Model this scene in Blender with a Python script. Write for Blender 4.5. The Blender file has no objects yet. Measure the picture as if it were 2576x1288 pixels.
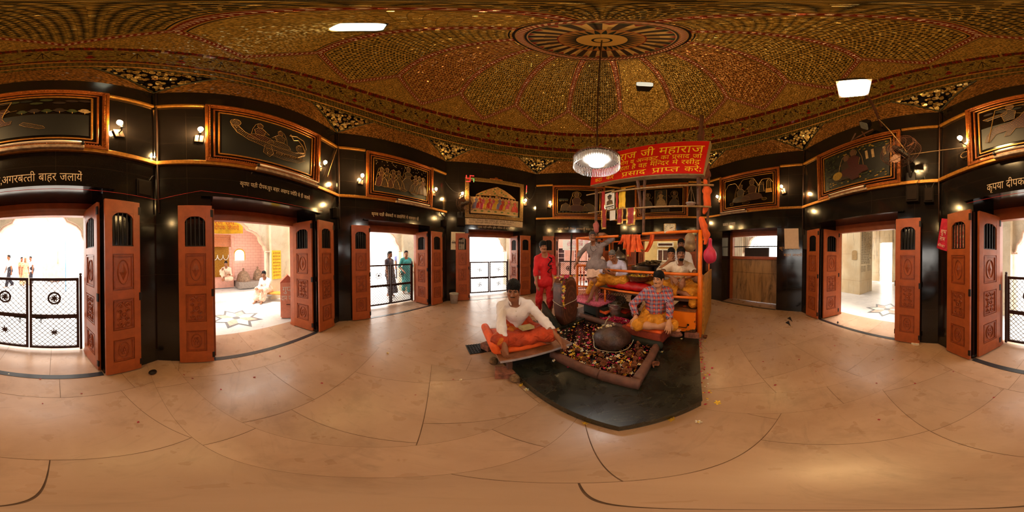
import bpy, bmesh, math, random
import numpy as np
from mathutils import Vector, Matrix
random.seed(7); np.random.seed(7)
S = bpy.context.scene
COL = S.collection
pi = math.pi

# ------------------------------------------------------------------ camera
HC = 1.45                       # camera height
PY = .0142                      # slight downward pitch
cam = bpy.data.cameras.new('camera'); camo = bpy.data.objects.new('camera', cam); COL.objects.link(camo)
camo.location = (0, 0, HC); camo.rotation_euler = (pi/2-PY, 0, 0)
cam.type = 'PANO'; cam.clip_start = .02; cam.clip_end = 300
for holder in (cam, getattr(cam, 'cycles', None)):
    try: holder.panorama_type = 'EQUIRECTANGULAR'
    except Exception: pass
S.camera = camo
# ------------------------------------------------------------------ sky and exposure
wd = bpy.data.worlds.new('sky'); S.world = wd; wd.use_nodes = True
bg = wd.node_tree.nodes['Background']; bg.inputs[0].default_value = (1, .93, .84, 1); bg.inputs[1].default_value = 5.2
S.view_settings.view_transform = 'Standard'; S.view_settings.look = 'None'
S.view_settings.exposure = .45; S.view_settings.gamma = 1; S.view_settings.use_curve_mapping = False
try:
    S.cycles.use_denoising = True; S.cycles.denoiser = 'OPENIMAGEDENOISE'
    S.cycles.max_bounces = 5; S.cycles.diffuse_bounces = 3; S.cycles.glossy_bounces = 3; S.cycles.transmission_bounces = 4
    S.cycles.caustics_reflective = False; S.cycles.caustics_refractive = False
    S.cycles.sample_clamp_indirect = 6; S.cycles.sample_clamp_direct = 0
    S.cycles.use_adaptive_sampling = True; S.cycles.adaptive_threshold = .03
except Exception: pass
sd = bpy.data.lights.new('sun', 'SUN'); sd.energy = 4; sd.angle = .2; sd.color = (1, .95, .85)
so = bpy.data.objects.new('sun', sd); COL.objects.link(so); so.rotation_euler = (math.radians(14), math.radians(12), 0)
# lamp colours used by the lamp builders below
BULB = (1, .63, .24); BULB_E = 560.
FLOOD = (1, .62, .26); FLOOD_E = 120.
COOL = (1, .97, .9)

# ------------------------------------------------------------------ plan of the octagonal hall (metres, camera above the origin)
CX, CY, RO, ROT = 1.054, 1.8258, 3.9983, -2.4063
AP = RO*math.cos(pi/8); SIDE = 2*RO*math.sin(pi/8)
ZW = HC+3.125                   # top of the granite wall
def corner(k, r=RO):
    a = ROT+k*pi/4; return (CX+r*math.sin(a), CY+r*math.cos(a))
def wallM(k, u=0, d=0, z=0, rz=0, rx=0):   # x right along wall k, y outward, z up
    a = ROT+(k+.5)*pi/4
    n = (math.sin(a), math.cos(a)); t = (math.cos(a), -math.sin(a))
    o = (CX+AP*n[0]+u*t[0]+d*n[0], CY+AP*n[1]+u*t[1]+d*n[1], z)
    M = Matrix(((t[0], n[0], 0, o[0]), (t[1], n[1], 0, o[1]), (0, 0, 1, o[2]), (0, 0, 0, 1)))
    return M @ Matrix.Rotation(rz, 4, 'Z') @ Matrix.Rotation(rx, 4, 'X')
def ray(x, y):
    az = (x-1288)/2576*2*pi; el = (644-y)/1288*pi
    d = (math.cos(el)*math.sin(az), math.cos(el)*math.cos(az), math.sin(el))
    c, s = math.cos(-PY), math.sin(-PY)
    return (d[0], c*d[1]-s*d[2], s*d[1]+c*d[2])
def at(x, y, dist):             # a point in the hall from a bearing and a horizontal distance
    d = ray(x, y); s = dist/math.hypot(d[0], d[1]); return Vector((s*d[0], s*d[1], s*d[2]+HC))
def fl(x, y, z=0):              # a point on a level surface of height z
    d = ray(x, y); s = (z-HC)/d[2]; return Vector((s*d[0], s*d[1], z))
def TM(loc, rz=0, s=1, rx=0, ry=0):
    return Matrix.Translation(Vector(loc)) @ Matrix.Rotation(rz, 4, 'Z') @ Matrix.Rotation(rx, 4, 'X') @ Matrix.Rotation(ry, 4, 'Y') @ Matrix.Scale(s, 4)

# ------------------------------------------------------------------ mesh and object helpers
class MB:
    def __init__(self): self.v = []; self.f = []; self.m = []; self.uv = {}; self.M = Matrix.Identity(4); self.mi = 0
    def add(self, vs, fs, mi=None, uvs=None):
        b = len(self.v); M = self.M
        for p in vs: self.v.append(tuple(M @ Vector(p)))
        for i, f in enumerate(fs):
            if uvs: self.uv[len(self.f)] = uvs[i]
            self.f.append([b+j for j in f]); self.m.append(self.mi if mi is None else mi)
        return self
    def box(self, c, s, rz=0, mi=None, rx=0, ry=0, bev=0):
        x, y, z = s[0]/2, s[1]/2, s[2]/2
        R = Matrix.Translation(Vector(c)) @ Matrix.Rotation(rz, 4, 'Z') @ Matrix.Rotation(rx, 4, 'X') @ Matrix.Rotation(ry, 4, 'Y')
        if bev <= 0:
            vs = [R @ Vector((sx*x, sy*y, sz*z)) for sx in (-1, 1) for sy in (-1, 1) for sz in (-1, 1)]
            return self.add(vs, [(0, 1, 3, 2), (4, 6, 7, 5), (0, 4, 5, 1), (2, 3, 7, 6), (0, 2, 6, 4), (1, 5, 7, 3)], mi)
        b = min(bev, x*.9, y*.9, z*.9); vs = []; key = {}
        bm = bmesh.new(); bmesh.ops.create_cube(bm, size=1)
        for v in bm.verts: v.co = Vector((v.co.x*2*x, v.co.y*2*y, v.co.z*2*z))
        bmesh.ops.bevel(bm, geom=bm.edges[:], offset=b, segments=2, affect='EDGES', profile=.5)
        bm.verts.index_update()
        vs = [R @ v.co for v in bm.verts]; fs = [[v.index for v in f.verts] for f in bm.faces]; bm.free()
        return self.add(vs, fs, mi)
    def tube(self, pts, r, n=8, mi=None, closed=False, cap=True):
        pts = [Vector(p) for p in pts]; N = len(pts); rs = r if isinstance(r, (list, tuple)) else [r]*N
        vs = []; fs = []; up = None
        for i, p in enumerate(pts):
            if closed: t = pts[(i+1) % N]-pts[i-1]
            else: t = pts[min(i+1, N-1)]-pts[max(i-1, 0)]
            if t.length < 1e-9: t = Vector((0, 0, 1))
            t.normalize()
            if up is None: up = Vector((0, 0, 1)) if abs(t.z) < .9 else Vector((1, 0, 0))
            a = up-t*up.dot(t)
            if a.length < 1e-4: a = t.orthogonal()
            a.normalize(); up = a; b = t.cross(a)
            for j in range(n):
                an = 2*pi*j/n; vs.append(p+(a*math.cos(an)+b*math.sin(an))*rs[i])
        for i in range(N if closed else N-1):
            for j in range(n):
                k = (i+1) % N
                fs.append((i*n+j, i*n+(j+1) % n, k*n+(j+1) % n, k*n+j))
        if cap and not closed:
            fs.append(tuple(range(n))[::-1]); fs.append(tuple(range((N-1)*n, N*n)))
        return self.add(vs, fs, mi)
    def lathe(self, prof, c=(0, 0, 0), n=20, mi=None, cap=True):
        vs = []; fs = []
        for r, z in prof:
            for j in range(n):
                a = 2*pi*j/n; vs.append((c[0]+r*math.cos(a), c[1]+r*math.sin(a), c[2]+z))
        for i in range(len(prof)-1):
            for j in range(n): fs.append((i*n+j, i*n+(j+1) % n, (i+1)*n+(j+1) % n, (i+1)*n+j))
        if cap:
            if prof[0][0] > 1e-5: fs.append(tuple(range(n))[::-1])
            if prof[-1][0] > 1e-5: fs.append(tuple(range((len(prof)-1)*n, len(prof)*n)))
        return self.add(vs, fs, mi)
    def ball(self, c, r, n=10, mi=None, k=6):
        r = r if isinstance(r, (tuple, list)) else (r, r, r)
        b = len(self.v); vs = [(c[0], c[1], c[2]-r[2])]; fs = []
        for i in range(1, k):
            ph = -pi/2+pi*i/k
            for j in range(n):
                a = 2*pi*j/n; vs.append((c[0]+r[0]*math.cos(ph)*math.cos(a), c[1]+r[1]*math.cos(ph)*math.sin(a), c[2]+r[2]*math.sin(ph)))
        vs.append((c[0], c[1], c[2]+r[2])); L = len(vs)-1
        for j in range(n):
            fs.append((0, 1+(j+1) % n, 1+j)); fs.append((L, 1+(k-2)*n+j, 1+(k-2)*n+(j+1) % n))
        for i in range(k-2):
            for j in range(n): fs.append((1+i*n+j, 1+i*n+(j+1) % n, 1+(i+1)*n+(j+1) % n, 1+(i+1)*n+j))
        return self.add(vs, fs, mi)
    def prism(self, poly, z0, z1, mi=None):      # poly in xy
        n = len(poly); vs = [(p[0], p[1], z0) for p in poly]+[(p[0], p[1], z1) for p in poly]
        fs = [tuple(range(n))[::-1], tuple(range(n, 2*n))]+[(i, (i+1) % n, n+(i+1) % n, n+i) for i in range(n)]
        return self.add(vs, fs, mi)
    def slab(self, poly, y0, y1, mi=None):       # poly in xz, thickness along y
        n = len(poly); vs = [(p[0], y0, p[1]) for p in poly]+[(p[0], y1, p[1]) for p in poly]
        fs = [tuple(range(n)), tuple(range(n, 2*n))[::-1]]+[(i, n+i, n+(i+1) % n, (i+1) % n) for i in range(n)]
        return self.add(vs, fs, mi)
    def grid(self, fn, nu, nv, mi=None, uvs=None, wrap=False):
        vs = [fn(i/nu, j/nv) for j in range(nv+1) for i in range(nu+1)]
        fs = [(j*(nu+1)+i, j*(nu+1)+i+1, (j+1)*(nu+1)+i+1, (j+1)*(nu+1)+i) for j in range(nv) for i in range(nu)]
        return self.add(vs, fs, mi)
    def build(self, name, mats, parent=None, smooth=False, M=None):
        me = bpy.data.meshes.new(name); me.from_pydata(self.v, [], self.f)
        if not isinstance(mats, (list, tuple)): mats = [mats]
        for m in mats: me.materials.append(m)
        if len(mats) > 1: me.polygons.foreach_set('material_index', self.m)
        if smooth: me.polygons.foreach_set('use_smooth', [True]*len(me.polygons))
        me.update()
        return link(name, me, parent, M)
def link(name, data, parent=None, M=None):
    o = bpy.data.objects.new(name, data); COL.objects.link(o)
    if parent is not None: o.parent = parent
    if M is not None: o.matrix_world = M if parent is None else o.matrix_world; o.matrix_basis = M
    return o
def tag(o, label=None, cat=None, group=None, kind=None):
    if label: o['label'] = label
    if cat: o['category'] = cat
    if group: o['group'] = group
    if kind: o['kind'] = kind
    return o
def thing(name, label, cat, M=None, group=None, kind=None):
    return tag(link(name, None, None, M if M is not None else Matrix.Identity(4)), label, cat, group, kind)
def struct(name, mb, mats, parent=None, smooth=False, M=None):
    o = mb.build(name, mats, parent, smooth, M)
    if parent is None: o['kind'] = 'structure'
    return o
def copytree(o, M, label=None):
    c = o.copy(); COL.objects.link(c); c.matrix_basis = M
    if label: c['label'] = label
    for ch in o.children:
        d = ch.copy(); COL.objects.link(d); d.parent = c
        for g in ch.children:
            e = g.copy(); COL.objects.link(e); e.parent = d
    return c

# ------------------------------------------------------------------ materials
def lin(c):
    return tuple(((x/255)/12.92 if x/255 <= .04045 else ((x/255+.055)/1.055)**2.4) for x in c[:3])+(1,)
class G:                         # small node-graph builder
    def __init__(self, name):
        self.mat = bpy.data.materials.new(name); self.mat.use_nodes = True
        self.t = self.mat.node_tree; self.b = self.t.nodes['Principled BSDF']; self.out = self.t.nodes['Material Output']
    def node(self, ty, **kw):
        n = self.t.nodes.new(ty)
        for k, v in kw.items(): setattr(n, k, v)
        return n
    def put(self, sock, v):
        if hasattr(v, 'links') or isinstance(v, bpy.types.NodeSocket): self.t.links.new(v, sock)
        else:
            try: sock.default_value = v
            except Exception: sock.default_value = tuple(v)[:3]
    def m(self, op, a, b=0., c=0.):
        n = self.node('ShaderNodeMath', operation=op)
        self.put(n.inputs[0], a); self.put(n.inputs[1], b); self.put(n.inputs[2], c)
        return n.outputs[0]
    def mix(self, f, a, b, mode='MIX'):
        n = self.node('ShaderNodeMix', data_type='RGBA', blend_type=mode)
        self.put(n.inputs[0], f); self.put(n.inputs[6], a); self.put(n.inputs[7], b); return n.outputs[2]
    def lt(self, a, b): return self.m('LESS_THAN', a, b)
    def sep(self, v):
        n = self.node('ShaderNodeSeparateXYZ'); self.put(n.inputs[0], v); return n.outputs
    def comb(self, x, y, z=0.):
        n = self.node('ShaderNodeCombineXYZ'); self.put(n.inputs[0], x); self.put(n.inputs[1], y); self.put(n.inputs[2], z); return n.outputs[0]
    def coord(self, w='Object'): return self.node('ShaderNodeTexCoord').outputs[w]
    def uv(self, name): return self.node('ShaderNodeUVMap', uv_map=name).outputs[0]
    def noise(self, v, scale, detail=3., rough=.5, dist=0.):
        n = self.node('ShaderNodeTexNoise'); self.put(n.inputs['Vector'], v); n.inputs['Scale'].default_value = scale
        n.inputs['Detail'].default_value = detail; n.inputs['Roughness'].default_value = rough; n.inputs['Distortion'].default_value = dist
        return n.outputs[0]
    def white(self, v):
        n = self.node('ShaderNodeTexWhiteNoise'); self.put(n.inputs['Vector'], v); return n.outputs
    def ramp(self, f, a, b):
        n = self.node('ShaderNodeMapRange'); self.put(n.inputs[0], f); n.inputs[1].default_value = a; n.inputs[2].default_value = b; return n.outputs[0]
    def bump(self, h, strength=.3, dist=.01):
        n = self.node('ShaderNodeBump'); n.inputs['Strength'].default_value = strength; n.inputs['Distance'].default_value = dist
        self.put(n.inputs['Height'], h); self.put(self.b.inputs['Normal'], n.outputs[0])
    def done(self, col=None, rough=None, metal=None, **kw):
        if col is not None: self.put(self.b.inputs['Base Color'], col)
        if rough is not None: self.put(self.b.inputs['Roughness'], rough)
        if metal is not None: self.put(self.b.inputs['Metallic'], metal)
        for k, v in kw.items(): self.put(self.b.inputs[k.replace('_', ' ')], v)
        return self.mat
_mc = {}
def mat(name, c, rough=.55, metal=0., var=.15, vs=14., bump=0., bs=60., spec=None, c2=None):
    """plain procedural material: colour with noise variation towards c2 (or a darker tone) and a fine bump"""
    if name in _mc: return _mc[name]
    g = G(name); co = g.coord()
    a = lin(c); b = lin(c2) if c2 else tuple(x*(1-var*2.2) for x in a[:3])+(1,)
    f = g.noise(co, vs, 4., .6)
    col = g.mix(g.ramp(f, .35, .7), a, b)
    if bump > 0: g.bump(g.noise(co, bs, 3.), bump, .004)
    kw = {}
    if spec is not None: kw['Specular_IOR_Level'] = spec
    _mc[name] = g.done(col, rough, metal, **kw); return _mc[name]
def cloth(name, c, rough=.8, var=.12, vs=8., fold=.5, fs=7.):
    """woven cloth with soft creases"""
    if name in _mc: return _mc[name]
    g = G(name); co = g.coord(); a = lin(c); b = tuple(x*(1-var*2.2) for x in a[:3])+(1,)
    col = g.mix(g.ramp(g.noise(co, vs, 4., .6), .35, .7), a, b)
    g.bump(g.noise(co, fs, 2.5, .45, 1.6), fold, .05); _mc[name] = g.done(col, rough); return _mc[name]
def emit(name, c, e):
    if name in _mc: return _mc[name]
    g = G(name); g.b.inputs['Emission Color'].default_value = tuple(c)+(1,); g.b.inputs['Emission Strength'].default_value = e
    g.b.inputs['Base Color'].default_value = tuple(c)+(1,)
    _mc[name] = g.mat; return g.mat
def granite():
    g = G('black_granite'); co = g.coord()
    x, y, z = g.sep(co)
    # faint joints between polished slabs: 0.62 m courses, 0.6 m columns
    jz = g.m('ABSOLUTE', g.m('SUBTRACT', g.m('FRACT', g.m('DIVIDE', z, .62)), .5))
    jx = g.m('ABSOLUTE', g.m('SUBTRACT', g.m('FRACT', g.m('ADD', g.m('DIVIDE', x, .765), .5)), .5))
    j = g.m('MAXIMUM', g.m('GREATER_THAN', jz, .495), g.m('GREATER_THAN', jx, .4965))
    sp = g.noise(co, 130., 2.)
    col = g.mix(g.ramp(sp, .62, .75), lin((20, 17, 17)), lin((52, 48, 46)))
    col = g.mix(j, col, lin((40, 32, 27)))
    r = g.ramp(g.noise(co, 5., 4.), 0., 1.); r = g.m('ADD', g.m('MULTIPLY', r, .12), .06)
    return g.done(col, r, Specular_IOR_Level=.5)
M_GRAN = granite()
M_GOLD = mat('gilded_moulding', (196, 132, 52), .35, .55, .2, 30., .2, 90.)
M_FRAME = mat('gilt_frame_wood', (176, 96, 36), .3, .45, .25, 25., .3, 120.)
M_DOOR = mat('terracotta_door_paint', (172, 86, 42), .38, 0, .12, 9., .25, 70.)
M_DOORD = mat('terracotta_door_carving', (154, 72, 36), .4, 0, .2, 30., .35, 120.)
M_DARK = mat('dark_iron', (30, 22, 22), .5, .3, .2)
M_IRON = mat('gate_paint', (58, 34, 34), .5, .2, .2)
M_ORANGE = mat('orange_gloss_paint', (240, 118, 16), .35, 0, .10, 6., .1, 40.)
M_BLACKCAB = mat('cable_black', (22, 18, 16), .5)
M_WOODP = mat('brown_pole_wood', (104, 62, 38), .6, 0, .25, 20., .3)
M_BAMBOO = mat('bamboo', (168, 128, 76), .5, 0, .25, 18., .2)
M_WHITE = mat('white_enamel', (226, 222, 214), .35, 0, .06)
M_STEEL = mat('stainless_steel', (206, 202, 200), .34, .75, .12, 20.)
M_BRASS = mat('brass', (180, 140, 70), .3, .9, .2)
M_TERRA = mat('terracotta_clay', (176, 104, 62), .8, 0, .2, 20.)
M_RED = mat('red_cloth', (190, 26, 20), .7, 0, .2, 8.)
M_YEL = mat('yellow_cloth', (238, 184, 30), .7, 0, .15, 8.)
M_ORCL = mat('orange_cloth', (238, 96, 28), .75, 0, .15, 8.)
M_PAPER = mat('paper', (226, 214, 196), .8, 0, .06)
M_BRICK = mat('old_brick', (152, 96, 76), .9, 0, .3, 24., .5, 50.)
# ================================================================== FLOOR
def marble(name, a, b, vein, rough=.28, island=True, stains=True):
    g = G(name); co = g.coord()
    n1 = g.noise(co, 1.6, 5., .6, .6)
    sx, sy, sz = g.sep(co)
    st = g.noise(g.comb(g.m('MULTIPLY', sx, 1.2), g.m('MULTIPLY', sy, 7.), sz), 1.8, 5., .65, 1.2)
    col = g.mix(g.ramp(n1, .3, .72), lin(a), lin(b))
    col = g.mix(g.m('MULTIPLY', g.ramp(st, .56, .78), .38), col, lin(vein))
    if island:
        rp = g.node('ShaderNodeNewGeometry').outputs['Random Per Island']
        col = g.mix(g.m('MULTIPLY', rp, .24), col, lin(vein))
    if stains:
        sp = g.noise(co, 2.3, 6., .7, .3)
        col = g.mix(g.m('MULTIPLY', g.ramp(sp, .52, .85), .5), col, lin((88, 62, 44)))
        s2 = g.noise(co, 19., 3., .6)
        col = g.mix(g.m('MULTIPLY', g.ramp(s2, .62, .85), .22), col, lin((96, 70, 52)))
    r = g.m('ADD', g.m('MULTIPLY', g.noise(co, 6., 4.), .25), rough-.1)
    return g.done(col, r)
M_FLOOR = marble('floor_marble', (190, 156, 130), (168, 132, 106), (120, 98, 80))
M_GROUT = mat('floor_joint', (120, 92, 70), .9)
M_OUT = marble('verandah_marble', (206, 200, 194), (186, 182, 178), (122, 122, 126), .3, False)
M_PILM = marble('pillar_marble', (226, 208, 180), (204, 178, 142), (120, 112, 104), .4, False)
M_STRIP = mat('black_stone_strip', (46, 46, 50), .3)
fmb = MB()
def clip(poly, nx, ny, c):      # keep nx*x+ny*y <= c
    out = []
    for i in range(len(poly)):
        p, q = poly[i-1], poly[i]
        dp = nx*p[0]+ny*p[1]-c; dq = nx*q[0]+ny*q[1]-c
        if (dp <= 0) != (dq <= 0):
            t = dp/(dp-dq); out.append((p[0]+(q[0]-p[0])*t, p[1]+(q[1]-p[1])*t))
        if dq <= 0: out.append(q)
    return out
T8 = math.tan(pi/8); C8, S8 = math.cos(pi/8), math.sin(pi/8)
GAP = .002
for k in range(8):
    fmb.M = wallM(k)
    rows = [0, -.36, -1.12, -1.86, -2.6, -3.3]; rr = random.Random(k)
    for i in range(len(rows)-1):
        y1, y0 = rows[i]-GAP, rows[i+1]+GAP
        x = -2-rr.random()*.5
        while x < 2:
            w = rr.choice([.62, .8, .95, 1.15]); p = [(x+GAP, y0), (x+w-GAP, y0), (x+w-GAP, y1), (x+GAP, y1)]; x += w
            for s in (1, -1):   # wedge sides, leaving a border strip along each corner line
                p = clip(p, s*C8, -S8, AP*S8-.15) if len(p) > 2 else []
            if len(p) > 2: fmb.add([(q[0], q[1], 0) for q in p], [tuple(range(len(p)))])
    a = ROT+k*pi/4
    fmb.M = Matrix.Identity(4)
    d = (math.sin(a), math.cos(a)); nn = (math.cos(a), -math.sin(a)); r = .35
    while r < RO-.01:
        r2 = min(r+rr.uniform(.8, 1.3), RO+.02); h = .15-GAP
        fmb.add([(CX+d[0]*q+nn[0]*s, CY+d[1]*q+nn[1]*s, 0) for q, s in ((r+GAP, -h), (r2-GAP, -h), (r2-GAP, h), (r+GAP, h))], [(0, 3, 2, 1)]); r = r2
    # doorway floor in the thickness of the wall
    fmb.M = wallM(k)
    for x0, x1 in ((-.86, -.30), (-.30, .31), (.31, .86)):
        fmb.add([(x0+GAP, .0, 0), (x1-GAP, .0, 0), (x1-GAP, .749, 0), (x0+GAP, .749, 0)], [(0, 1, 2, 3)])
fmb.M = Matrix.Identity(4)
struct('floor', fmb, M_FLOOR)
gmb = MB(); gmb.prism([corner(k, RO+.8) for k in range(8)][::-1], -.06, -.004); struct('floor_bed', gmb, M_GROUT)
omb = MB(); omb.prism([(CX+40*math.cos(i*pi/12), CY+40*math.sin(i*pi/12)) for i in range(24)], -.12, -.061); struct('ground', omb, M_OUT)
vmb = MB(); vmb.prism([corner(k, RO+4.6) for k in range(8)][::-1], -.062, -.02); struct('floor_verandah', vmb, M_OUT)
for k in range(8):
    t = MB(); t.box((0, 0, .002), (1.70, .075, .006)); struct('trim_%d' % (k+1), t, M_STRIP, M=wallM(k))

# ================================================================== WALLS
HW = SIDE/2; TH = .75; OPW = .865; OPH = 2.2
names8 = ['southwest', 'west', 'northwest', 'north', 'northeast', 'east', 'southeast', 'south']
ti = 9
for k in range(8):
    w = MB(); e = HW+TH*T8
    w.prism([(-HW, 0), (-OPW, 0), (-OPW, TH), (-e, TH)], -.004, OPH)
    w.prism([(OPW, 0), (HW, 0), (e, TH), (OPW, TH)], -.004, OPH)
    w.prism([(-HW, 0), (HW, 0), (e, TH), (-e, TH)], OPH, ZW)
    w.prism([(-.98, -.055), (.98, -.055), (.98, .0), (-.98, .0)], OPH, OPH+.028)       # projecting lip over the doorway
    struct('wall_'+names8[k], w, M_GRAN, M=wallM(k))
    # gilded mouldings
    m1 = MB()
    for (x0, x1) in ((-HW+.02, -.92), (.92, HW-.02)):
        if k == 2: continue
        m1.box(((x0+x1)/2, -.02, HC+2.594-.0), (x1-x0, .04, .06), bev=.008)
    if k != 2:
        m1.box((0, -.02, HC+1.272), (2*HW-.02, .045, .065), bev=.008)
        struct('trim_%d' % ti, m1, M_GOLD, M=wallM(k)); ti += 1
    # timber frame set back in the doorway
    f = MB()
    if k != 5:
        for s in (-1, 1): f.box((s*.815, .56, 1.02), (.10, .12, 2.04), bev=.006)
        f.box((0, .56, 2.11), (1.73, .12, .18), bev=.006)
        for s in (-1, 1): f.box((s*.815, .56, .02), (.12, .13, .05))
        struct('trim_%d' % ti, f, M_DOOR, M=wallM(k)); ti += 1

# ================================================================== MOSAIC CEILING
ZB, RD, RISE = HC+4.14, 3.74, 3.81
def dome(th, ph): r = RD*math.cos(ph); return (CX+r*math.sin(th), CY+r*math.cos(th), ZB+RISE*math.sin(ph))
TH0 = math.radians(27.5)
def mosaic(name, base, dark, mode, metal=.5, rough=.06, border=False, jitter=.55):
    g = G(name); u, v, _ = g.sep(g.uv('pat'))
    ts_ = 3. if mode == 'plain' and not name.endswith('hexagons') else 2.
    ti_ = g.comb(g.m('FLOOR', g.m('MULTIPLY', u, ts_)), g.m('FLOOR', g.m('MULTIPLY', v, ts_)), 0.)
    wv, wc = g.white(ti_)
    b = lin(base); bd = tuple(x*.45 for x in b[:3])+(1,); bl = tuple(min(1, x*1.5) for x in b[:3])+(1,)
    col = g.mix(wv, bd, bl)
    fu = g.m('ABSOLUTE', g.m('SUBTRACT', g.m('FRACT', u), .5)); fv = g.m('ABSOLUTE', g.m('SUBTRACT', g.m('FRACT', v), .5))
    d = g.m('ADD', fu, fv)
    if mode == 'star': k = g.m('MAXIMUM', g.m('GREATER_THAN', d, .66), g.lt(g.m('MAXIMUM', fu, fv), .10)); col = g.mix(k, col, lin(dark))
    elif mode == 'dense': k = g.m('MAXIMUM', g.m('GREATER_THAN', d, .60), g.lt(d, .17)); col = g.mix(k, col, lin(dark))
    elif mode == 'plain': k = g.m('GREATER_THAN', g.m('MAXIMUM', fu, fv), .46); col = g.mix(k, col, bd)
    elif mode == 'dots':
        k = g.lt(g.m('MULTIPLY', d, d), .055); col = g.mix(k, col, lin(dark))
    elif mode == 'circ':
        vo = g.node('ShaderNodeTexVoronoi', feature='F1'); g.put(vo.inputs['Vector'], g.comb(u, v)); vo.inputs['Scale'].default_value = .95
        k = g.m('GREATER_THAN', vo.outputs[0], .56); k2 = g.m('MULTIPLY', g.m('GREATER_THAN', vo.outputs[0], .26), g.lt(vo.outputs[0], .31))
        col = g.mix(g.m('MAXIMUM', k, k2), col, lin(dark))
        wv, wc = g.white(vo.outputs['Position'])
    elif mode == 'key':
        fx = g.m('FRACT', u); fy = g.m('FRACT', v)
        a1 = g.m('MULTIPLY', g.m('GREATER_THAN', fx, .12), g.lt(fx, .88))
        t1 = g.lt(g.m('ABSOLUTE', g.m('SUBTRACT', fx, .5)), .09); t2 = g.lt(g.m('ABSOLUTE', g.m('SUBTRACT', fy, .5)), .10)
        q1 = g.m('MULTIPLY', g.m('GREATER_THAN', fx, .5), g.m('GREATER_THAN', fy, .84)); q2 = g.m('MULTIPLY', g.lt(fx, .5), g.lt(fy, .16))
        q3 = g.m('MULTIPLY', g.m('GREATER_THAN', fx, .76), g.lt(fy, .5)); q4 = g.m('MULTIPLY', g.lt(fx, .24), g.m('GREATER_THAN', fy, .5))
        kk = g.m('MULTIPLY', a1, g.m('MINIMUM', 1., g.m('ADD', g.m('ADD', t1, t2), g.m('ADD', g.m('ADD', q1, q2), g.m('ADD', q3, q4)))))
        col = g.mix(kk, lin((84, 40, 14)), lin((150, 26, 14)))
        pale = g.lt(g.m('FRACT', g.m('DIVIDE', u, 3.)), .07); col = g.mix(pale, col, lin((190, 150, 84)))
        col = g.mix(g.m('MULTIPLY', wv, .4), col, (.02, .01, .005, 1))
    elif mode == 'floral':
        fx = g.m('FRACT', g.m('DIVIDE', u, 20.)); fy = g.m('DIVIDE', v, 10.)
        def blob(cx, cy, rx, ry):
            a = g.m('DIVIDE', g.m('SUBTRACT', fx, cx), rx); c = g.m('DIVIDE', g.m('SUBTRACT', fy, cy), ry)
            return g.lt(g.m('ADD', g.m('MULTIPLY', a, a), g.m('MULTIPLY', c, c)), 1.)
        red = g.m('MAXIMUM', blob(.25, .28, .055, .08), blob(.25, .42, .03, .08))
        drk = blob(.25, .36, .07, .035)
        for x, y, a, c in ((.25, .72, .03, .05), (.25, .84, .04, .04), (.25, .62, .03, .03), (.60, .70, .035, .07), (.90, .70, .035, .07), (.55, .58, .03, .04), (.95, .58, .03, .04), (.63, .86, .03, .04), (.87, .86, .03, .04)):
            drk = g.m('MAXIMUM', drk, blob(x, y, a, c))
        br = 0.
        for x, y, a, c in ((.48, .42, .03, .05), (.40, .34, .03, .04), (.02, .42, .03, .05), (.10, .34, .03, .04)):
            br = g.m('MAXIMUM', br, blob(x, y, a, c))
        for sl in (-.12, 0., .12):
            ln = g.lt(g.m('ABSOLUTE', g.m('SUBTRACT', g.m('SUBTRACT', fx, .75), g.m('MULTIPLY', g.m('SUBTRACT', .85, fy), sl))), .006)
            drk = g.m('MAXIMUM', drk, g.m('MULTIPLY', ln, g.m('MULTIPLY', g.m('GREATER_THAN', fy, .25), g.lt(fy, .85))))
        col = g.mix(br, col, lin((120, 50, 20))); col = g.mix(red, col, lin((170, 30, 14))); col = g.mix(drk, col, lin((36, 14, 12)))
    if border:
        q, al, _ = g.sep(g.uv('bd'))
        q = g.m('ABSOLUTE', q)
        dash = g.lt(g.m('FRACT', g.m('ADD', g.m('DIVIDE', al, .085), g.m('MULTIPLY', q, 9.))), .42)
        bc = g.mix(dash, lin((150, 54, 26)), lin((255, 226, 196)))
        bc = g.mix(g.m('GREATER_THAN', q, .030), bc, lin((150, 62, 30)))
        bc = g.mix(g.m('GREATER_THAN', q, .055), bc, lin((206, 160, 84)))
        bc = g.mix(g.m('MULTIPLY', g.m('GREATER_THAN', q, .078), g.lt(q, .094)), bc, lin((22, 30, 16)))
        col = g.mix(g.lt(q, .108), col, bc)
    n = g.node('ShaderNodeNewGeometry').outputs['Normal']
    vm = g.node('ShaderNodeVectorMath', operation='MULTIPLY_ADD'); g.put(vm.inputs[0], wc); vm.inputs[1].default_value = (jitter,)*3
    vs = g.node('ShaderNodeVectorMath', operation='SUBTRACT'); g.put(vs.inputs[0], n); vs.inputs[1].default_value = (jitter/2,)*3
    g.put(vm.inputs[2], vs.outputs[0])
    nz = g.node('ShaderNodeVectorMath', operation='NORMALIZE'); g.put(nz.inputs[0], vm.outputs[0]); g.put(g.b.inputs['Normal'], nz.outputs[0])
    r = g.m('ADD', g.m('MULTIPLY', wv, .42), rough)
    return g.done(col, r, metal)
GOLDB = (208, 172, 84)
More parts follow.
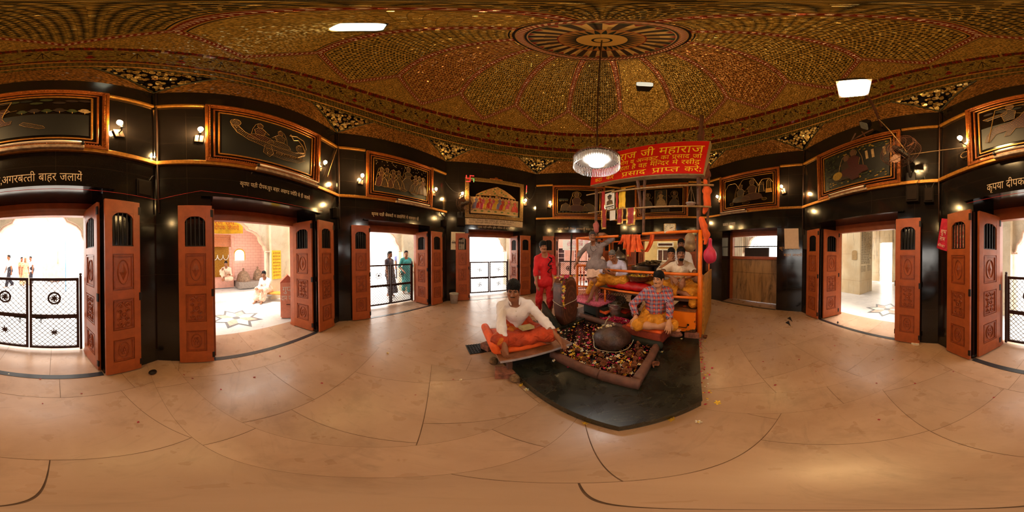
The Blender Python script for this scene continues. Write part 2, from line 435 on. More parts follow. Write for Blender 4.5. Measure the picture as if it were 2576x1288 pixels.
CM = [mosaic('mosaic_gold_plain', (210, 172, 84), (60, 30, 10), 'plain', border=True),
      mosaic('mosaic_black_star', GOLDB, (22, 18, 14), 'star', border=True),
      mosaic('mosaic_red_star', (206, 158, 86), (120, 22, 20), 'star', border=True),
      mosaic('mosaic_green_star', (190, 156, 78), (14, 26, 16), 'dense', border=True),
      mosaic('mosaic_small_hexagons', (196, 154, 74), (60, 30, 10), 'plain', border=True, metal=.45),
      mosaic('mosaic_key_band', (150, 60, 20), (60, 10, 5), 'key', metal=.35),
      mosaic('mosaic_floral_band', (156, 128, 58), (60, 10, 5), 'floral', metal=.35),
      mosaic('mosaic_dark_band', (146, 126, 62), (16, 20, 14), 'dense', metal=.4),
      mosaic('mosaic_red_spandrel', (160, 108, 50), (22, 20, 12), 'dots', metal=.35),
      mosaic('mosaic_mirror_discs', (226, 184, 110), (20, 14, 8), 'circ', metal=.85, rough=.12, jitter=.8)]
def rosette_mat():
    g = G('mosaic_rosette'); a, r, _ = g.sep(g.uv('pat'))
    f24 = g.m('FRACT', g.m('ADD', g.m('MULTIPLY', a, 24.), .25)); tri = g.m('ABSOLUTE', g.m('SUBTRACT', f24, .5))
    f32 = g.m('ABSOLUTE', g.m('SUBTRACT', g.m('FRACT', g.m('MULTIPLY', a, 32.)), .5))
    wv, wc = g.white(g.comb(g.m('FLOOR', g.m('MULTIPLY', a, 24.)), g.m('FLOOR', g.m('MULTIPLY', r, 3.))))
    fan = g.mix(g.lt(f24, .5), lin((64, 44, 26)), g.mix(wv, lin((176, 132, 62)), lin((250, 210, 130))))
    endk = g.m('GREATER_THAN', g.m('SUBTRACT', r, .76), g.m('MULTIPLY', .14, g.m('SUBTRACT', .5, g.m('ABSOLUTE', g.m('SUBTRACT', g.m('FRACT', g.m('MULTIPLY', a, 48.)), .5)))))
    fan = g.mix(endk, fan, g.mix(g.lt(f24, .5), lin((26, 44, 22)), lin((140, 34, 20))))
    star = g.mix(g.lt(g.m('SUBTRACT', g.m('DIVIDE', g.m('SUBTRACT', r, .30), .40), 0.), f32), lin((190, 132, 60)), lin((22, 34, 22)))
    star = g.mix(g.m('GREATER_THAN', r, .505), star, lin((150, 44, 26)))
    cen = g.mix(g.m('MULTIPLY', g.m('GREATER_THAN', r, .095), g.lt(r, .125)), lin((236, 188, 96)), lin((24, 24, 14)))
    bead = g.mix(g.lt(g.m('FRACT', g.m('ADD', g.m('MULTIPLY', a, 90.), g.m('MULTIPLY', r, 12.))), .5), lin((150, 50, 26)), lin((240, 200, 160)))
    col = g.mix(g.m('GREATER_THAN', r, .30), cen, star); col = g.mix(g.m('GREATER_THAN', r, .52), col, fan)
    col = g.mix(g.m('GREATER_THAN', r, .835), col, lin((198, 150, 96))); col = g.mix(g.m('GREATER_THAN', r, .85), col, lin((20, 12, 10)))
    col = g.mix(g.m('GREATER_THAN', r, .875), col, lin((170, 110, 60))); col = g.mix(g.m('GREATER_THAN', r, .89), col, bead)
    col = g.mix(g.m('GREATER_THAN', r, .955), col, lin((198, 150, 96))); col = g.mix(g.m('GREATER_THAN', r, .972), col, lin((22, 14, 12)))
    return g.done(col, .3, .35)
CM.append(rosette_mat())
cv, cf, cm_, cu, cb = [], [], [], [], []
def cgrid(fn, nu, nv, mi):      # fn(s,t) -> (xyz, pat uv, bd uv)
    b = len(cv)
    for j in range(nv+1):
        for i in range(nu+1):
            p, uvp, uvb = fn(i/nu, j/nv); cv.append(p); cu.append(uvp); cb.append(uvb)
    for j in range(nv):
        for i in range(nu):
            a = b+j*(nu+1)+i; cf.append((a, a+nu+1, a+nu+2, a+1)); cm_.append(mi)
PT, PV, PR, PB = math.asin((5.34-4.14)/3.81), math.asin((6.22-4.14)/3.81), math.acos(1.05/3.74), math.asin((5.17-4.14)/3.81)
D30 = pi/6
def low(s): return PT+abs(s-.5)*2*(PV-PT)
zig = math.hypot(D30/2*RD*.9, (PV-PT)*RD)
petals = {0: 3, 1: 0, 2: 1, 3: 2, 4: 1, 5: 1}
for k in range(12):
    t0 = TH0+k*D30
    def petal(s, t):
        th = t0+(s-.5)*D30; lo = low(s); ph = lo+(PR-lo)*t
        ds = min(s, 1-s)*D30*RD*math.cos(ph); dl = (ph-lo)*RD*.72
        if ds < dl: bd, al = ds, ph*RD
        else: bd, al = dl, s*zig*2
        bt = (PR-ph)*RD*.9
        return dome(th, ph), (s*20, ph*RD*11.), (min(bd, bt+.05), al)
    cgrid(petal, 40, 44, petals[k % 6])
    def hexf(s, t):
        th = t0+(s-.5)*D30; hi = low(s); ph = PB+(hi-PB)*t
        return dome(th, ph), (s*40, ph*RD*20), ((hi-ph)*RD*.72, s*zig*2)
    cgrid(hexf, 24, 10, 4)
    def band(p0, p1, cu_, cv_):
        def f(s, t):
            th = t0+(s-.5)*D30; ph = p0+(p1-p0)*t
            return dome(th, ph), ((k+s)*cu_, t*cv_), (9, 0)
        return f
    P = lambda z: math.asin((z-4.14)/3.81)
    cgrid(band(P(5.02), PB, 12, 1), 8, 2, 5); cgrid(band(P(4.98), P(5.02), 12, .1), 8, 1, 4)
    cgrid(band(P(4.36), P(4.98), 40, 10), 10, 4, 6); cgrid(band(P(4.17), P(4.36), 12, 1), 8, 2, 5); cgrid(band(0, P(4.17), 12, .1), 8, 1, 4)
    def drum(z0, z1, r0, r1, cu_, cv_):
        def f(s, t):
            th = t0+(s-.5)*D30; r = r0+(r1-r0)*t
            return (CX+r*math.sin(th), CY+r*math.cos(th), HC+z0+(z1-z0)*t), ((k+s)*cu_, t*cv_), (9, 0)
        return f
    cgrid(drum(3.80, 4.14, 3.70, 3.72, 30, 5), 8, 3, 7); cgrid(drum(3.66, 3.80, 3.69, 3.69, 24, 2), 8, 1, 7)
    cgrid(drum(3.80, 3.80, 3.69, 3.70, 24, .1), 8, 1, 4)
def ros(s, t):
    th = TH0+s*2*pi; r = 1.055*t; ph = math.acos(max(0, min(1, r/RD)))
    z = ZB+RISE*math.sin(ph)-.012*(t < .99)
    return (CX+r*math.sin(th), CY+r*math.cos(th), z), (s, t), (9, 0)
cgrid(lambda s, t: ros(s, 1-t), 96, 16, 10)
# spandrels from the straight wall tops to the ring, and the mirror pendentives over each corner
AW = math.radians(10.5)
for k in range(8):
    a0 = ROT+k*pi/4
    def sp(s, t):
        a = a0+AW+s*(pi/4-2*AW); top = (CX+3.69*math.sin(a), CY+3.69*math.cos(a), HC+3.66)
        c0, c1 = corner(k), corner(k+1); bot = (c0[0]+(c1[0]-c0[0])*s, c0[1]+(c1[1]-c0[1])*s, ZW)
        return tuple(bot[i]+(top[i]-bot[i])*t for i in range(3)), (s*44, t*9), (9, 0)
    cgrid(lambda s, t: sp(s, t), 16, 3, 8)
    c = corner(k)
    def pend(s, t):
        a = a0-AW+s*2*AW; top = (CX+3.69*math.sin(a), CY+3.69*math.cos(a), HC+3.66)
        return (c[0]+(top[0]-c[0])*t, c[1]+(top[1]-c[1])*t, ZW+(top[2]-ZW)*t), ((s-.5)*20*t+k*37, t*9), (9, 0)
    cgrid(pend, 8, 4, 9)
me = bpy.data.meshes.new('ceiling'); me.from_pydata(cv, [], cf)
for m in CM: me.materials.append(m)
me.polygons.foreach_set('material_index', cm_); me.polygons.foreach_set('use_smooth', [True]*len(cf))
for nm, src in (('pat', cu), ('bd', cb)):
    lay = me.uv_layers.new(name=nm); li = np.array([l for f in cf for l in f]); lay.data.foreach_set('uv', np.array(src, dtype=np.float32)[li].ravel())
me.update(); co_ = link('ceiling', me); co_['kind'] = 'structure'
ring = MB(); N = 96
ring.tube([(CX+3.715*math.sin(2*pi*i/N), CY+3.715*math.cos(2*pi*i/N), HC+4.15) for i in range(N)], .022, 6, closed=True)
ring.tube([(CX+3.69*math.sin(2*pi*i/N), CY+3.69*math.cos(2*pi*i/N), HC+3.80) for i in range(N)], .014, 6, closed=True)
struct('trim_%d' % ti, ring, M_GOLD, smooth=True); ti += 1
rib = MB()
for k in range(8):
    c = corner(k)
    for s in (-1, 1):
        a = ROT+k*pi/4+s*AW
        rib.tube([(c[0]+(CX-c[0])*.004, c[1]+(CY-c[1])*.004, ZW), (CX+3.68*math.sin(a), CY+3.68*math.cos(a), HC+3.655)], .014, 6)
struct('trim_%d' % ti, rib, mat('dark_green_edging', (60, 58, 28), .4, .3)); ti += 1

# ================================================================== FOLDING DOORS
def leaf_meshes():
    W, H, T = .40, 2.05, .036
    b = MB()
    b.box((.04, 0, H/2), (.08, T, H), bev=.004); b.box((W-.04, 0, H/2), (.08, T, H), bev=.004)
    for z0, z1 in ((0, .19), (.51, .63), (.99, 1.09), (1.47, 1.55), (1.91, H)): b.box((W/2, 0, (z0+z1)/2), (W-.15, T-.002, z1-z0))
    for z0, z1 in ((.19, .51), (.63, .99), (1.09, 1.47)): b.box((W/2, .002, (z0+z1)/2), (W-.15, T*.45, z1-z0+.01))
    for s in (-1, 1):            # arched head of the barred opening
        pts = [(W/2+s*.122, 1.92)]+[(W/2+s*.122*math.cos(a*pi/16), 1.83+.085*math.sin(a*pi/16)) for a in range(9)]
        b.slab(pts if s < 0 else pts[::-1], -T/2+.004, T/2-.004)
    c = MB()
    for z0, z1 in ((.21, .49), (.65, .97), (1.11, 1.45)):     # raised picture-frame beads
        for s in (-1, 1):
            c.box((W/2+s*.102, -.012, (z0+z1)/2), (.016, .012, z1-z0)); c.box((W/2, -.012, (z0+z1)/2+s*(z1-z0)/2), (.22, .012, .016))
    def oval(zc, rx, rz, r): c.tube([(W/2+rx*math.cos(i*pi/12), -.012, zc+rz*math.sin(i*pi/12)) for i in range(24)], r, 5, closed=True)
    zc = 1.28; oval(zc, .062, .125, .006)
    for q, y in ((.044, -.02), (.026, -.026)):
        p = [(W/2-q, -.008, zc), (W/2, -.008, zc-q*2.1), (W/2+q, -.008, zc), (W/2, -.008, zc+q*2.1), (W/2, y, zc)]
        c.add(p, [(0, 1, 4), (1, 2, 4), (2, 3, 4), (3, 0, 4)])
    zc = .81
    for sz in (-1, 1):
        for sx in (-1, 1):
            for (cx, cz, R0) in ((.038, .105, .032), (.042, .045, .028)):
                c.tube([(W/2+sx*(cx+R0*(1-i/14)*math.cos(i*.62)), -.013, zc+sz*(cz+R0*(1-i/14)*math.sin(i*.62))) for i in range(13)], .007, 5)
        c.ball((W/2, -.01, zc+sz*.14), (.018, .012, .018), 8)
    oval(zc, .034, .034, .008); c.ball((W/2, -.01, zc), (.016, .014, .016), 8)
    zc = .35; oval(zc, .058, .105, .007)
    for i in range(6): c.ball((W/2+.026*math.cos(i*pi/3), -.009, zc+.045*math.sin(i*pi/3)), (.015, .01, .022), 8)
    c.ball((W/2, -.01, zc), (.012, .012, .014), 8)
    w = MB()
    for i in range(5): w.box((W/2-.1+i*.05, 0, 1.73), (.013, .012, .37))
    w.box((W/2, .0, 1.556), (.24, .014, .012))
    h = MB()
    for z in (.12, 1.0, 1.95): h.box((W-.004, -.014, z), (.03, .018, .09))
    return b, c, w, h
lb, lc, lw, lh = leaf_meshes()
LB = lb.build('leaf', M_DOOR); LC = lc.build('carved_panel', M_DOORD, LB); LW = lw.build('window_bars', M_DARK, LB); LH = lh.build('hinge', M_DARK, LB)
def leaf_at(root, M, first=[True]):
    if first[0]: o = LB; first[0] = False
    else:
        o = LB.copy(); COL.objects.link(o)
        for ch in (LC, LW, LH): d = ch.copy(); COL.objects.link(d); d.parent = o
    o.parent = root; o.matrix_basis = M
dn = 1
for k in range(8):
    if k == 5: continue
    for s in (-1, 1):
        root = link('door_%d' % dn, None, None, wallM(k)); root['kind'] = 'structure'; dn += 1
        if s > 0:
            leaf_at(root, TM((.765, .50, .02), -math.radians(81.6)) @ Matrix.Diagonal((1.12, 1, 1, 1)))
            leaf_at(root, TM((.862, -.055, .02), math.radians(random.uniform(-3, 1))))
        else:
            leaf_at(root, TM((-.83, .06, .02), math.radians(81.6)) @ Matrix.Diagonal((1.12, 1, 1, 1)))
            leaf_at(root, TM((-1.262, -.055, .02), math.radians(random.uniform(-1, 3))))

# ================================================================== LATTICE GATES
def lattice(mb, x0, x1, z0, z1, pitch=.078, w=.007):
    H = z1-z0
    for s in (1, -1):
        c = x0-H
        while c < x1+H:
            a, b_ = (c, z0), (c+s*H, z1)
            pts = []
            t0, t1 = 0., 1.
            dx = b_[0]-a[0]
            for lo, sg in ((x0, 1), (x1, -1)):
                f0 = sg*(a[0]-lo); df = sg*dx
                if df > 0: t0 = max(t0, -f0/df)
                elif df < 0: t1 = min(t1, -f0/df)
            if t1-t0 > .01:
                p = Vector((a[0]+dx*t0, .004*s, z0+H*t0)); q = Vector((a[0]+dx*t1, .004*s, z0+H*t1))
                L = (q-p).length; m_ = (p+q)/2; ang = math.atan2(q.z-p.z, q.x-p.x)
                mb.box(m_, (L, .006, w), ry=-ang)
            c += pitch
def gate(k, label, orn):
    root = thing('gate', label, 'gate', wallM(k, 0, .66), 'lattice gates in the doorways')
    for (x0, x1) in ((-.70, -.008), (.008, .70)):
        f = MB(); zc = [.05, .60, 1.17]; bw = .035
        for z in (zc[0]+.02, zc[2]-.02): f.box(((x0+x1)/2, 0, z), (x1-x0, .03, .04))
        f.box(((x0+x1)/2, 0, zc[1]), (x1-x0, .03, .06))
        for x in (x0+bw/2, x1-bw/2): f.box((x, 0, (zc[0]+zc[2])/2), (bw, .032, zc[2]-zc[0]))
        fr = f.build('gate_leaf', M_IRON, root)
        l = MB(); lattice(l, x0+bw, x1-bw, .09, .57); lattice(l, x0+bw, x1-bw, .63, 1.13)
        l.build('lattice', M_IRON, fr)
        o = MB(); xc = (x0+x1)/2
        if orn == 'flower':
            zt = .88
            for R in (.088, .075): o.tube([(xc+R*math.cos(i*pi/12), -.012, zt+R*math.sin(i*pi/12)) for i in range(24)], .008, 5, closed=True)
            for i in range(6):
                a = i*pi/3; o.tube([(xc, -.012, zt), (xc+.045*math.cos(a+.3), -.012, zt+.045*math.sin(a+.3)), (xc+.075*math.cos(a), -.012, zt+.075*math.sin(a)), (xc+.045*math.cos(a-.3), -.012, zt+.045*math.sin(a-.3)), (xc, -.012, zt)], .008, 5)
            o.build('ornament', M_IRON, fr); o = MB(); zt = .34
            for i in range(8):
                a = i*pi/4+.2; o.slab([(xc, zt), (xc+.03*math.cos(a-.35), zt+.03*math.sin(a-.35)), (xc+.065*math.cos(a), zt+.065*math.sin(a)), (xc+.03*math.cos(a+.35), zt+.03*math.sin(a+.35))], -.018, -.006)
        elif orn == 'wreath':
            zt = .88
            for i in range(9):
                a = i*2*pi/9; o.tube([(xc+.07*math.cos(a)+.02*math.cos(a+j*pi/3), -.012, zt+.07*math.sin(a)+.02*math.sin(a+j*pi/3)) for j in range(6)], .006, 5, closed=True)
            o.ball((xc, -.012, zt), (.03, .008, .03), 8)
        elif orn == 'swastika':
            for zt in (.36, .88):
                q = .055; w = .016; o = MB()
                o.box((xc, -.012, zt), (2*q, .01, w)); o.box((xc, -.012, zt), (w, .01, 2*q))
                o.box((xc+q, -.012, zt-q/2), (w, .01, q+w)); o.box((xc-q, -.012, zt+q/2), (w, .01, q+w))
                o.box((xc+q/2, -.012, zt+q), (q+w, .01, w)); o.box((xc-q/2, -.012, zt-q), (q+w, .01, w))
                if zt < .5: o.build('ornament', M_IRON, fr)
        o.build('ornament', M_IRON, fr)
        lt_ = MB(); sx = -1 if x0 > 0 else 1; xx = x1-.12 if x0 < 0 else x0+.16
        lt_.box((xx, -.022, .575), (.16, .012, .018)); lt_.tube([(xx, -.024, .57), (xx-.012, -.024, .52), (xx, -.024, .49), (xx+.012, -.024, .52), (xx, -.024, .57)], .006, 5)
        lt_.build('latch', M_DARK, fr)
    for s in (-1, 1):
        p = MB(); p.box((s*.725, 0, .61), (.035, .035, 1.18)); p.ball((s*.725, 0, 1.22), .022, 8); p.build('post', M_IRON, root)
gate(7, 'dark iron lattice gate with pierced round flowers, white courtyard behind', 'flower')
gate(1, 'dark iron lattice gate with a wreath ring, women standing behind it', 'wreath')
gate(2, 'iron lattice gate with four swastika signs under the brightly coloured picture', 'swastika')
gate(3, 'iron lattice gate partly hidden by the orange booth rail, pink street behind', 'flower')
# ================================================================== PAINTED DEVANAGARI LETTERING
_gl = {}
def glyph(ch):
    if ch in _gl: return _gl[ch]
    c = bpy.data.curves.new('glyph', 'FONT'); c.body = ch; c.size = 1; c.resolution_u = 2
    o = bpy.data.objects.new('glyph', c); COL.objects.link(o); dg = bpy.context.evaluated_depsgraph_get(); dg.update()
    me = bpy.data.meshes.new_from_object(o.evaluated_get(dg))
    vs = [(v.co.x, v.co.y) for v in me.vertices]; fs = [tuple(p.vertices) for p in me.polygons]
    bpy.data.objects.remove(o); bpy.data.curves.remove(c); bpy.data.meshes.remove(me)
    mx = max([v[0] for v in vs], default=.3); _gl[ch] = (vs, fs, mx); return _gl[ch]
ZERO = set('\u0941\u0942\u0943\u0947\u0948\u0902\u0901\u094d\u0945')
def lettering(text, h, width=None):
    """visual-order Devanagari: ~ after a consonant = half form, ^ = subjoined ra; returns verts (x,y), faces, width; h = letter height"""
    V, F = [], []; pen = 0.; half = False; i = 0
    def put(vs, fs, dx):
        b = len(V); V.extend((x+dx, y) for x, y in vs); F.extend([tuple(b+j for j in f) for f in fs])
    while i < len(text):
        ch = text[i]; nx = text[i+1] if i+1 < len(text) else ''
        if ch == ' ': pen += .34; i += 1; continue
        if ch == '^':
            put([(-.30, .10), (-.30, .17), (-.52, -.04), (-.47, -.09)], [(0, 1, 2, 3)], pen); i += 1; continue
        vs, fs, mx = glyph(ch)
        if nx == '~':
            cut = mx-.20; nv = [(min(x, cut) if x > cut else x, y) for x, y in vs]
            put(nv, [f for f in fs if min(vs[j][0] for j in f) < cut-.005], pen); pen += cut-.01; i += 2; continue
        put(vs, fs, pen)
        if ch in ZERO: pass
        elif ch == '\u093f': pen += .255
        else: pen += mx-.012
        i += 1
    s = h/.9
    sx = s if width is None else width/max(pen, .1)
    return [(x*sx, y*s) for x, y in V], F, pen*sx
def letter_mesh(mb, text, h, x=0, z=0, y=0, width=None, mi=None):
    V, F, w = lettering(text, h, width)
    mb.add([(x+p[0], y, z+p[1]) for p in V], F, mi); return w
M_LETTER = mat('cream_lettering', (216, 190, 158), .6, 0, .05)
def wall_text(k, text, u0, u1, z, h, label, zslope=0):
    b = MB(); letter_mesh(b, text, h, 0, 0, 0, u1-u0)
    o = b.build('lettering', M_LETTER, None, M=wallM(k, u0, -.004, z)); tag(o, label, 'lettering', 'painted notices over the doorways')
wall_text(7, 'कृपया दीपक,अगरबत~ती बाहर जलायें', -.66, .65, 2.285, .135, 'cream Hindi notice under the picture of the leaping horse')
wall_text(0, 'कृपया यात^ी दीपक,धूप बाहर अखण~ड ज~योित से ही जलायें', -.48, .73, 2.42, .085, 'cream Hindi notice painted under the boat picture')
wall_text(1, 'कृपया यात^ी जेबकटों व उठाईगीरो से सावधान रहें', -.79, .48, 2.325, .095, 'cream Hindi notice painted under the procession picture')
wall_text(2, 'कृपया यात^ी शािन~त पूवॅक गिरराज जी का दशॅन करे', -.58, .68, 2.255, .08, 'cream Hindi notice painted under the brightly coloured hill picture')
wall_text(3, 'कृपया यात^ी दीपक अगरबत~ती बाहर जलायें', -.74, .66, 2.305, .095, 'cream Hindi notice left of the booth under the turbaned figure picture')
b = MB(); letter_mesh(b, 'कृपया दीपक', .10, 0, 0, 0, .55); letter_mesh(b, 'बाहर जलायें।', .09, .12, -.17, 0, .5)
tag(b.build('lettering', mat('yellow_lettering', (190, 140, 70), .6), None, M=wallM(5, .93, -.004, 1.62)), 'faint yellow two-line Hindi notice beside the stone-slab window', 'lettering')
for i, (u, lab) in enumerate(((-.74, 'left small white plaque above the stone-slab window'), (-.50, 'right small white plaque above the stone-slab window'))):
    p = thing('plaque', lab, 'plaque', wallM(5, u, -.006, 2.40), 'white plaques above the window')
    q = MB(); q.box((0, 0, 0), (.19, .008, .075)); q.build('plate', M_PAPER, p)
    q = MB(); letter_mesh(q, 'दीपक न जलायें', .04, -.085, -.012, -.006, .17); q.build('lettering', M_DARK, p)

# ================================================================== FRAMED PICTURES
ART = {n: mat('paint_'+n, c, .5, 0, .35, 60.) for n, c in dict(red=(62, 13, 12), green=(54, 60, 22), leaf=(15, 19, 9), gold=(150, 106, 46), pink=(140, 44, 70), pale=(160, 130, 88), blue=(74, 78, 108), brown=(46, 30, 17), skin=(96, 64, 42), dark=(9, 6, 5), water=(9, 10, 10), yellow=(150, 116, 26)).items()}
ART.update({n: mat('paint_'+n, c, .55, 0, .2, 60.) for n, c in dict(hillstone=(186, 136, 78), bpale=(226, 184, 124), bred=(196, 44, 36), bpink=(206, 66, 110), byellow=(226, 172, 36), bblue=(120, 116, 160), bgreen=(92, 116, 50), bskin=(190, 130, 90)).items()}); ARTK = list(ART); ARTM = [ART[n] for n in ARTK]
M_CANVAS = mat('dark_picture_glass', (10, 7, 6), .12, 0, .3, 3.)
M_BEAD = mat('gold_beadwork', (176, 134, 70), .45, .3, .25, 60.)
def inpoly(x, y, P):
    r = False
    for i in range(len(P)):
        (x0, y0), (x1, y1) = P[i-1], P[i]
        if (y0 > y) != (y1 > y) and x < (x1-x0)*(y-y0)/(y1-y0)+x0: r = not r
    return r
class Art:
    def __init__(s): s.fill = MB(); s.line = MB(); s.layer = 0
    def poly(s, P, col=None, out=True, dots=0, r=.0022):
        if col:
            s.layer += 1; yy = -.002-.00012*s.layer
            s.fill.add([(p[0], yy, p[1]) for p in P], [tuple(range(len(P)))], ARTK.index(col))
        if out: s.line.tube([(p[0], -.012, p[1]) for p in P], r, 4, closed=True)
        if dots:
            xs = [p[0] for p in P]; zs = [p[1] for p in P]; z = min(zs)+dots*.6; row = 0
            while z < max(zs):
                x = min(xs)+(row % 2)*dots/2
                while x < max(xs):
                    if inpoly(x, z, P): s.line.add([(x-.004, -.009, z), (x, -.009, z-.004), (x+.004, -.009, z), (x, -.009, z+.004), (x, -.014, z)], [(0, 1, 4), (1, 2, 4), (2, 3, 4), (3, 0, 4)])
                    x += dots
                z += dots*.8; row += 1
    def pl(s, P, r=.0022): s.line.tube([(p[0], -.012, p[1]) for p in P], r, 4)
    def ell(s, cx, cz, rx, rz, n=14): return [(cx+rx*math.cos(2*pi*i/n), cz+rz*math.sin(2*pi*i/n)) for i in range(n)]
    def X(s, P, x, z, k, f=1): return [(x+f*p[0]*k, z+p[1]*k) for p in P]
    def fig(s, x, z, k, f=1, col='red', dots=.03, head='skin'):      # standing robed figure
        s.poly(s.X([(-.30, 0), (-.22, .35), (-.08, .52), (.08, .52), (.24, .35), (.34, 0), (.18, -.04), (0, .01), (-.15, -.04)], x, z, k, f), col, dots=dots)
        s.poly(s.X([(-.08, .52), (-.14, .68), (-.05, .77), (.05, .77), (.14, .68), (.08, .52)], x, z, k, f), col, dots=dots)
        s.poly(s.ell(x, z+.86*k, .08*k, .10*k), head)
        s.pl(s.X([(.1, .9), (.0, 1.0), (-.13, .9), (-.2, .6), (-.26, .3)], x, z, k, f))
        s.pl(s.X([(.13, .7), (.26, .58), (.34, .74)], x, z, k, f)); s.pl(s.X([(-.13, .7), (-.2, .55), (.1, .6)], x, z, k, f))
    def sit(s, x, z, k, f=1, col='red', dots=.03):
        s.poly(s.X([(-.45, 0), (-.38, .16), (-.14, .26), (.15, .25), (.42, .16), (.52, .02), (.2, -.05), (-.2, -.05)], x, z, k, f), col, dots=dots)
        s.poly(s.X([(-.15, .24), (-.2, .5), (-.06, .62), (.08, .62), (.2, .5), (.14, .24)], x, z, k, f), col, dots=dots)
        s.poly(s.ell(x, z+.74*k, .10*k, .12*k), 'skin')
        s.pl(s.X([(.12, .8), (0, .92), (-.15, .8), (-.26, .5), (-.3, .2)], x, z, k, f)); s.pl(s.X([(.18, .5), (.34, .36), (.1, .34)], x, z, k, f))
    def tree(s, x, z, k, col='green'):
        for dx, dz, r in ((0, .7, .26), (-.2, .5, .24), (.2, .5, .24), (0, .4, .3)): s.poly(s.ell(x+dx*k, z+dz*k, r*k*1.2, r*k*.7, 10), col, False)
        s.pl([(x, z), (x, z+.3*k)], .003)
def picture(k, label, draw, hw=.92, z0=2.74, z1=3.99, bright=False):
    root = thing('framed_picture', label, 'picture', wallM(k, 0, -.012, (z0+z1)/2, rx=math.radians(3.)), 'framed pictures above the doorways')
    H = (z1-z0)/2; fr = MB()
    def rect(w, h, t, y0, y1):
        for s in (-1, 1):
            fr.box((s*(w-t/2), (y0+y1)/2, 0), (t, abs(y1-y0), 2*h), bev=.006); fr.box((0, (y0+y1)/2, s*(h-t/2)), (2*w-2*t+.01, abs(y1-y0), t), bev=.006)
    if bright:
        rect(hw, H, .12, -.02, -.075)
    else:
        rect(hw, H, .035, -.02, -.075); rect(hw-.035, H-.035, .03, -.02, -.055); rect(hw-.10, H-.10, .022, -.02, -.045)
        n = int(2*hw/.03)
        for i in range(n):
            for s in (-1, 1): fr.ball((-hw+.04+i*(2*hw-.08)/(n-1), -.077, s*(H-.05)), .008, 5, k=3)
        n = int(2*H/.03)
        for i in range(n):
            for s in (-1, 1): fr.ball((s*(hw-.05), -.077, -H+.04+i*(2*H-.08)/(n-1)), .008, 5, k=3)
    fr.build('frame', M_FRAME if not bright else mat('pale_gilt_frame', (170, 130, 70), .4, .3, .4, 60., .6, 80.), root)
    c = MB(); c.box((0, -.012, 0), (2*hw-.06, .02, 2*H-.06)); c.build('canvas', M_CANVAS, root)
    if not bright:
        ib = MB(); w, h = hw-.17, H-.17
        for s in (-1, 1): ib.box((s*w, -.028, 0), (.022, .016, 2*h), bev=.004); ib.box((0, -.028, s*h), (2*w, .016, .022), bev=.004)
        ib.build('inner_border', M_GOLD, root)
    a = Art(); draw(a)
    for mb in (a.fill, a.line):
        mb.v = [(p[0], p[1]-.024, p[2]) for p in mb.v]
    if a.fill.v: a.fill.build('painting', ARTM, root)
    if a.line.v: a.line.build('beadwork', M_BEAD, root)
    return root
def art_horse(a):
    rr = random.Random(3)
    for i in range(12): a.poly(a.ell(-.6+i*.115+rr.uniform(-.03, .03), .33+rr.uniform(-.04, .04), .07, .03, 8), rr.choice(['green', 'brown', 'leaf']), False)
    a.poly([(-.72, .02), (.72, .02), (.72, -.4), (-.72, -.4)], 'water', False)
    for i, c in enumerate(('green', 'brown', 'green', 'brown', 'green', 'pale')): a.tree(.05+i*.125, .03, .12+.02*(i % 2), c)
    B = [(-.42, -.22), (-.30, -.06), (-.06, -.02), (.06, .08), (.12, .2), (.2, .22), (.24, .14), (.17, .08), (.14, -.04), (.18, -.14), (.26, -.12), (.24, -.2), (.1, -.22), (.0, -.2), (-.08, -.34), (-.16, -.34), (-.12, -.22), (-.28, -.24), (-.38, -.38), (-.46, -.36)]
    P = a.X(B, -.28, .02, .85); a.poly(P, 'red', dots=.035)
    a.poly(a.X([(-.06, 0), (-.1, .18), (.0, .28), (.08, .2), (.06, .02)], -.35, .04, 1), 'brown', dots=.03); a.poly(a.ell(-.34, .37, .05, .06), 'skin')
    a.pl([(-.62, -.3), (-.52, .37), (-.05, .37), (-.16, .02)], .006); a.pl([(-.3, .2), (-.12, .12), (.0, .14)])
    a.poly(a.X([(-.2, .02), (-.1, -.06), (.2, -.02), (.26, .06), (.0, .05)], -.55, .2, .7), 'brown', dots=.04)
    a.poly([(.02, -.18), (.06, -.14), (.26, -.24), (.28, -.28), (.22, -.29), (.08, -.23)], None, dots=.02)
def art_boat(a):
    a.poly([(-.72, .44), (.72, .44), (.72, -.44), (-.72, -.44)], 'water', False)
    a.poly([(-.6, .18), (-.52, .02), (-.36, -.1), (-.1, -.18), (.2, -.2), (.45, -.18), (.6, -.06), (.62, .1), (.58, -.02), (.4, -.1), (.1, -.12), (-.2, -.06), (-.42, .06), (-.5, .17)], 'brown', dots=.03)
    a.poly([(-.1, -.19), (.2, -.21), (.45, -.19), (.6, -.08), (.6, -.2), (.46, -.3), (.2, -.33), (-.08, -.3)], 'brown', dots=.035)
    for i in range(10): a.poly(a.X([(-.5, -.5), (.5, -.5), (.5, .5), (-.5, .5)], .08+i*.05, -.235+.004*i, .034), 'dark', r=.003)
    a.poly(a.ell(-.54, .25, .07, .08), 'brown', dots=.025)
    a.sit(-.2, -.04, .42, 1, 'red'); a.sit(.12, -.08, .42, -1, 'brown'); a.poly(a.X([(-.4, .1), (.1, .2), (.3, -.6), (0, -1), (-.5, -.7)], -.05, -.15, .2), 'brown', dots=.028)
    a.pl([(.3, .3), (.36, .18), (.45, .22), (.55, .12), (.6, -.02)], .008); a.pl([(.28, .26), (.42, .3), (.56, .26), (.62, .08)], .008); a.poly(a.ell(.5, .02, .09, .09), 'brown', dots=.03)
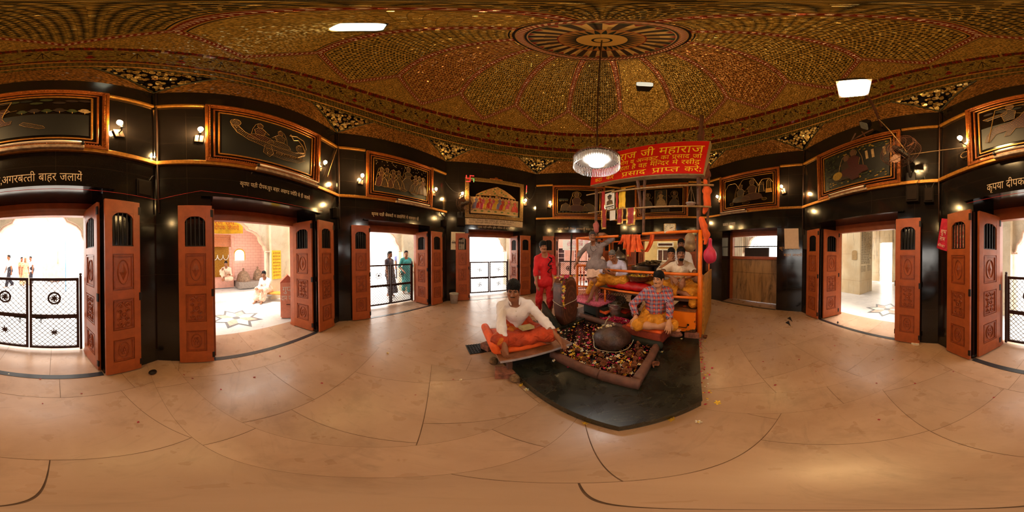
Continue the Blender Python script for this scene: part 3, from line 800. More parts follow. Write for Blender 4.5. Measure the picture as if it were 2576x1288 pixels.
def art_procession(a):
    rr = random.Random(5)
    a.poly([(-.72, -.26), (.72, -.26), (.72, -.44), (-.72, -.44)], 'leaf', False)
    for i in range(40): a.poly(a.ell(rr.uniform(-.7, .7), rr.uniform(.28, .42), .012, .012, 6), 'pale', False)
    for i, (x, c) in enumerate(((-.56, 'red'), (-.42, 'brown'), (-.26, 'red'), (-.12, 'brown'), (.36, 'red'), (.48, 'brown'), (.6, 'red'))): a.fig(x, -.3+.01*(i % 2), .52, 1 if x < 0 else -1, c)
    a.fig(.14, -.3, .72, 1, 'brown', .028); a.poly(a.ell(.0, -.3, .1, .05), None, dots=.03); a.poly(a.ell(.32, -.33, .1, .04), 'brown', dots=.03)
def art_hill(a):
    a.poly([(-.80, .02), (.80, .02), (.80, -.52), (-.80, -.52)], 'bpale', False)
    a.poly([(-.64, .10), (-.45, .22), (-.2, .34), (.05, .44), (.3, .34), (.5, .22), (.7, .08), (.3, .1), (0, .12), (-.3, .1)], 'hillstone', False)
    rr = random.Random(11)
    for i in range(26):
        x = rr.uniform(-.55, .6); z = .13+rr.random()*(.28-abs(x-.05)*.42); a.poly(a.ell(x, max(z, .12), .03, .02, 7), rr.choice(['bgreen', 'bgreen', 'byellow', 'bpale']), False)
    a.pl([(-.64, .09), (-.3, .09), (0, .11), (.3, .09), (.7, .07)], .007)
    cs = ['bblue', 'bred', 'bpink', 'byellow', 'bred', 'bpink', 'byellow', 'bblue', 'bred', 'byellow', 'bpink', 'hillstone', 'bred']
    for i, c in enumerate(cs): a.fig(-.62+i*.108, -.36+.02*math.sin(i*2.), .43 if i != 6 else .5, 1 if i % 2 else -1, c, 0, 'bskin')
    for i in range(7): a.poly(a.ell(-.66+i*.22, -.44, .05, .025, 7), 'bgreen', False)
    a.poly(a.ell(.42, -.36, .1, .06), 'bpale', False)
def art_turban(a):
    a.sit(-.08, -.34, .8, 1, 'red', .03); a.poly(a.ell(-.08, .26, .16, .12, 20), None, dots=.03)
    a.poly([(.1, -.36), (.2, -.12), (.36, -.06), (.52, -.14), (.62, -.36)], 'brown', dots=.03); a.poly([(-.66, -.36), (-.6, -.14), (-.46, -.06), (-.32, -.16), (-.28, -.36)], 'brown', dots=.03)
    for i in range(5): a.tree(-.66+i*.06, .0, .12, 'leaf')
    for i in range(12): a.poly(a.ell(-.68+i*.12, -.4, .05, .02, 7), 'leaf', False)
def art_three(a):
    a.poly([(-.2, -.28), (.2, -.28), (.2, .38), (-.2, .38)], 'dark', r=.006)
    a.fig(0, -.24, .6, 1, 'pale', 0); a.fig(-.46, -.26, .55, 1, 'brown', .03); a.fig(.46, -.26, .58, -1, 'brown', .03)
    a.poly(a.ell(-.46, .2, .1, .1), None); a.poly(a.ell(.46, .22, .12, .11), None)
    a.poly([(-.36, -.42), (.3, -.42), (.3, -.32), (-.36, -.32)], 'dark')
    for i in range(7): a.poly(a.X([(-.5, -.5), (.5, -.5), (.5, .5), (-.5, .5)], -.3+i*.09, -.37, .05), 'brown', r=.003)
def art_arches(a):
    for cx, r in ((-.5, .22), (.02, .3), (.55, .2)): a.pl([(cx+r*math.cos(t*pi/12)*(1+.06*math.cos(t*pi/2)), .1+r*math.sin(t*pi/12)*(1+.06*math.cos(t*pi/2))) for t in range(13)], .006)
    a.sit(-.22, -.3, .62, 1, 'brown', .03); a.sit(.14, -.28, .7, -1, 'red', .028)
    a.poly([(.34, -.1), (.36, .12), (.42, .16), (.48, .12), (.5, -.1)], 'brown', r=.004); a.poly([(.34, .12), (.5, .12), (.48, .2), (.36, .2)], 'brown')
    a.poly([(.56, -.02), (.57, .2), (.62, .27), (.68, .2), (.69, -.02)], None, dots=.03); a.poly([(.54, -.14), (.71, -.14), (.7, -.02), (.55, -.02)], 'gold', dots=0)
    a.poly(a.ell(.5, -.32, .07, .04), None, dots=.02); a.poly(a.ell(-.52, -.36, .06, .05), None, dots=.02); a.poly(a.ell(-.05, -.38, .12, .03), None)
def art_waterfall(a):
    rr = random.Random(2)
    a.poly([(-.72, .42), (.72, .42), (.72, -.44), (-.72, -.44)], 'leaf', False)
    a.poly([(.05, .02), (.72, .06), (.72, -.24), (-.05, -.3)], 'water', False); a.poly([(.0, .28), (.72, .3), (.72, .08), (.05, .04)], 'dark', False)
    for x in (.28, .40, .62): a.poly([(x-.02, .26), (x+.03, .27), (x+.05, .06), (x+.0, .05)], 'pale', False)
    for i in range(150):
        x, z = rr.uniform(-.7, .7), rr.choice([rr.uniform(-.42, -.24), rr.uniform(.3, .42)])
        a.poly(a.ell(x, z, .022, .014, 6), rr.choice(['green', 'green', 'leaf', 'yellow']), False)
    for i in range(60): a.poly(a.ell(rr.uniform(-.7, -.42), rr.uniform(-.25, .3), .024, .016, 6), rr.choice(['green', 'leaf']), False)
    a.sit(-.14, -.28, .66, 1, 'brown', .03); a.sit(.02, -.22, .7, -1, 'red', .026)
    a.poly(a.X([(-.3, .3), (.2, .1), (.4, -.4), (-.1, -.5), (-.4, -.2)], .02, -.2, .34), 'red', dots=.025); a.poly(a.ell(-.36, -.18, .12, .1), 'yellow', False); a.pl([(-.3, .06), (-.02, .16)], .006)
picture(7, 'large gilt-framed dark picture of a rider on a leaping beaded horse with small trees', art_horse)
picture(0, 'gilt-framed dark picture of a beaded boat carrying two seated figures', art_boat)
picture(1, 'gilt-framed dark picture of a procession of beaded standing figures', art_procession)
root = picture(2, 'pale-framed brightly coloured picture of a crowd under a hill', art_hill, .97, 2.56, 3.93, True)
q = MB(); q.box((0, -.04, -.80), (1.94, .06, .20), bev=.01); q.build('caption_board', mat('caption_cream', (214, 190, 160), .6), root)
q = MB()
for i, t in enumerate(('समपॅण िगरराज सेवा सिमित की ओर से भेंट करता', 'शहर िनवासी पिरवार सिहत सादर नमन')): letter_mesh(q, t, .055, -.86, -.775-.07*i, -.074, 1.5-.1*i)
q.build('lettering', ART['red'], root)
q = MB(); q.ball((0, -.06, .72), (.07, .03, .06), 8); q.ball((-.12, -.06, .70), (.10, .03, .03), 8); q.ball((.12, -.06, .70), (.10, .03, .03), 8); q.build('crest', M_FRAME, root)
picture(3, 'gilt-framed dark picture of a seated beaded figure with a plumed turban', art_turban)
picture(4, 'gilt-framed dark picture of three standing figures behind the booth', art_three)
picture(5, 'gilt-framed dark picture of two seated figures under scalloped arches', art_arches)
picture(6, 'gilt-framed picture of a beaded couple beside a waterfall', art_waterfall)

# ================================================================== WALL LAMPS
M_BULB = emit('bulb_glow', BULB, BULB_E)
bm_, hm_, pm_ = MB(), MB(), MB()
bm_.lathe([(.0, .055), (.018, .05), (.031, .03), (.034, .012), (.028, -.01), (.016, -.03), (.013, -.04)], n=10)
hm_.lathe([(.017, -.035), (.02, -.04), (.02, -.085), (.024, -.09), (.0, -.095)], n=10); hm_.tube([(0, 0, -.085), (0, .04, -.11), (0, .10, -.10)], .008, 6)
pm_.box((0, .105, -.10), (.11, .016, .14), bev=.006)
lamp0 = None
def wall_lamp(k, u, z, label):
    global lamp0
    M = wallM(k, u, -.125, z, rz=0) @ Matrix.Rotation(random.uniform(-.35, .35), 4, 'Y')
    if lamp0 is None:
        lamp0 = thing('wall_lamp', label, 'lamp', M, 'bare bulbs beside the pictures')
        bm_.build('bulb', M_BULB, lamp0, True); hm_.build('holder', M_DARK, lamp0, True); pm_.build('back_plate', mat('bakelite_plate', (66, 44, 28), .5), lamp0)
    else: copytree(lamp0, M, label)
for k, u, z, l in ((7, 1.02, 3.21, 'bare glowing bulb just right of the leaping horse picture'), (7, -.985, 3.28, 'bare glowing bulb just left of the leaping horse picture'),
                   (0, -.985, 3.275, 'bare glowing bulb just left of the boat picture'), (0, 1.0, 3.27, 'bare glowing bulb just right of the boat picture'),
                   (1, -1.03, 3.21, 'bare glowing bulb just left of the procession picture'), (1, .99, 3.30, 'bare glowing bulb just right of the procession picture'),
                   (2, -1.06, 3.31, 'bare glowing bulb above the fan left of the coloured hill picture'), (2, 1.04, 3.32, 'bare glowing bulb right of the coloured hill picture'),
                   (3, -1.01, 3.29, 'bare glowing bulb left of the turbaned figure picture'), (3, 1.0, 3.2, 'bare glowing bulb right of the turbaned figure picture, near the booth pole'),
                   (5, -.985, 3.32, 'bare glowing bulb left of the scalloped arches picture'), (5, 1.0, 3.305, 'bare glowing bulb right of the scalloped arches picture')):
    wall_lamp(k, u, z, l)
nb = thing('night_bulb', 'tiny glowing bulb on the wall corner between the horse and boat pictures', 'lamp', wallM(7, 1.475, -.06, 2.80))
q = MB(); q.ball((0, 0, 0), .012, 8); q.build('bulb', M_BULB, nb); q = MB(); q.tube([(0, 0, .012), (0, .02, .05)], .008, 6); q.build('holder', M_DARK, nb)

# unlit tube lights along the lower mouldings
M_TUBE = mat('fluorescent_tube_glass', (222, 200, 178), .25, 0, .05)
def tube_light(k, u0, u1, z, label):
    L = u1-u0; t = thing('tube_light', label, 'lamp', wallM(k, (u0+u1)/2, -.105, z), 'unlit tube lights under the pictures')
    q = MB(); q.box((0, .035, -.035), (L, .05, .05), bev=.008); q.build('batten', mat('batten_enamel', (190, 160, 130), .45, 0, .3, 20.), t)
    q = MB(); q.tube([(-L/2+.03, 0, .015), (L/2-.03, 0, .015)], .017, 10); q.build('tube', M_TUBE, t, True)
    for s in (-1, 1): q = MB(); q.box((s*(L/2-.018), .005, .01), (.03, .045, .05), bev=.008); q.build('lamp_holder', M_DARK, t)
tube_light(7, -.52, .66, 2.755, 'unlit tube light along the bottom of the leaping horse picture')
tube_light(0, -.28, .86, 2.74, 'unlit tube light along the bottom of the boat picture')
tube_light(1, -.22, .80, 2.74, 'unlit tube light along the bottom of the procession picture')
tube_light(5, -.90, .0, 2.745, 'unlit tube light along the bottom of the scalloped arches picture')
tube_light(6, -.55, .32, 2.745, 'unlit tube light along the bottom of the waterfall picture')

# swastika signs of coloured LEDs
def led_sign(u, z, label, rz):
    t = thing('led_sign', label, 'sign', wallM(2, u, -.13, z, rz=rz), 'led signs on the coloured picture')
    R, Gn = MB(), MB(); q = .11
    segs = [((-q, 0), (q, 0)), ((0, -q), (0, q)), ((q, 0), (q, -q)), ((-q, 0), (-q, q)), ((0, q), (q, q)), ((0, -q), (-q, -q))]
    bk = MB()
    for (a, c) in segs:
        bk.box(((a[0]+c[0])/2, .008, (a[1]+c[1])/2), (abs(a[0]-c[0])+.03, .012, abs(a[1]-c[1])+.03))
        for i in range(7):
            x, zz = a[0]+(c[0]-a[0])*i/6, a[1]+(c[1]-a[1])*i/6
            (Gn if (x > .01 and zz < .01) else R).ball((x, -.004, zz), .008, 6, k=4)
    bk.build('backing', M_RED, t); R.build('red_leds', emit('led_red', (1, .05, .04), 3.), t); Gn.build('green_leds', emit('led_green', (.05, 1, .2), 2.), t)
led_sign(-.83, 3.86, 'red and green swastika of small lights on the upper left of the coloured picture', 0)
led_sign(1.06, 3.74, 'red swastika of small lights at the right edge of the coloured picture', 1.1)

# caged wall fans
def fan(k, u, z, R, label, rz, rx=0):
    t = thing('wall_fan', label, 'fan', wallM(k, u, -.06, z), 'caged wall fans')
    Mx = Matrix.Rotation(rz, 4, 'Z') @ Matrix.Rotation(rx, 4, 'X')
    c = MB(); c.M = Mx @ Matrix.Translation((0, -.30, 0))
    for rr, y in ((R, 0), (R*.98, .14), (R*.97, -.06), (R*.7, -.10), (R*.35, -.115), (R*.16, -.12), (R*.6, .17)):
        c.tube([(rr*math.cos(i*pi/18), y, rr*math.sin(i*pi/18)) for i in range(36)], .0035, 5, closed=True)
    n = 40
    for i in range(n):
        a = 2*pi*i/n; P = lambda r, y, da=0: (r*math.cos(a+da), y, r*math.sin(a+da))
        c.tube([P(R*.16, -.12), P(R*.5, -.112, .12), P(R*.97, -.06, .2), P(R, 0, .22), P(R*.98, .14, .22), P(R*.6, .17, .22), P(R*.2, .17, .2)], .0018, 4, cap=False)
    c.build('cage', mat('rusty_cage_wire', (84, 46, 28), .5, .4), t)
    b = MB(); b.M = Mx @ Matrix.Translation((0, -.30, 0))
    for i in range(3):
        a0 = i*2*pi/3+.3
        b.grid(lambda s, v: ((.05+s*(R*.85-.05))*math.cos(a0+(v-.5)*(.9-.3*s)), .02+(v-.5)*.06, (.05+s*(R*.85-.05))*math.sin(a0+(v-.5)*(.9-.3*s))), 6, 4)
    b.build('blade', mat('fan_blade', (110, 66, 36), .5, .2), t, True)
    m = MB(); m.M = Mx
    m.tube([(0, -.41, 0), (0, -.36, 0), (0, -.30, 0), (0, -.10, 0)], [.02, .055, .06, .075], 14); m.build('motor', M_DARK, t)
    br = MB(); br.tube([(0, -.12, -.04), (0, -.10, -R*.6), (0, .02, -R*1.15)], .02, 8); br.box((0, .045, -R*1.2), (.16, .03, .22), bev=.01); br.build('bracket', M_DARK, t)
fan(2, -1.12, 2.94, .26, 'rusty caged fan on the wall left of the coloured hill picture', .5)
fan(6, 1.08, 3.18, .30, 'large rusty caged fan overlapping the waterfall picture', -.35, -.15)

# switch boxes and conduits
def sbox(k, u, z, w, h, label, d=-.04, th=.08):
    t = thing('switch_box', label, 'electrical box', wallM(k, u, d, z))
    q = MB(); q.box((0, 0, 0), (w, th, h), bev=.008); q.build('case', mat('switch_box_brown', (26, 17, 13), .8, spec=.15), t)
    q = MB(); q.box((0, -th/2-.004, 0), (w*.8, .012, h*.8), bev=.006); q.build('lid', mat('switch_lid', (32, 21, 16), .8, spec=.15), t)
    q = MB(); q.tube([(w*.3, -.02, h*.5), (w*.5, -.02, h*.8), (w*.9, .02, h*1.1), (w*1.1, .03, h*.2)], .005, 5); q.build('wire', M_BLACKCAB, t)
sbox(6, 1.12, 2.50, .20, .30, 'brown switch box hanging under the large caged fan')
sbox(6, 1.38, 2.45, .15, .26, 'small brown switch box in the corner near the red poster')
sbox(2, -1.1, 2.42, .22, .26, 'brown switch box hanging under the fan left of the coloured picture')
sbox(0, 1.42, 2.30, .13, .22, 'thin switch box in the corner right of the boat picture')
sbox(1, 1.40, 2.36, .10, .20, 'small box with loose red wire in the corner left of the coloured picture')
sbox(7, 1.36, 2.30, .20, .24, 'flat dark cover plate on the wall right of the horse picture notice', -.012, .02)
def cable(pts, r, label, m=M_BLACKCAB):
    q = MB(); q.tube(pts, r, 6); tag(q.build('cable', m, None, True), label, 'cable')
def wpt(k, u, d, z): return tuple(wallM(k, u, d, z).translation)
for k, lab in ((0, 'brown conduit down the corner left of the boat picture'), (1, 'thin conduit down the corner right of the boat picture'), (6, 'conduit down the corner right of the scalloped arches picture'), (7, 'thick conduit down the corner beside the large fan')):
    cable([wpt(k, -1.50, -.03, ZW-.02), wpt(k, -1.495, -.03, 3.4), wpt(k, -1.50, -.03, 2.6), wpt(k, -1.49, -.03, 2.0)], .011, lab, mat('conduit_brown', (70, 42, 26), .5))
def sag(p, q, dz, n=14): return [tuple(p[j]+(q[j]-p[j])*i/n-(dz*4*(i/n)*(1-i/n) if j == 2 else 0) for j in range(3)) for i in range(n+1)]
cable(sag(wpt(6, 1.15, -.30, 3.12), wpt(7, -.86, -.08, 3.05), .02), .007, 'pale cable stretched from the large fan to the horse picture', M_BAMBOO)
cable([(lambda a: wpt(7, -.97+.075*math.cos(a), -.03-.01*a/6, 2.98+.055*math.sin(a)))(i*.45) for i in range(30)], .006, 'coiled pale cable hanging beside the horse picture', M_BAMBOO)
cable(sag(wpt(7, -.92, -.06, 2.16), wpt(7, 1.50, -.03, 2.17), -.0)+sag(wpt(0, -1.5, -.03, 2.17), wpt(0, -.98, -.06, 2.27), .0)+sag(wpt(0, -.9, -.06, 2.26), wpt(0, .99, -.06, 2.25), .03), .003, 'thin red thread strung over two doorways', M_RED)
cable(sag(wpt(1, 1.45, -.03, 3.75), wpt(2, -.82, -.10, 3.65), .35), .006, 'dark cable looping to the left swastika of lights')
cable(sag(wpt(2, 1.1, -.05, 3.50), wpt(2, 1.5, -.03, 3.9), .25), .006, 'dark cable looping from the right swastika of lights')
cable(sag(wpt(0, 1.49, -.04, 3.98), wpt(0, 1.14, -.06, 3.02), .0), .005, 'thin wire running from the moulding corner past the boat picture bulb', M_BAMBOO)
cable(sag(wpt(6, .55, -.25, 4.45), wpt(6, 1.1, -.32, 3.16), .0), .008, 'pale wire from the big floodlight down to the large fan', M_BAMBOO)
# ================================================================== LIGHT BLOCKER (unseen shell added to stop daylight leaking in at the dome ring)
rf = MB(); rf.lathe([(4.75, ZW-.35), (4.75, ZW+.2), (4.3, HC+4.4)]+[(4.15*math.cos(i*pi/20), HC+4.4+4.15*math.sin(i*pi/20)) for i in range(1, 11)], (CX, CY, 0), 32, cap=False)
struct('light_block_shell', rf, mat('light_block_plaster', (200, 190, 176), .9))

# ================================================================== BLACK STONE PLATFORM AND OFFERING PIT
E1, E2 = Vector((.903, .429, 0)), Vector((-.429, .903, 0)); PRZ = math.atan2(.429, .903)
PM = TM((CX, CY, 0), PRZ)
def pl(a, b, z=0): return PM @ Vector((a, b, z))
def xf(o): return o
g = G('black_polished_stone'); co = g.coord(); n_ = g.noise(co, 5., 5., .65, .6)
sc = g.noise(co, 1.1, 6., .6, 2.5); vein = g.lt(g.m('ABSOLUTE', g.m('SUBTRACT', sc, .5)), .0035)
c_ = g.mix(g.ramp(n_, .35, .75), lin((22, 24, 19)), lin((42, 43, 32))); c_ = g.mix(g.m('MULTIPLY', vein, .28), c_, lin((110, 102, 76)))
g.bump(g.noise(co, 90., 2.), .08, .002)
M_PLAT = g.done(c_, g.m('ADD', g.m('MULTIPLY', n_, .3), .14))
pf = MB()
pf.M = PM; poly = [(-.64, -1.252), (1.75, -1.252), (1.75, 1.35), (-.64, 1.35), (-1.05, .95), (-1.05, -.86)]
pf.prism(poly, 0, .085); pf.prism([(p[0]*1.006, p[1]*1.006) for p in poly], .085, .105)
plat = tag(pf.build('platform', M_PLAT), 'low black polished stone platform with cut corners in the middle of the hall', 'platform')
M_BEAM = mat('brown_stone_kerb', (112, 72, 56), .6, 0, .22, 12., .35, 60.)
def beam(p, q, label, w=.09, h=.10):
    p, q = Vector(p), Vector(q); d = q-p; L = d.length
    M = TM(p, math.atan2(d.y, d.x)); b = MB(); rr = random.Random(int(L*1000)); n = 14; prof = [(-.5, 0), (-.5, .55), (-.36, .9), (-.15, 1.02), (.15, 1.0), (.36, .88), (.5, .5), (.5, 0)]
    vs = []; fs = []
    for i in range(n+1):
        for (a, c) in prof: k = 1+rr.uniform(-.05, .05); vs.append((L*i/n, a*w*k, c*h*k))
    m = len(prof)
    for i in range(n):
        for j in range(m): fs.append((i*m+j, (i+1)*m+j, (i+1)*m+(j+1) % m, i*m+(j+1) % m))
    fs.append(tuple(range(m))); fs.append(tuple(range(n*m, n*m+m))[::-1])
    b.add(vs, fs); o = b.build('kerb_stone', M_BEAM, None, True, M); tag(o, label, 'kerb stone', 'kerb stones around the offering pit'); return o
ZP = .105
N0, R0, L0, F0 = Vector((.885, .935, ZP)), Vector((1.975, 1.475, ZP)), Vector((.46, 1.80, ZP)), Vector((1.33, 3.0, ZP))
beam(N0+(R0-N0)*.045, R0, 'long brown kerb stone along the right side of the flower pit')
beam(N0+(L0-N0)*.34, L0, 'brown kerb stone on the left front side of the pit, running under the wooden plank')
beam(N0-(L0-N0)*.055, N0+(L0-N0)*.33, 'short brown kerb stone at the front corner of the pit')
beam(R0+(F0-R0)*.03, R0+(F0-R0)*.52, 'dark brown kerb stone in front of the seated man in the checked shirt')
beam(R0+(F0-R0)*.53, F0, 'dark brown kerb stone beside the heap of rose petals')
# wet black floor of the pit
wp_ = MB(); q = [N0, R0, F0, L0]; wp_.prism([(p.x, p.y) for p in q], ZP, ZP+.012)
tag(wp_.build('pit_floor', mat('wet_black_stone', (16, 13, 12), .08, 0, .3, 20., .4, 60.)), 'wet black stone floor of the flower pit', 'pit floor')

# ---------------- rough blessed boulder
def rock(name, c, r, seed, m, amp=.12, flat=.0, rz=0, n=40):
    b = MB(); k = n//2; rr = np.random.RandomState(seed); W = rr.uniform(-2.2, 2.2, (9, 3)); ph = rr.uniform(0, 6, 9)
    b.ball((0, 0, 0), 1, n, k=k); vs = []
    for v in b.v:
        s = sum(math.sin(W[i][0]*v[0]+W[i][1]*v[1]+W[i][2]*v[2]+ph[i])*(1/(1+i*.4)) for i in range(9))/3
        q = 1+amp*s; z = v[2]*q
        if z < -flat: z = -flat+(z+flat)*.1
        vs.append((v[0]*q*r[0], v[1]*q*r[1], z*r[2]))
    b.v = vs; return b.build(name, m, None, True, TM(c, rz))
g = G('wet_boulder'); co = g.coord(); a_ = g.noise(co, 6., 5., .6, 1.)
c_ = g.mix(g.ramp(a_, .4, .7), lin((52, 34, 28)), lin((92, 64, 54))); wh = g.noise(co, 9., 6., .7, 2.)
c_ = g.mix(g.m('MULTIPLY', g.ramp(wh, .60, .74), .5), c_, lin((176, 160, 156)))
g.bump(g.noise(co, 22., 5., .65), .5, .02); M_BOULD = g.done(c_, .42)
bc = fl(1543, 858, .2)
bo = rock('sacred_boulder', (bc.x+.03, bc.y+.05, ZP+.10), (.31, .255, .20), 4, M_BOULD, .22, .5, .5)
tag(bo, 'rounded dark brown boulder ringed by a white thread in the flower pit', 'stone')
th = MB(); th.tube([(bc.x+.03+.285*math.cos(i*pi/20)*(1-.08*math.sin(i*.8)), bc.y+.05+.255*math.sin(i*pi/20), ZP+.10+.07*math.sin(i*pi/20+.4)) for i in range(40)], .005, 6, closed=True)
tag(th.build('thread', mat('cotton_thread', (216, 204, 176), .8), None, True), 'white cotton thread looped around the boulder in the pit', 'thread')
# ---------------- tall garlanded stone in its black granite cradle
g = G('oiled_standing_stone'); co = g.coord(); x_, y_, z_ = g.sep(co)
rg = g.m('SQRT', g.m('ADD', g.m('MULTIPLY', g.m('MULTIPLY', g.m('SUBTRACT', x_, .03), 1.9), g.m('MULTIPLY', g.m('SUBTRACT', x_, .03), 1.9)), g.m('MULTIPLY', g.m('SUBTRACT', z_, .42), g.m('SUBTRACT', z_, .42))))
wv_ = g.m('SINE', g.m('ADD', g.m('MULTIPLY', rg, 58.), g.m('MULTIPLY', g.noise(co, 5., 4.), 5.)))
c_ = g.mix(g.ramp(wv_, .2, 1.), lin((84, 48, 34)), lin((110, 68, 48))); c_ = g.mix(g.ramp(g.noise(co, 9., 4.), .5, .75), c_, lin((48, 28, 22)))
M_STAND = g.done(c_, .3)
sb = MB(); pr = [(-.12, 0), (.15, 0), (.22, .14), (.225, .76), (.16, .86), (.02, .885), (-.12, .86), (-.205, .78), (-.215, .42), (-.19, .18)]
def sstone():
    bm = bmesh.new(); lay = []
    for y, k in ((-.115, .90), (-.085, 1.), (.085, 1.), (.115, .9)):
        lay.append([bm.verts.new((p[0]*k, y+.04*(p[1]-.4), (p[1]-.44)*k+.44)) for p in pr])
    n = len(pr)
    for i in range(3):
        for j in range(n): bm.faces.new((lay[i][j], lay[i][(j+1) % n], lay[i+1][(j+1) % n], lay[i+1][j]))
    bm.faces.new(lay[0][::-1]); bm.faces.new(lay[3])
    bmesh.ops.recalc_face_normals(bm, faces=bm.faces[:]); bmesh.ops.bevel(bm, geom=bm.edges[:], offset=.012, segments=2, affect='EDGES')
    me = bpy.data.meshes.new('standing_stone'); bm.to_mesh(me); bm.free(); me.materials.append(M_STAND); return me
SM = TM((.955, 2.80, ZP+.02), math.radians(33), 1.03)
st = link('standing_stone', sstone(), None, SM); tag(st, 'tall brown standing stone with ringed grain, draped with a flower garland', 'stone')
def sloc(x, y, z): return SM @ Vector((x, y, z))
fm = {n: mat('petal_'+n, c, .7, 0, .15, 40.) for n, c in dict(white=(238, 232, 214), yellow=(240, 196, 52), magenta=(214, 20, 92), red=(150, 16, 30), orange=(240, 140, 30)).items()}
FK = list(fm); FMS = [fm[n] for n in FK]
def flower_into(mb, c, r, kind, rr, tilt=.5):
    mi = FK.index(kind); mb.M = TM(c, rr.uniform(0, 6.28), 1, rr.uniform(-tilt, tilt), rr.uniform(-tilt, tilt)); n = 5
    for i in range(n):
        a = 2*pi*i/n; q = .5
        P = [(0, 0, .1), (r*.6*math.cos(a-q), r*.6*math.sin(a-q), .35*r+.0), (r*math.cos(a-.2), r*math.sin(a-.2), .45*r), (r*math.cos(a+.2), r*math.sin(a+.2), .45*r), (r*.6*math.cos(a+q), r*.6*math.sin(a+q), .35*r)]
        P[0] = (0, 0, .02*r); mb.add(P, [(0, 1, 2, 3, 4)], mi)
    mb.ball((0, 0, .15*r), r*.34, 6, mi=FK.index('yellow') if kind == 'white' else mi, k=4); mb.M = Matrix.Identity(4)
rr = random.Random(8); gb = MB()
for i in range(120):
    t = i/119; x = .20-.42*min(1, t*1.55); z = .865-.10*max(0, abs(x)-.1) if t < .65 else .80-(t-.65)*1.25
    y = rr.uniform(-.11, .10) if t < .65 else -.12+rr.uniform(-.02, .02)
    x += rr.uniform(-.01, .02) if t < .65 else rr.uniform(-.03, .02)
    k = rr.choice(['magenta', 'magenta', 'white', 'yellow', 'magenta']) if t < .5 else rr.choice(['yellow', 'white', 'yellow', 'magenta'])
    p = sloc(x+(.03 if t >= .65 else 0), y+(.04*(z-.4)), z+rr.uniform(0, .035)); flower_into(gb, p, rr.uniform(.018, .03), k, rr, 1.2)
tag(gb.build('garland', FMS), 'garland of pink, white and yellow flowers over the top of the standing stone', 'garland')
tm = MB(); sgp = lambda v: math.copysign(abs(v)**.35, v)
tm.tube([sloc(.222*sgp(math.cos(a)), .126*sgp(math.sin(a))+.003, .47+.04*sgp(math.sin(a))+.04*math.cos(a)) for a in [i*pi/24 for i in range(48)]], .0045, 5, closed=True)
tag(tm.build('thread', _mc['cotton_thread'], None, True), 'white cotton thread tied around the tall standing stone', 'thread')
cr = thing('granite_cradle', 'black granite cradle with a sloping side wall holding the standing stone', 'stone cradle')
A_, B_ = fl(1366, 806, ZP), fl(1412, 831, ZP); d_ = (B_-A_); ang = math.atan2(d_.y, d_.x); L = d_.length
q = MB(); q.M = TM(A_, ang); q.slab([(0, 0), (L, 0), (L, .05), (0, .42)], -.02, .02); q.build('side_wall', M_PLAT, cr)
C_ = fl(1470, 806, ZP); d2 = C_-B_; q = MB(); q.M = TM(B_, math.atan2(d2.y, d2.x)); q.box((d2.length/2, 0, .03), (d2.length, .03, .06)); q.build('front_lip', M_PLAT, cr)
D_ = C_+(A_-B_); q = MB(); q.prism([(p.x, p.y) for p in (A_, B_, C_, D_)][::-1], ZP+.0, ZP+.02); q.build('tray', M_PLAT, cr)

# ---------------- scattered flowers, each its own object
def fmesh(kind, r, seed):
    m = MB(); flower_into(m, (0, 0, 0), r, kind, random.Random(seed), .2); me = bpy.data.meshes.new('flower'); me.from_pydata(m.v, [], m.f)
    for x in FMS: me.materials.append(x)
    me.polygons.foreach_set('material_index', m.m); return me
FL = {k: [fmesh(k, .021, i) for i in range(2)] for k in ('white', 'yellow', 'magenta', 'orange')}
def inpit(u, v): return N0+(R0-N0)*u+(L0-N0)*v*1.75   # u towards the right kerb, v towards the far end
rr = random.Random(21); bxy = Vector((bc.x+.03, bc.y+.05))
def drop(kind, p, s=1, label=None, group=None, name='flower'):
    o = bpy.data.objects.new(name, rr.choice(FL[kind])); COL.objects.link(o)
    o.matrix_basis = TM(p, rr.uniform(0, 6.28), s, rr.uniform(-.5, .5), rr.uniform(-.5, .5)); tag(o, label, 'flower', group); return o
FLAB = {'white': 'small white flower among the offerings in the pit', 'yellow': 'small yellow flower among the offerings in the pit', 'magenta': 'small pink flower among the offerings in the pit', 'orange': 'small orange flower among the offerings in the pit'}
cnt = 0
while cnt < 270:
    u, v = rr.uniform(.05, .95), rr.betavariate(1.3, 1.5)*.9+.04
    p = inpit(u, v)
    if (Vector((p.x, p.y))-bxy).length < .29: continue
    if (u > .5 and v < .36 and rr.random() < .85) or (v > .62 and rr.random() < .8) or (u > .85 and rr.random() < .5): continue
    k = rr.choices(['white', 'yellow', 'magenta', 'orange'], [3, 3, 2, 1.2])[0]
    drop(k, (p.x, p.y, ZP+.02+rr.uniform(0, .012)), rr.uniform(.7, 1.25), FLAB[k], k+' flowers in the pit'); cnt += 1
for i in range(16):
    a = rr.uniform(0, 6.28); x, y = bxy.x-.03+rr.gauss(0, .07), bxy.y+.06+rr.gauss(0, .05)
    q2 = ((x-bxy.x)/.30)**2+((y-bxy.y)/.255)**2
    if q2 < .8: drop('white', (x, y, ZP+.135+.185*math.sqrt(1-q2)), rr.uniform(.8, 1.2), 'white flower lying on top of the boulder in the pit', 'white flowers on the boulder')
ptm = {k: None for k in FK}
def petal_mesh(kind):
    if ptm[kind] is None:
        m = MB(); m.add([(-.013, 0, 0), (0, -.009, .004), (.014, 0, .006), (0, .01, .003)], [(0, 1, 2, 3)]); me = bpy.data.meshes.new('petal'); me.from_pydata(m.v, [], m.f); me.materials.append(fm[kind]); ptm[kind] = me
    return ptm[kind]
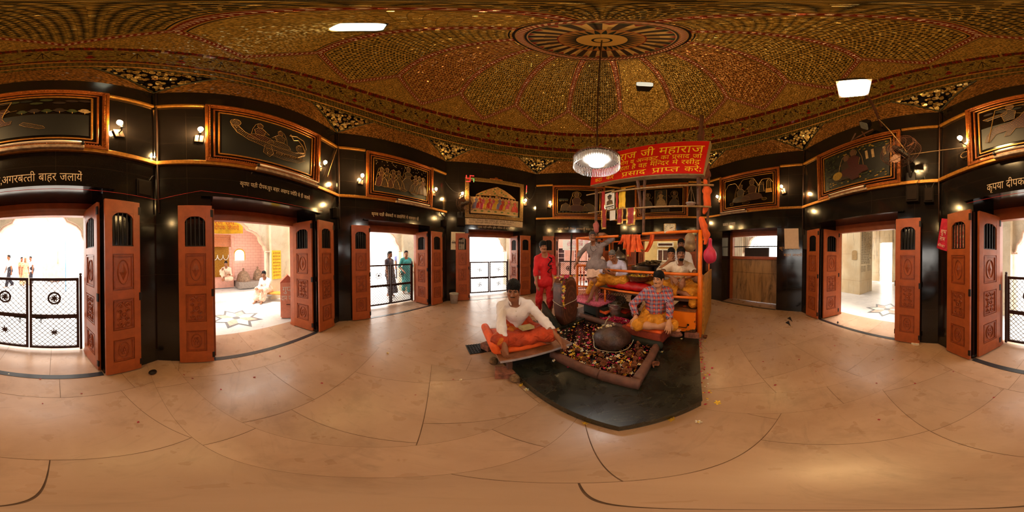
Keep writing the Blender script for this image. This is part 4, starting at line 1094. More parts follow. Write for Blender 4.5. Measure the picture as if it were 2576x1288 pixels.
def petal(kind, p, s, label, group):
    o = bpy.data.objects.new('petal', petal_mesh(kind)); COL.objects.link(o); o.matrix_basis = TM(p, rr.uniform(0, 6.28), s, rr.uniform(-.2, .2), rr.uniform(-.2, .2)); tag(o, label, 'petal', group)
for i in range(60):
    t = rr.random(); e = pl(-.64+t*1.5, -1.27-abs(rr.gauss(0, .04)), .004); petal(rr.choice(['magenta', 'red', 'magenta', 'yellow', 'white']), e, rr.uniform(.7, 1.3), 'fallen petal along the right edge of the black platform', 'petals along the platform edge')
for (x, y, k, lab) in ((1348, 903, 'red', 0),): pass
spots = [(22, 941, 'white'), (101, 953, 'red'), (205, 990, 'red'), (348, 1062, 'red'), (107, 1015, 'red'), (640, 949, 'red'), (810, 964, 'red'), (704, 896, 'red'), (463, 943, 'red'), (860, 892, 'red'), (1042, 834, 'red'), (1012, 873, 'red'), (938, 922, 'red'), (1045, 994, 'red'), (1055, 937, 'red'), (1140, 955, 'red'), (556, 980, 'red'), (484, 952, 'red'), (1950, 969, 'red'), (2052, 934, 'red'), (2205, 964, 'red'), (2246, 905, 'red'), (2302, 965, 'red'), (2211, 1056, 'red'), (2398, 935, 'red'), (2500, 1000, 'red'), (2010, 905, 'red'), (1920, 910, 'red'), (2100, 870, 'red'), (2180, 880, 'red')]
for (x, y, k) in spots: petal(k, fl(x, y, .003), rr.uniform(.7, 1.3), 'dark fallen petal on the marble floor away from the platform', 'petals on the marble floor')
for (x, y, s, k, lab) in ((1312, 970, 1.3, 'yellow', 'yellow flower on the marble beside the left platform edge'), (1324, 981, 1.2, 'white', 'pale flower on the marble beside the left platform edge'), (1692, 1056, 1.4, 'yellow', 'yellow flower on the marble at the front of the platform'), (1804, 1013, 1.3, 'yellow', 'yellow flower on the marble right of the platform'), (1470, 1066, 1., 'yellow', 'faded yellow flower near the platform tip'), (1756, 1062, 1.1, 'white', 'faded pale flower on the marble front right of the platform'), (975, 889, 1., 'yellow', 'lone yellow flower in the open floor left of the plank'), (1160, 956, .8, 'white', 'small pale flower on the open floor near the plank')):
    drop(k, (fl(x, y, .004)), s, lab)
for (x, y, s, k, lab) in ((1394, 908, 1.2, 'white', 'white flower on the platform left of the front kerb'), (1399, 905, 1., 'white', 'second white flower on the platform left of the front kerb'), (1655, 884, 1., 'white', 'white flower on the platform right of the pit, nearer the kerb'), (1666, 886, 1.2, 'white', 'white flower on the platform right of the pit, farther from the kerb'), (1714, 853, 1., 'white', 'white flower on the platform in front of the orange cash box'), (1430, 924, .8, 'magenta', 'pink flower on the platform front')):
    drop(k, fl(x, y, ZP+.004), s, lab)
# ---------------- clay cups and leaf bowls
def cup_mesh(): m = MB(); m.lathe([(.0, 0), (.022, 0), (.036, .045), (.040, .052), (.036, .052), (.030, .04), (.018, .008), (0, .008)], n=14); me = bpy.data.meshes.new('clay_cup'); me.from_pydata(m.v, [], m.f); me.materials.append(mat('soot_clay', (140, 82, 50), .85, 0, .35, 30.)); me.polygons.foreach_set('use_smooth', [True]*len(me.polygons)); return me
CUP = cup_mesh()
def cup(p, label, group=None, s=1, tx=0, ty=0):
    o = bpy.data.objects.new('clay_cup', CUP); COL.objects.link(o); o.matrix_basis = TM(p, rr.uniform(0, 6.28), s, tx, ty); tag(o, label, 'cup', group)
used = []
tries = 0
while len(used) < 74 and tries < 6000:
    tries += 1; u, v = rr.uniform(.04, .96), rr.betavariate(1.1, 2.4)*.45+.045
    if rr.random() < .45: u, v = rr.uniform(.62, .95), rr.uniform(.05, .5)
    p = inpit(u, v); q = Vector((p.x, p.y))
    if (q-bxy).length < .33 or any((q-w).length < .050 for w in used): continue
    used.append(q); cup((p.x, p.y, ZP+.035), 'small brown clay cup heaped in the right side of the pit', 'clay cups in the pit', rr.uniform(.7, .95), rr.uniform(-1.3, 1.3), rr.uniform(-1.3, 1.3))
cup(fl(1640, 912, ZP+.03), 'orange clay cup tipped over outside the right kerb stone', None, 1.25, 1.5)
cup(fl(1774, 851, .0), 'small clay cup standing on the marble by the orange post')
cup(fl(1647, 840, ZP+.11), 'small clay cup on the corner of the right kerb stone', None, .9)
def bowl(name, p, r, h, m, label, cat, rz=0, tx=0, group=None):
    b = MB(); b.lathe([(0, 0), (r*.45, .0), (r*.8, h*.5), (r, h), (r*.97, h*1.02), (r*.74, h*.55), (r*.4, h*.1), (0, h*.08)], n=20); o = b.build(name, m, None, True, TM(p, rz, 1, tx)); tag(o, label, cat, group); return o
M_LEAF = mat('dry_leaf', (128, 100, 56), .7, 0, .35, 20.)
M_COCO = mat('coconut_husk', (136, 104, 70), .9, 0, .35, 30., .6, 60.)
for x, y, z, r, lab in ((1351, 796, 0, .05, 'brown coconut on the floor between the plank and the standing man'), (1342, 812, .0, .05, 'dark coconut on the floor behind the seated priest'), (1389, 826, ZP, .05, 'pale coconut lying among petals by the granite cradle'), (1241, 908, 0, .055, 'coconut on the floor beside the plank, near the drain'), (1296, 952, 0, .055, 'brown stone ball beside the bricks under the plank')):
    p = fl(x, y, z+r*.9); b = MB(); b.ball(p, (r, r, r*1.1), 14, k=10); tag(b.build('coconut', M_COCO, None, True), lab, 'coconut')
hp = MB(); rr2 = random.Random(4); hc = fl(1398, 832, ZP)
for i in range(170):
    a = rr2.uniform(0, 6.28); q = abs(rr2.gauss(0, 1))
    flower_into(hp, (hc.x-.16+rr2.gauss(0, .12), hc.y-.04+rr2.gauss(0, .06), ZP+.015+rr2.uniform(0, .03)), rr2.uniform(.012, .024), rr2.choice(['yellow', 'magenta', 'red', 'white', 'orange', 'magenta']), rr2, .9)
tag(hp.build('flower_heap', FMS), 'mixed heap of flowers beside the foot of the granite cradle', 'flowers', None, 'stuff')

# ================================================================== ORANGE STALL
P1, FV, GV = Vector((2.24, .99, 0)), Vector((-.255, .967, 0)).normalized(), Vector((.967, .255, 0)).normalized()
def FB(t, s, z=0): p = P1+FV*t+GV*s; return Vector((p.x, p.y, z))
FRZ = math.atan2(FV.y, FV.x)
def onF(x, y, s=0.):
    d = ray(x, y); o = P1+GV*s; n = GV
    k = (o.x*n.x+o.y*n.y)/(d[0]*n.x+d[1]*n.y); return Vector((d[0]*k, d[1]*k, HC+d[2]*k))
FMx = TM(P1, FRZ)        # local x along the front (to the left), local -y into the stall
def fb(mb): mb.M = FMx; return mb
stall = thing('stall', 'orange tube-railed stall with a raised deck behind the flower pit', 'stall')
def tubep(pts, r, name='rail', m=None): q = MB(); q.tube(pts, r, 10); return q.build(name, m or M_ORANGE, stall, True)
tubep([FB(0, 0, ZP), FB(0, 0, 1.83)], .034, 'post')
tubep([FB(0, .09, ZP), FB(0, .09, 1.15)], .03, 'post')
q = MB(); c = FB(2.75, 0, .98); q.box(c, (.05, .05, 1.74), FRZ, bev=.006); q.build('post', M_ORANGE, stall)
tubep([FB(2.75, 0, 1.83), FB(1.50, 0, 1.79)], .024); tubep([FB(.98, 0, 1.80), FB(.04, 0, 1.81)], .024)
tubep([FB(2.1, .02, 1.78), FB(.5, .02, 1.79)], .012, 'rail', M_BLACKCAB)
tubep([FB(1.82, 0, 1.135), FB(0, 0, 1.155)], .024); tubep([FB(2.1, 0, .735), FB(0, 0, .79)], .022)
tubep([FB(1.82, 0, .735), FB(1.82, 0, .42)], .02, 'post')
tubep([FB(2.75, .02, 1.83), FB(2.75, 1.15, 1.80)], .022); tubep([FB(2.75, 1.15, 1.80), FB(0, 1.25, 1.80)], .022); tubep([FB(0, .1, 1.80), FB(0, 1.25, 1.80)], .022)
for t in (0, 2.75): tubep([FB(t, 1.2, 0), FB(t, 1.2, 1.8)], .026, 'post')
tubep([FB(2.72, 0, 1.18), FB(2.36, .03, 1.18)], .024); tubep([FB(2.72, 0, .66), FB(2.36, .03, .70)], .022); tubep([FB(2.36, .03, 1.18), FB(2.36, .03, .5)], .016, 'post')
for t in (2.62, 2.50):
    tubep([FB(t, .01, .67), FB(t, .01, 1.18)], .011, 'baluster')
    for z in (.86, 1.02): q = MB(); q.ball(FB(t, .01, z), (.02, .02, .03), 8); q.build('knob', M_RED, stall)
tubep([FB(2.75, .02, 1.15), FB(2.75, 1.15, 1.15)], .02); tubep([FB(2.75, 1.15, 1.15), FB(1.2, 1.2, 1.15)], .02)
q = fb(MB()); q.box((1.15, -.66, .72), (2.3, 1.2, .045)); q.build('deck', mat('deck_plank', (92, 58, 38), .7, 0, .3, 10., .3), stall)
q = fb(MB()); lattice(q, 1.30, 2.08, .52, .72, .06, .006); q.build('mesh_screen', M_DARK, stall)
q = fb(MB()); lattice(q, 2.38, 2.72, .42, .66, .07, .007); q.build('mesh_screen', M_ORANGE, stall)
q = fb(MB()); q.box((-.045, -.72, .62), (.03, 1.25, 1.02)); q.build('side_panel', mat('yellow_plywood', (196, 136, 46), .6, 0, .25, 12.), stall)
# wooden poles and bamboo
def pole(pts, r, label, m=M_WOODP, name='wooden_pole', group='poles tied to the stall'):
    q = MB(); n = 18; P = []
    for i in range(n+1):
        k = i/n*(len(pts)-1); j = min(int(k), len(pts)-2); f = k-j; P.append(Vector(pts[j]).lerp(Vector(pts[j+1]), f)+Vector((random.uniform(-.003, .003), random.uniform(-.003, .003), 0)))
    q.tube(P, [r*random.uniform(.93, 1.07) for _ in P], 9); return tag(q.build(name, m, None, True), label, 'pole', group)
pole([FB(.03, .06, 1.15), FB(.05, .06, 3.0), FB(.02, .06, 4.35)], .035, 'tall brown wooden pole rising above the right end of the red sign')
pole([FB(-.09, .10, 1.2), FB(-.10, .10, 2.75)], .022, 'thin wooden pole behind the orange cloth on the right')
pole([FB(2.17, .06, .76), FB(2.15, .06, 2.95)], .034, 'brown wooden pole holding the left end of the red sign')
pole([FB(1.02, .10, 1.78), FB(1.0, .10, 2.95)], .026, 'slim wooden pole behind the middle of the red sign')
pole([FB(1.12, .22, 2.2), FB(1.10, .02, 2.85)], .03, 'short stub pole behind the middle of the red sign')
BA = 'bamboo poles across the stall'
pole([onF(1595, 524, -.03), onF(1789, 520.5, -.045)], .016, 'lower bamboo pole crossing the stall front', M_BAMBOO, 'bamboo_pole', BA)
pole([onF(1540, 483, -.02), onF(1660, 470, -.03), onF(1796, 466, -.045)], .018, 'upper bamboo pole right under the red sign', M_BAMBOO, 'bamboo_pole', BA)
pole([onF(1476, 491, .10), onF(1545, 478, .05)], .016, 'short bamboo stick poking out left of the hanging calendar', M_BAMBOO, 'bamboo_pole', BA)
pole([onF(1480, 536, .05), onF(1598, 523, .02)], .014, 'bamboo pole carrying the hanging red cloths', M_BAMBOO, 'bamboo_pole', BA)
pole([(lambda a: Vector((a.x, a.y, .0)))(fl(1432, 735, .42)), at(1438, 588, 4.3)], .022, 'thin dark leaning pole left of the orange stall', M_DARK, 'leaning_pole', None)
# red sign board
RB, LBp = onF(1771, 440, -.06), onF(1485, 468, -.05); RT = onF(1774, 355, -.06)
X = (RB-LBp); WS = X.length; X.normalize(); Z = (RT-RB); HS = Z.length; Z = (Z-X*Z.dot(X)).normalized(); Y = Z.cross(X)
SGM = Matrix(((X.x, Y.x, Z.x, LBp.x), (X.y, Y.y, Z.y, LBp.y), (X.z, Y.z, Z.z, LBp.z), (0, 0, 0, 1)))
sg = thing('signboard', 'red hanging signboard with yellow Hindi lettering over the stall', 'sign', SGM)
q = MB(); q.box((WS/2, .075, HS/2), (WS, .15, HS)); q.build('box', mat('sign_side_cream', (170, 140, 90), .5, 0, .2), sg)
q = MB(); q.box((WS/2, -.006, HS/2), (WS-.03, .012, HS-.03)); q.build('face', mat('sign_red', (206, 26, 16), .32, 0, .08, 3.), sg)
q = MB()
for t, x0, x1, z, h in (('िगिरराज जी महाराज', .36, WS-.07, .615*HS, .30*HS), ('भोग व अन~नकूट का प^साद जो', .74, WS-.08, .445*HS, .165*HS), ('चाहता है वह मिन~दर मे रसीद', .64, WS-.09, .275*HS, .165*HS)):
    letter_mesh(q, t, h, x0, z, -.014, x1-x0)
for t, f0, f1, h in (('कटा', .065, .155, .19), ('कर', .20, .285, .20), ('प^साद', .365, .58, .21), ('प^ाप~त', .63, .83, .215), ('करे:', .865, .975, .22)): letter_mesh(q, t, h*.85*HS, f0*WS, .075*HS, -.014, (f1-f0)*WS)
q.build('lettering', mat('sign_yellow', (250, 206, 30), .45, 0, .05), sg)
# hanging chandelier lamp
ch = thing('chandelier', 'round wire-fringed ceiling lamp with a blazing white light', 'lamp', TM((CX-.02, CY, 0)))
q = MB(); zc = 2.74; R = .30; M_WIRE = mat('chrome_wire', (220, 210, 200), .25, .8)
for i in range(72):
    a = 2*pi*i/72; w = .011
    P = lambda da, z, r=R: (r*math.cos(a+da/r), r*math.sin(a+da/r), z)
    q.tube([P(-.003, zc+.09), P(-w, zc-.02), P(-w*.7, zc-.055), P(0, zc-.068), P(w*.7, zc-.055), P(w, zc-.02), P(.003, zc+.09)], .0022, 4, cap=False)
    if i % 2 == 0: q.tube([P(-.004, zc+.14, .28), P(-.012, zc+.085, .275), P(0, zc+.065, .272), P(.012, zc+.085, .275), P(.004, zc+.14, .28)], .002, 4, cap=False)
q.build('wire_fringe', M_WIRE, ch)
q = MB(); q.lathe([(R+.004, zc+.085), (R+.008, zc+.10), (R-.01, zc+.115), (.24, zc+.15), (.10, zc+.20), (.05, zc+.23), (.02, zc+.27), (.008, zc+.3)], n=32, cap=False); q.build('canopy', mat('dusty_canopy', (120, 70, 50), .4, .4), ch, True)
q = MB(); q.lathe([(0, zc-.035), (.06, zc-.03), (.10, zc-.005), (.11, zc+.03), (.06, zc+.075), (0, zc+.08)], n=20); q.build('bulb', emit('cool_lamp_glow', COOL, 60.), ch, True)
q = MB(); q.lathe([(.0, zc+.095), (.27, zc+.085), (.27, zc+.083), (0, zc+.09)], n=28); q.build('reflector', M_WHITE, ch, True)
q = MB(); q.tube([(0, 0, zc+.3), (.01, 0, 5.), (.02, 0, ZB+RISE-.02)], .011, 6); q.build('rod', mat('rod_brown', (70, 42, 26), .5, .3), ch)
# ---------------- floodlights
def flood(p, yaw, tilt, w, d, label, face, roll=0, bracket=None, dp=.14):
    t = thing('floodlight', label, 'lamp', TM(p, yaw, 1, tilt, roll))
    q = MB(); q.add([(-w/2, -d/2, 0), (w/2, -d/2, 0), (w/2, d/2, 0), (-w/2, d/2, 0), (-w*.38, -d*.3, dp), (w*.38, -d*.3, dp), (w*.38, d*.3, dp), (-w*.38, d*.3, dp)], [(4, 5, 6, 7), (0, 1, 5, 4), (1, 2, 6, 5), (2, 3, 7, 6), (3, 0, 4, 7)]); q.build('housing', M_DARK, t)
    q = MB(); cr_ = .22*min(w, d); q.prism([(sx*(w*.48-cr_)+cr_*math.cos(a_), sy*(d*.48-cr_)+cr_*math.sin(a_)) for sx, sy, a0_ in ((1, 1, 0), (-1, 1, pi/2), (-1, -1, pi), (1, -1, 1.5*pi)) for a_ in [a0_+i_*pi/12 for i_ in range(7)]], -.012, .002); q.build('lamp_glass', face, t)
    if bracket: q = MB(); Mi = t.matrix_basis.inverted(); q.tube([Mi @ Vector(b) for b in bracket], .022, 8); q.build('bracket', mat('rusty_bracket', (84, 48, 30), .6, .3), t)
fpos = at(2148, 222, 1.42); wb = wallM(6, .56, -.02, 4.30).translation
flood(fpos, math.radians(150), math.radians(18), .33, .30, 'large blazing floodlight on a bracket above the waterfall picture', emit('flood_glow', FLOOD, FLOOD_E), 0, [(fpos.x-.02, fpos.y-.02, fpos.z+.1), (fpos.x*.5+wb.x*.5, fpos.y*.5+wb.y*.5, 4.2+.1), tuple(wb)])
flood(at(1622, 212, 3.4)+Vector((0, 0, .0)), math.radians(140), math.radians(88), .36, .30, 'dark floodlight with a pale glass on the dome right of the chandelier rod', emit('pale_lamp_glass', (1, 1, .8), .45), 0, None, .30)
flood(at(895, 68, 1.24), math.radians(232), math.radians(38), .44, .40, 'floodlight with a pale lit glass high on the dome to the left', emit('pale_lamp_glass2', (1, 1, .75), 1.1), 0, None, .26)
p_ = wallM(6, .34, -.22, 4.24).translation; flood(p_, math.radians(140), math.radians(-35), .22, .16, 'small unlit floodlight on the ledge above the waterfall picture', mat('grey_lamp_glass', (130, 130, 126), .1))
q = MB()
for a0, a1 in (((.0, 4.1), (.42, 4.22)), ((.18, 4.28), (.28, 4.02)), ((-.06, 4.05), (.06, 4.26))): q.tube([wallM(6, a0[0], -.03, a0[1]).translation, wallM(6, a1[0], -.06, a1[1]).translation], .018, 6)
tag(q.build('scrap_timber', M_WOODP), 'pieces of scrap timber on the ledge above the waterfall picture', 'timber', None, 'stuff')
for i, (x, y, d) in enumerate(((1828, 296, 3.9), (1862, 310, 4.0), (1880, 321, 4.05), (1360, 285, 4.6), (1402, 288, 4.5), (1482, 277, 4.4))):
    if i > 2: d = 5.0
    p = at(x, y, d); t = thing('hanging_bulb', ['unlit glass bulb hanging below the dome, first right of the sign pole', 'unlit glass bulb hanging below the dome, second right of the sign pole', 'unlit glass bulb hanging below the dome, third right of the sign pole', 'unlit glass bulb hanging left of the chandelier rod, leftmost of three', 'unlit glass bulb hanging left of the chandelier rod, middle of three', 'unlit glass bulb hanging beside the chandelier rod'][i], 'lamp', TM(p), 'unlit bulbs strung under the dome')
    q = MB(); q.lathe([(0, -.09), (.03, -.08), (.042, -.05), (.03, -.02), (.015, 0)], n=10); q.build('bulb', mat('amber_bulb_glass', (196, 140, 70), .1, .2), t, True); q = MB(); q.lathe([(.018, 0), (.022, .04), (0, .06)], n=8); q.build('cap', M_DARK, t)
cable(sag(at(1820, 292, 3.9), tuple(wallM(5, 1.5, -.05, ZW).translation), .1), .006, 'brown wire strung from the hanging bulbs to the wall corner', _mc['conduit_brown'])
cable(sag(at(1350, 280, 5.0), at(1500, 271, 5.0), .05)+sag(at(1500, 271, 5.0), at(1822, 292, 3.9), .1), .004, 'thin wire carrying the hanging bulbs across the dome', _mc['conduit_brown'])
# ================================================================== PEOPLE: smooth bodies from blended limbs (distance field -> surface)
def V3(p): return np.array(p, float)
class SDF:
    def __init__(s): s.pr = []
    def cap(s, a, b, ra, rb=None, k=.02, sub=False, sq=None):
        s.pr.append(('c', V3(a), V3(b), ra, ra if rb is None else rb, k, sub, sq)); return s
    def ell(s, c, r, R=None, k=.02, sub=False):
        s.pr.append(('e', V3(c), V3(r), np.eye(3) if R is None else np.array(R), None, k, sub, None)); return s
    def mesh(s, vox, cuts=(), noise=None, smooth=2):
        lo = np.full(3, 1e9); hi = -lo
        for p in s.pr:
            if p[6]: continue
            if p[0] == 'c': r = max(p[3], p[4])+.02; lo = np.minimum(lo, np.minimum(p[1], p[2])-r); hi = np.maximum(hi, np.maximum(p[1], p[2])+r)
            else: r = max(p[2])+.02; lo = np.minimum(lo, p[1]-r); hi = np.maximum(hi, p[1]+r)
        n = np.ceil((hi-lo)/vox).astype(int)+2
        ax = [lo[i]+vox*np.arange(n[i]) for i in range(3)]
        D = np.full(n, .12, np.float32)
        for p in s.pr:
            kk = p[5]; mg = kk+3*vox+.01
            if p[0] == 'c': r = max(p[3], p[4])+mg; a0 = np.minimum(p[1], p[2])-r; a1 = np.maximum(p[1], p[2])+r
            else: r = max(p[2])+mg; a0 = p[1]-r; a1 = p[1]+r
            i0 = np.clip(np.floor((a0-lo)/vox).astype(int), 0, n); i1 = np.clip(np.ceil((a1-lo)/vox).astype(int)+1, 0, n)
            if (i1 <= i0).any(): continue
            sl = tuple(slice(i0[i], i1[i]) for i in range(3))
            X = ax[0][sl[0]][:, None, None].astype(np.float32); Y = ax[1][sl[1]][None, :, None].astype(np.float32); Z = ax[2][sl[2]][None, None, :].astype(np.float32)
            if p[0] == 'c':
                d = p[2]-p[1]; L2 = max(float(d@d), 1e-9)
                t = np.clip(((X-p[1][0])*d[0]+(Y-p[1][1])*d[1]+(Z-p[1][2])*d[2])/L2, 0, 1)
                dx, dy, dz = X-p[1][0]-t*d[0], Y-p[1][1]-t*d[1], Z-p[1][2]-t*d[2]
                q = np.sqrt(dx*dx+dy*dy+dz*dz)-(p[3]+(p[4]-p[3])*t)
            else:
                R = p[3]; x, y, z = X-p[1][0], Y-p[1][1], Z-p[1][2]
                u = [R[0][j]*x+R[1][j]*y+R[2][j]*z for j in range(3)]
                k0 = np.sqrt(sum((u[j]/p[2][j])**2 for j in range(3))); k1 = np.sqrt(sum((u[j]/p[2][j]**2)**2 for j in range(3)))
                q = np.where(k1 > 1e-6, k0*(k0-1)/np.maximum(k1, 1e-6), -min(p[2]))
            A = D[sl]
            if p[6]: h = np.maximum(kk-np.abs(A+q), 0)/kk; D[sl] = np.maximum(A, -q)+h*h*kk*.25
            else: h = np.maximum(kk-np.abs(A-q), 0)/kk; D[sl] = np.minimum(A, q)-h*h*kk*.25
        X, Y, Z = ax[0][:, None, None], ax[1][None, :, None], ax[2][None, None, :]
        if noise:
            am, fr = noise
            D += (am*(np.sin(fr*(X+.6*Z)+2*np.sin(fr*.4*Y))*np.sin(fr*.7*(Y-.5*Z)+1.3)+.5*np.sin(fr*1.7*(X-Y+.4*Z)))).astype(np.float32)
        for (nx, ny, nz, c) in cuts: D = np.maximum(D, (nx*X+ny*Y+nz*Z-c).astype(np.float32))
        D[0] = D[-1] = .1; D[:, 0] = D[:, -1] = .1; D[:, :, 0] = D[:, :, -1] = .1
        # surface nets
        neg = D < 0; c = [slice(None, -1), slice(1, None)]
        cnt = np.zeros(tuple(n-1), np.int8)
        for i in (0, 1):
            for j in (0, 1):
                for k in (0, 1): cnt += neg[c[i], c[j], c[k]]
        act = (cnt > 0) & (cnt < 8); idx = np.argwhere(act); vid = np.full(tuple(n-1), -1, np.int64); vid[act] = np.arange(len(idx))
        acc = np.zeros((len(idx), 3)); num = np.zeros(len(idx)); I = idx
        for a in range(3):
            o1, o2 = [q for q in range(3) if q != a]
            for u in (0, 1):
                for v in (0, 1):
                    b = I.copy(); b[:, o1] += u; b[:, o2] += v; e = b.copy(); e[:, a] += 1
                    d0 = D[b[:, 0], b[:, 1], b[:, 2]]; d1 = D[e[:, 0], e[:, 1], e[:, 2]]; m = (d0 < 0) != (d1 < 0)
                    t = d0[m]/(d0[m]-d1[m]); pt = b[m].astype(float); pt[:, a] += t; acc[m] += pt; num[m] += 1
        P = acc/num[:, None]; F = []
        for a in range(3):
            o1, o2 = (a+1) % 3, (a+2) % 3; A = neg; s0 = [slice(None)]*3; s1 = [slice(None)]*3; s0[a] = slice(None, -1); s1[a] = slice(1, None)
            E = A[tuple(s0)] != A[tuple(s1)]; W = np.argwhere(E); W = W[(W[:, o1] > 0) & (W[:, o2] > 0) & (W[:, o1] < n[o1]-1) & (W[:, o2] < n[o2]-1)]
            fl_ = neg[W[:, 0], W[:, 1], W[:, 2]]; q = []
            for (u, v) in ((1, 1), (0, 1), (0, 0), (1, 0)):
                w = W.copy(); w[:, o1] -= u; w[:, o2] -= v; q.append(vid[w[:, 0], w[:, 1], w[:, 2]])
            Q = np.stack(q, 1); Q[~fl_] = Q[~fl_][:, ::-1]; F.append(Q)
        F = np.concatenate(F); F = F[(F >= 0).all(1)]
        for _ in range(smooth):
            S_ = np.zeros_like(P); c_ = np.zeros(len(P))
            for i in range(4):
                for j in ((i+1) % 4, (i-1) % 4): np.add.at(S_, F[:, i], P[F[:, j]]); np.add.at(c_, F[:, i], 1)
            P = .5*P+.5*S_/np.maximum(c_, 1)[:, None]
        return P*vox+lo, F
def sdf_obj(name, sd, m, parent, vox, **kw):
    P, F = sd.mesh(vox, **kw); me = bpy.data.meshes.new(name)
    me.vertices.add(len(P)); me.vertices.foreach_set('co', P.astype(np.float32).ravel())
    me.loops.add(F.size); me.loops.foreach_set('vertex_index', F.astype(np.int32).ravel())
    me.polygons.add(len(F)); me.polygons.foreach_set('loop_start', np.arange(0, F.size, 4, dtype=np.int32)); me.polygons.foreach_set('loop_total', np.full(len(F), 4, np.int32))
    me.update(calc_edges=True); me.validate()
    me.polygons.foreach_set('use_smooth', [True]*len(me.polygons)); me.materials.append(m)
    return link(name, me, parent)
def nrm(v): v = V3(v); return v/max(np.linalg.norm(v), 1e-9)
def ik(a, c, l1, l2, pole):
    a, c = V3(a), V3(c); d = c-a; L = np.linalg.norm(d); L = min(L, (l1+l2)*.998); u = nrm(d); c = a+u*L
    x = (l1*l1-l2*l2+L*L)/(2*L); h = math.sqrt(max(l1*l1-x*x, 0)); p = V3(pole); p = nrm(p-u*(p@u)); return a+u*x+p*h, c
def rotm(yaw, pitch, roll=0):    # head frame: x right, y forward, z up; positive yaw turns to the person's left
    cy, sy, cp, sp, cr, sr = math.cos(yaw), math.sin(yaw), math.cos(pitch), math.sin(pitch), math.cos(roll), math.sin(roll)
    return np.array([[cy, -sy, 0], [sy, cy, 0], [0, 0, 1]]) @ np.array([[1, 0, 0], [0, cp, -sp], [0, sp, cp]]) @ np.array([[cr, 0, sr], [0, 1, 0], [-sr, 0, cr]])
def skin_mat(name, c): return mat(name, c, .5, 0, .10, 12., .1, 120.)
M_EYEW = mat('eye_white', (216, 206, 196), .3); M_IRIS = mat('eye_iris', (22, 14, 10), .2); M_HAIRB = mat('black_hair', (11, 9, 8), .7, 0, .3, 60., .6, 200., .25); M_HAIRG = mat('grey_hair', (120, 114, 108), .6, 0, .3, 60., .6, 200.)
M_GREYB = mat('dark_grey_hair', (52, 46, 44), .6, 0, .3, 60., .6, 200.)
def hand(sd, W, dr, nr, side, curl=.5, spread=1., k=.006):
    """side: +1 thumb towards x = dr x nr ; fingers of unequal length, each in three bent joints"""
    W = V3(W); dr = nrm(dr); nr = nrm(V3(nr)-dr*(V3(nr)@dr)); sx = np.cross(dr, nr)*side
    kn = []
    for i, (o, l) in enumerate(((.030, .088), (.010, .093), (-.011, .089), (-.030, .080))):
        p = W+dr*l+sx*o; kn.append(p); sd.cap(W+dr*.012+sx*o*.55, p, .0155, .0125, .016)
    sd.cap(W-dr*.01, W+dr*.03, .025, .026, .02)
    for i, (p, L) in enumerate(zip(kn, (.070, .078, .072, .056))):
        q = p; d = nrm(dr+sx*(.10, .03, -.04, -.12)[i]*spread); c = curl*(.8+.12*i)
        for j, f in enumerate((.45, .31, .26)):
            a = c*(.55, 1.0, .8)[j]; d = nrm(d*math.cos(a)+nr*math.sin(a)); e = q+d*L*f; sd.cap(q, e, .0098-.001*j, .0090-.001*j, k); q = e
    t0 = W+dr*.022+sx*.022; t1 = t0+nrm(dr*.6+sx*.75+nr*.25)*.042; t2 = t1+nrm(dr*.9+sx*.30+nr*.35)*.034; t3 = t2+nrm(dr*1.+sx*.05+nr*.4)*.026
    sd.cap(t0, t1, .0155, .0125, .012); sd.cap(t1, t2, .0115, .0105, k); sd.cap(t2, t3, .0105, .0085, k)
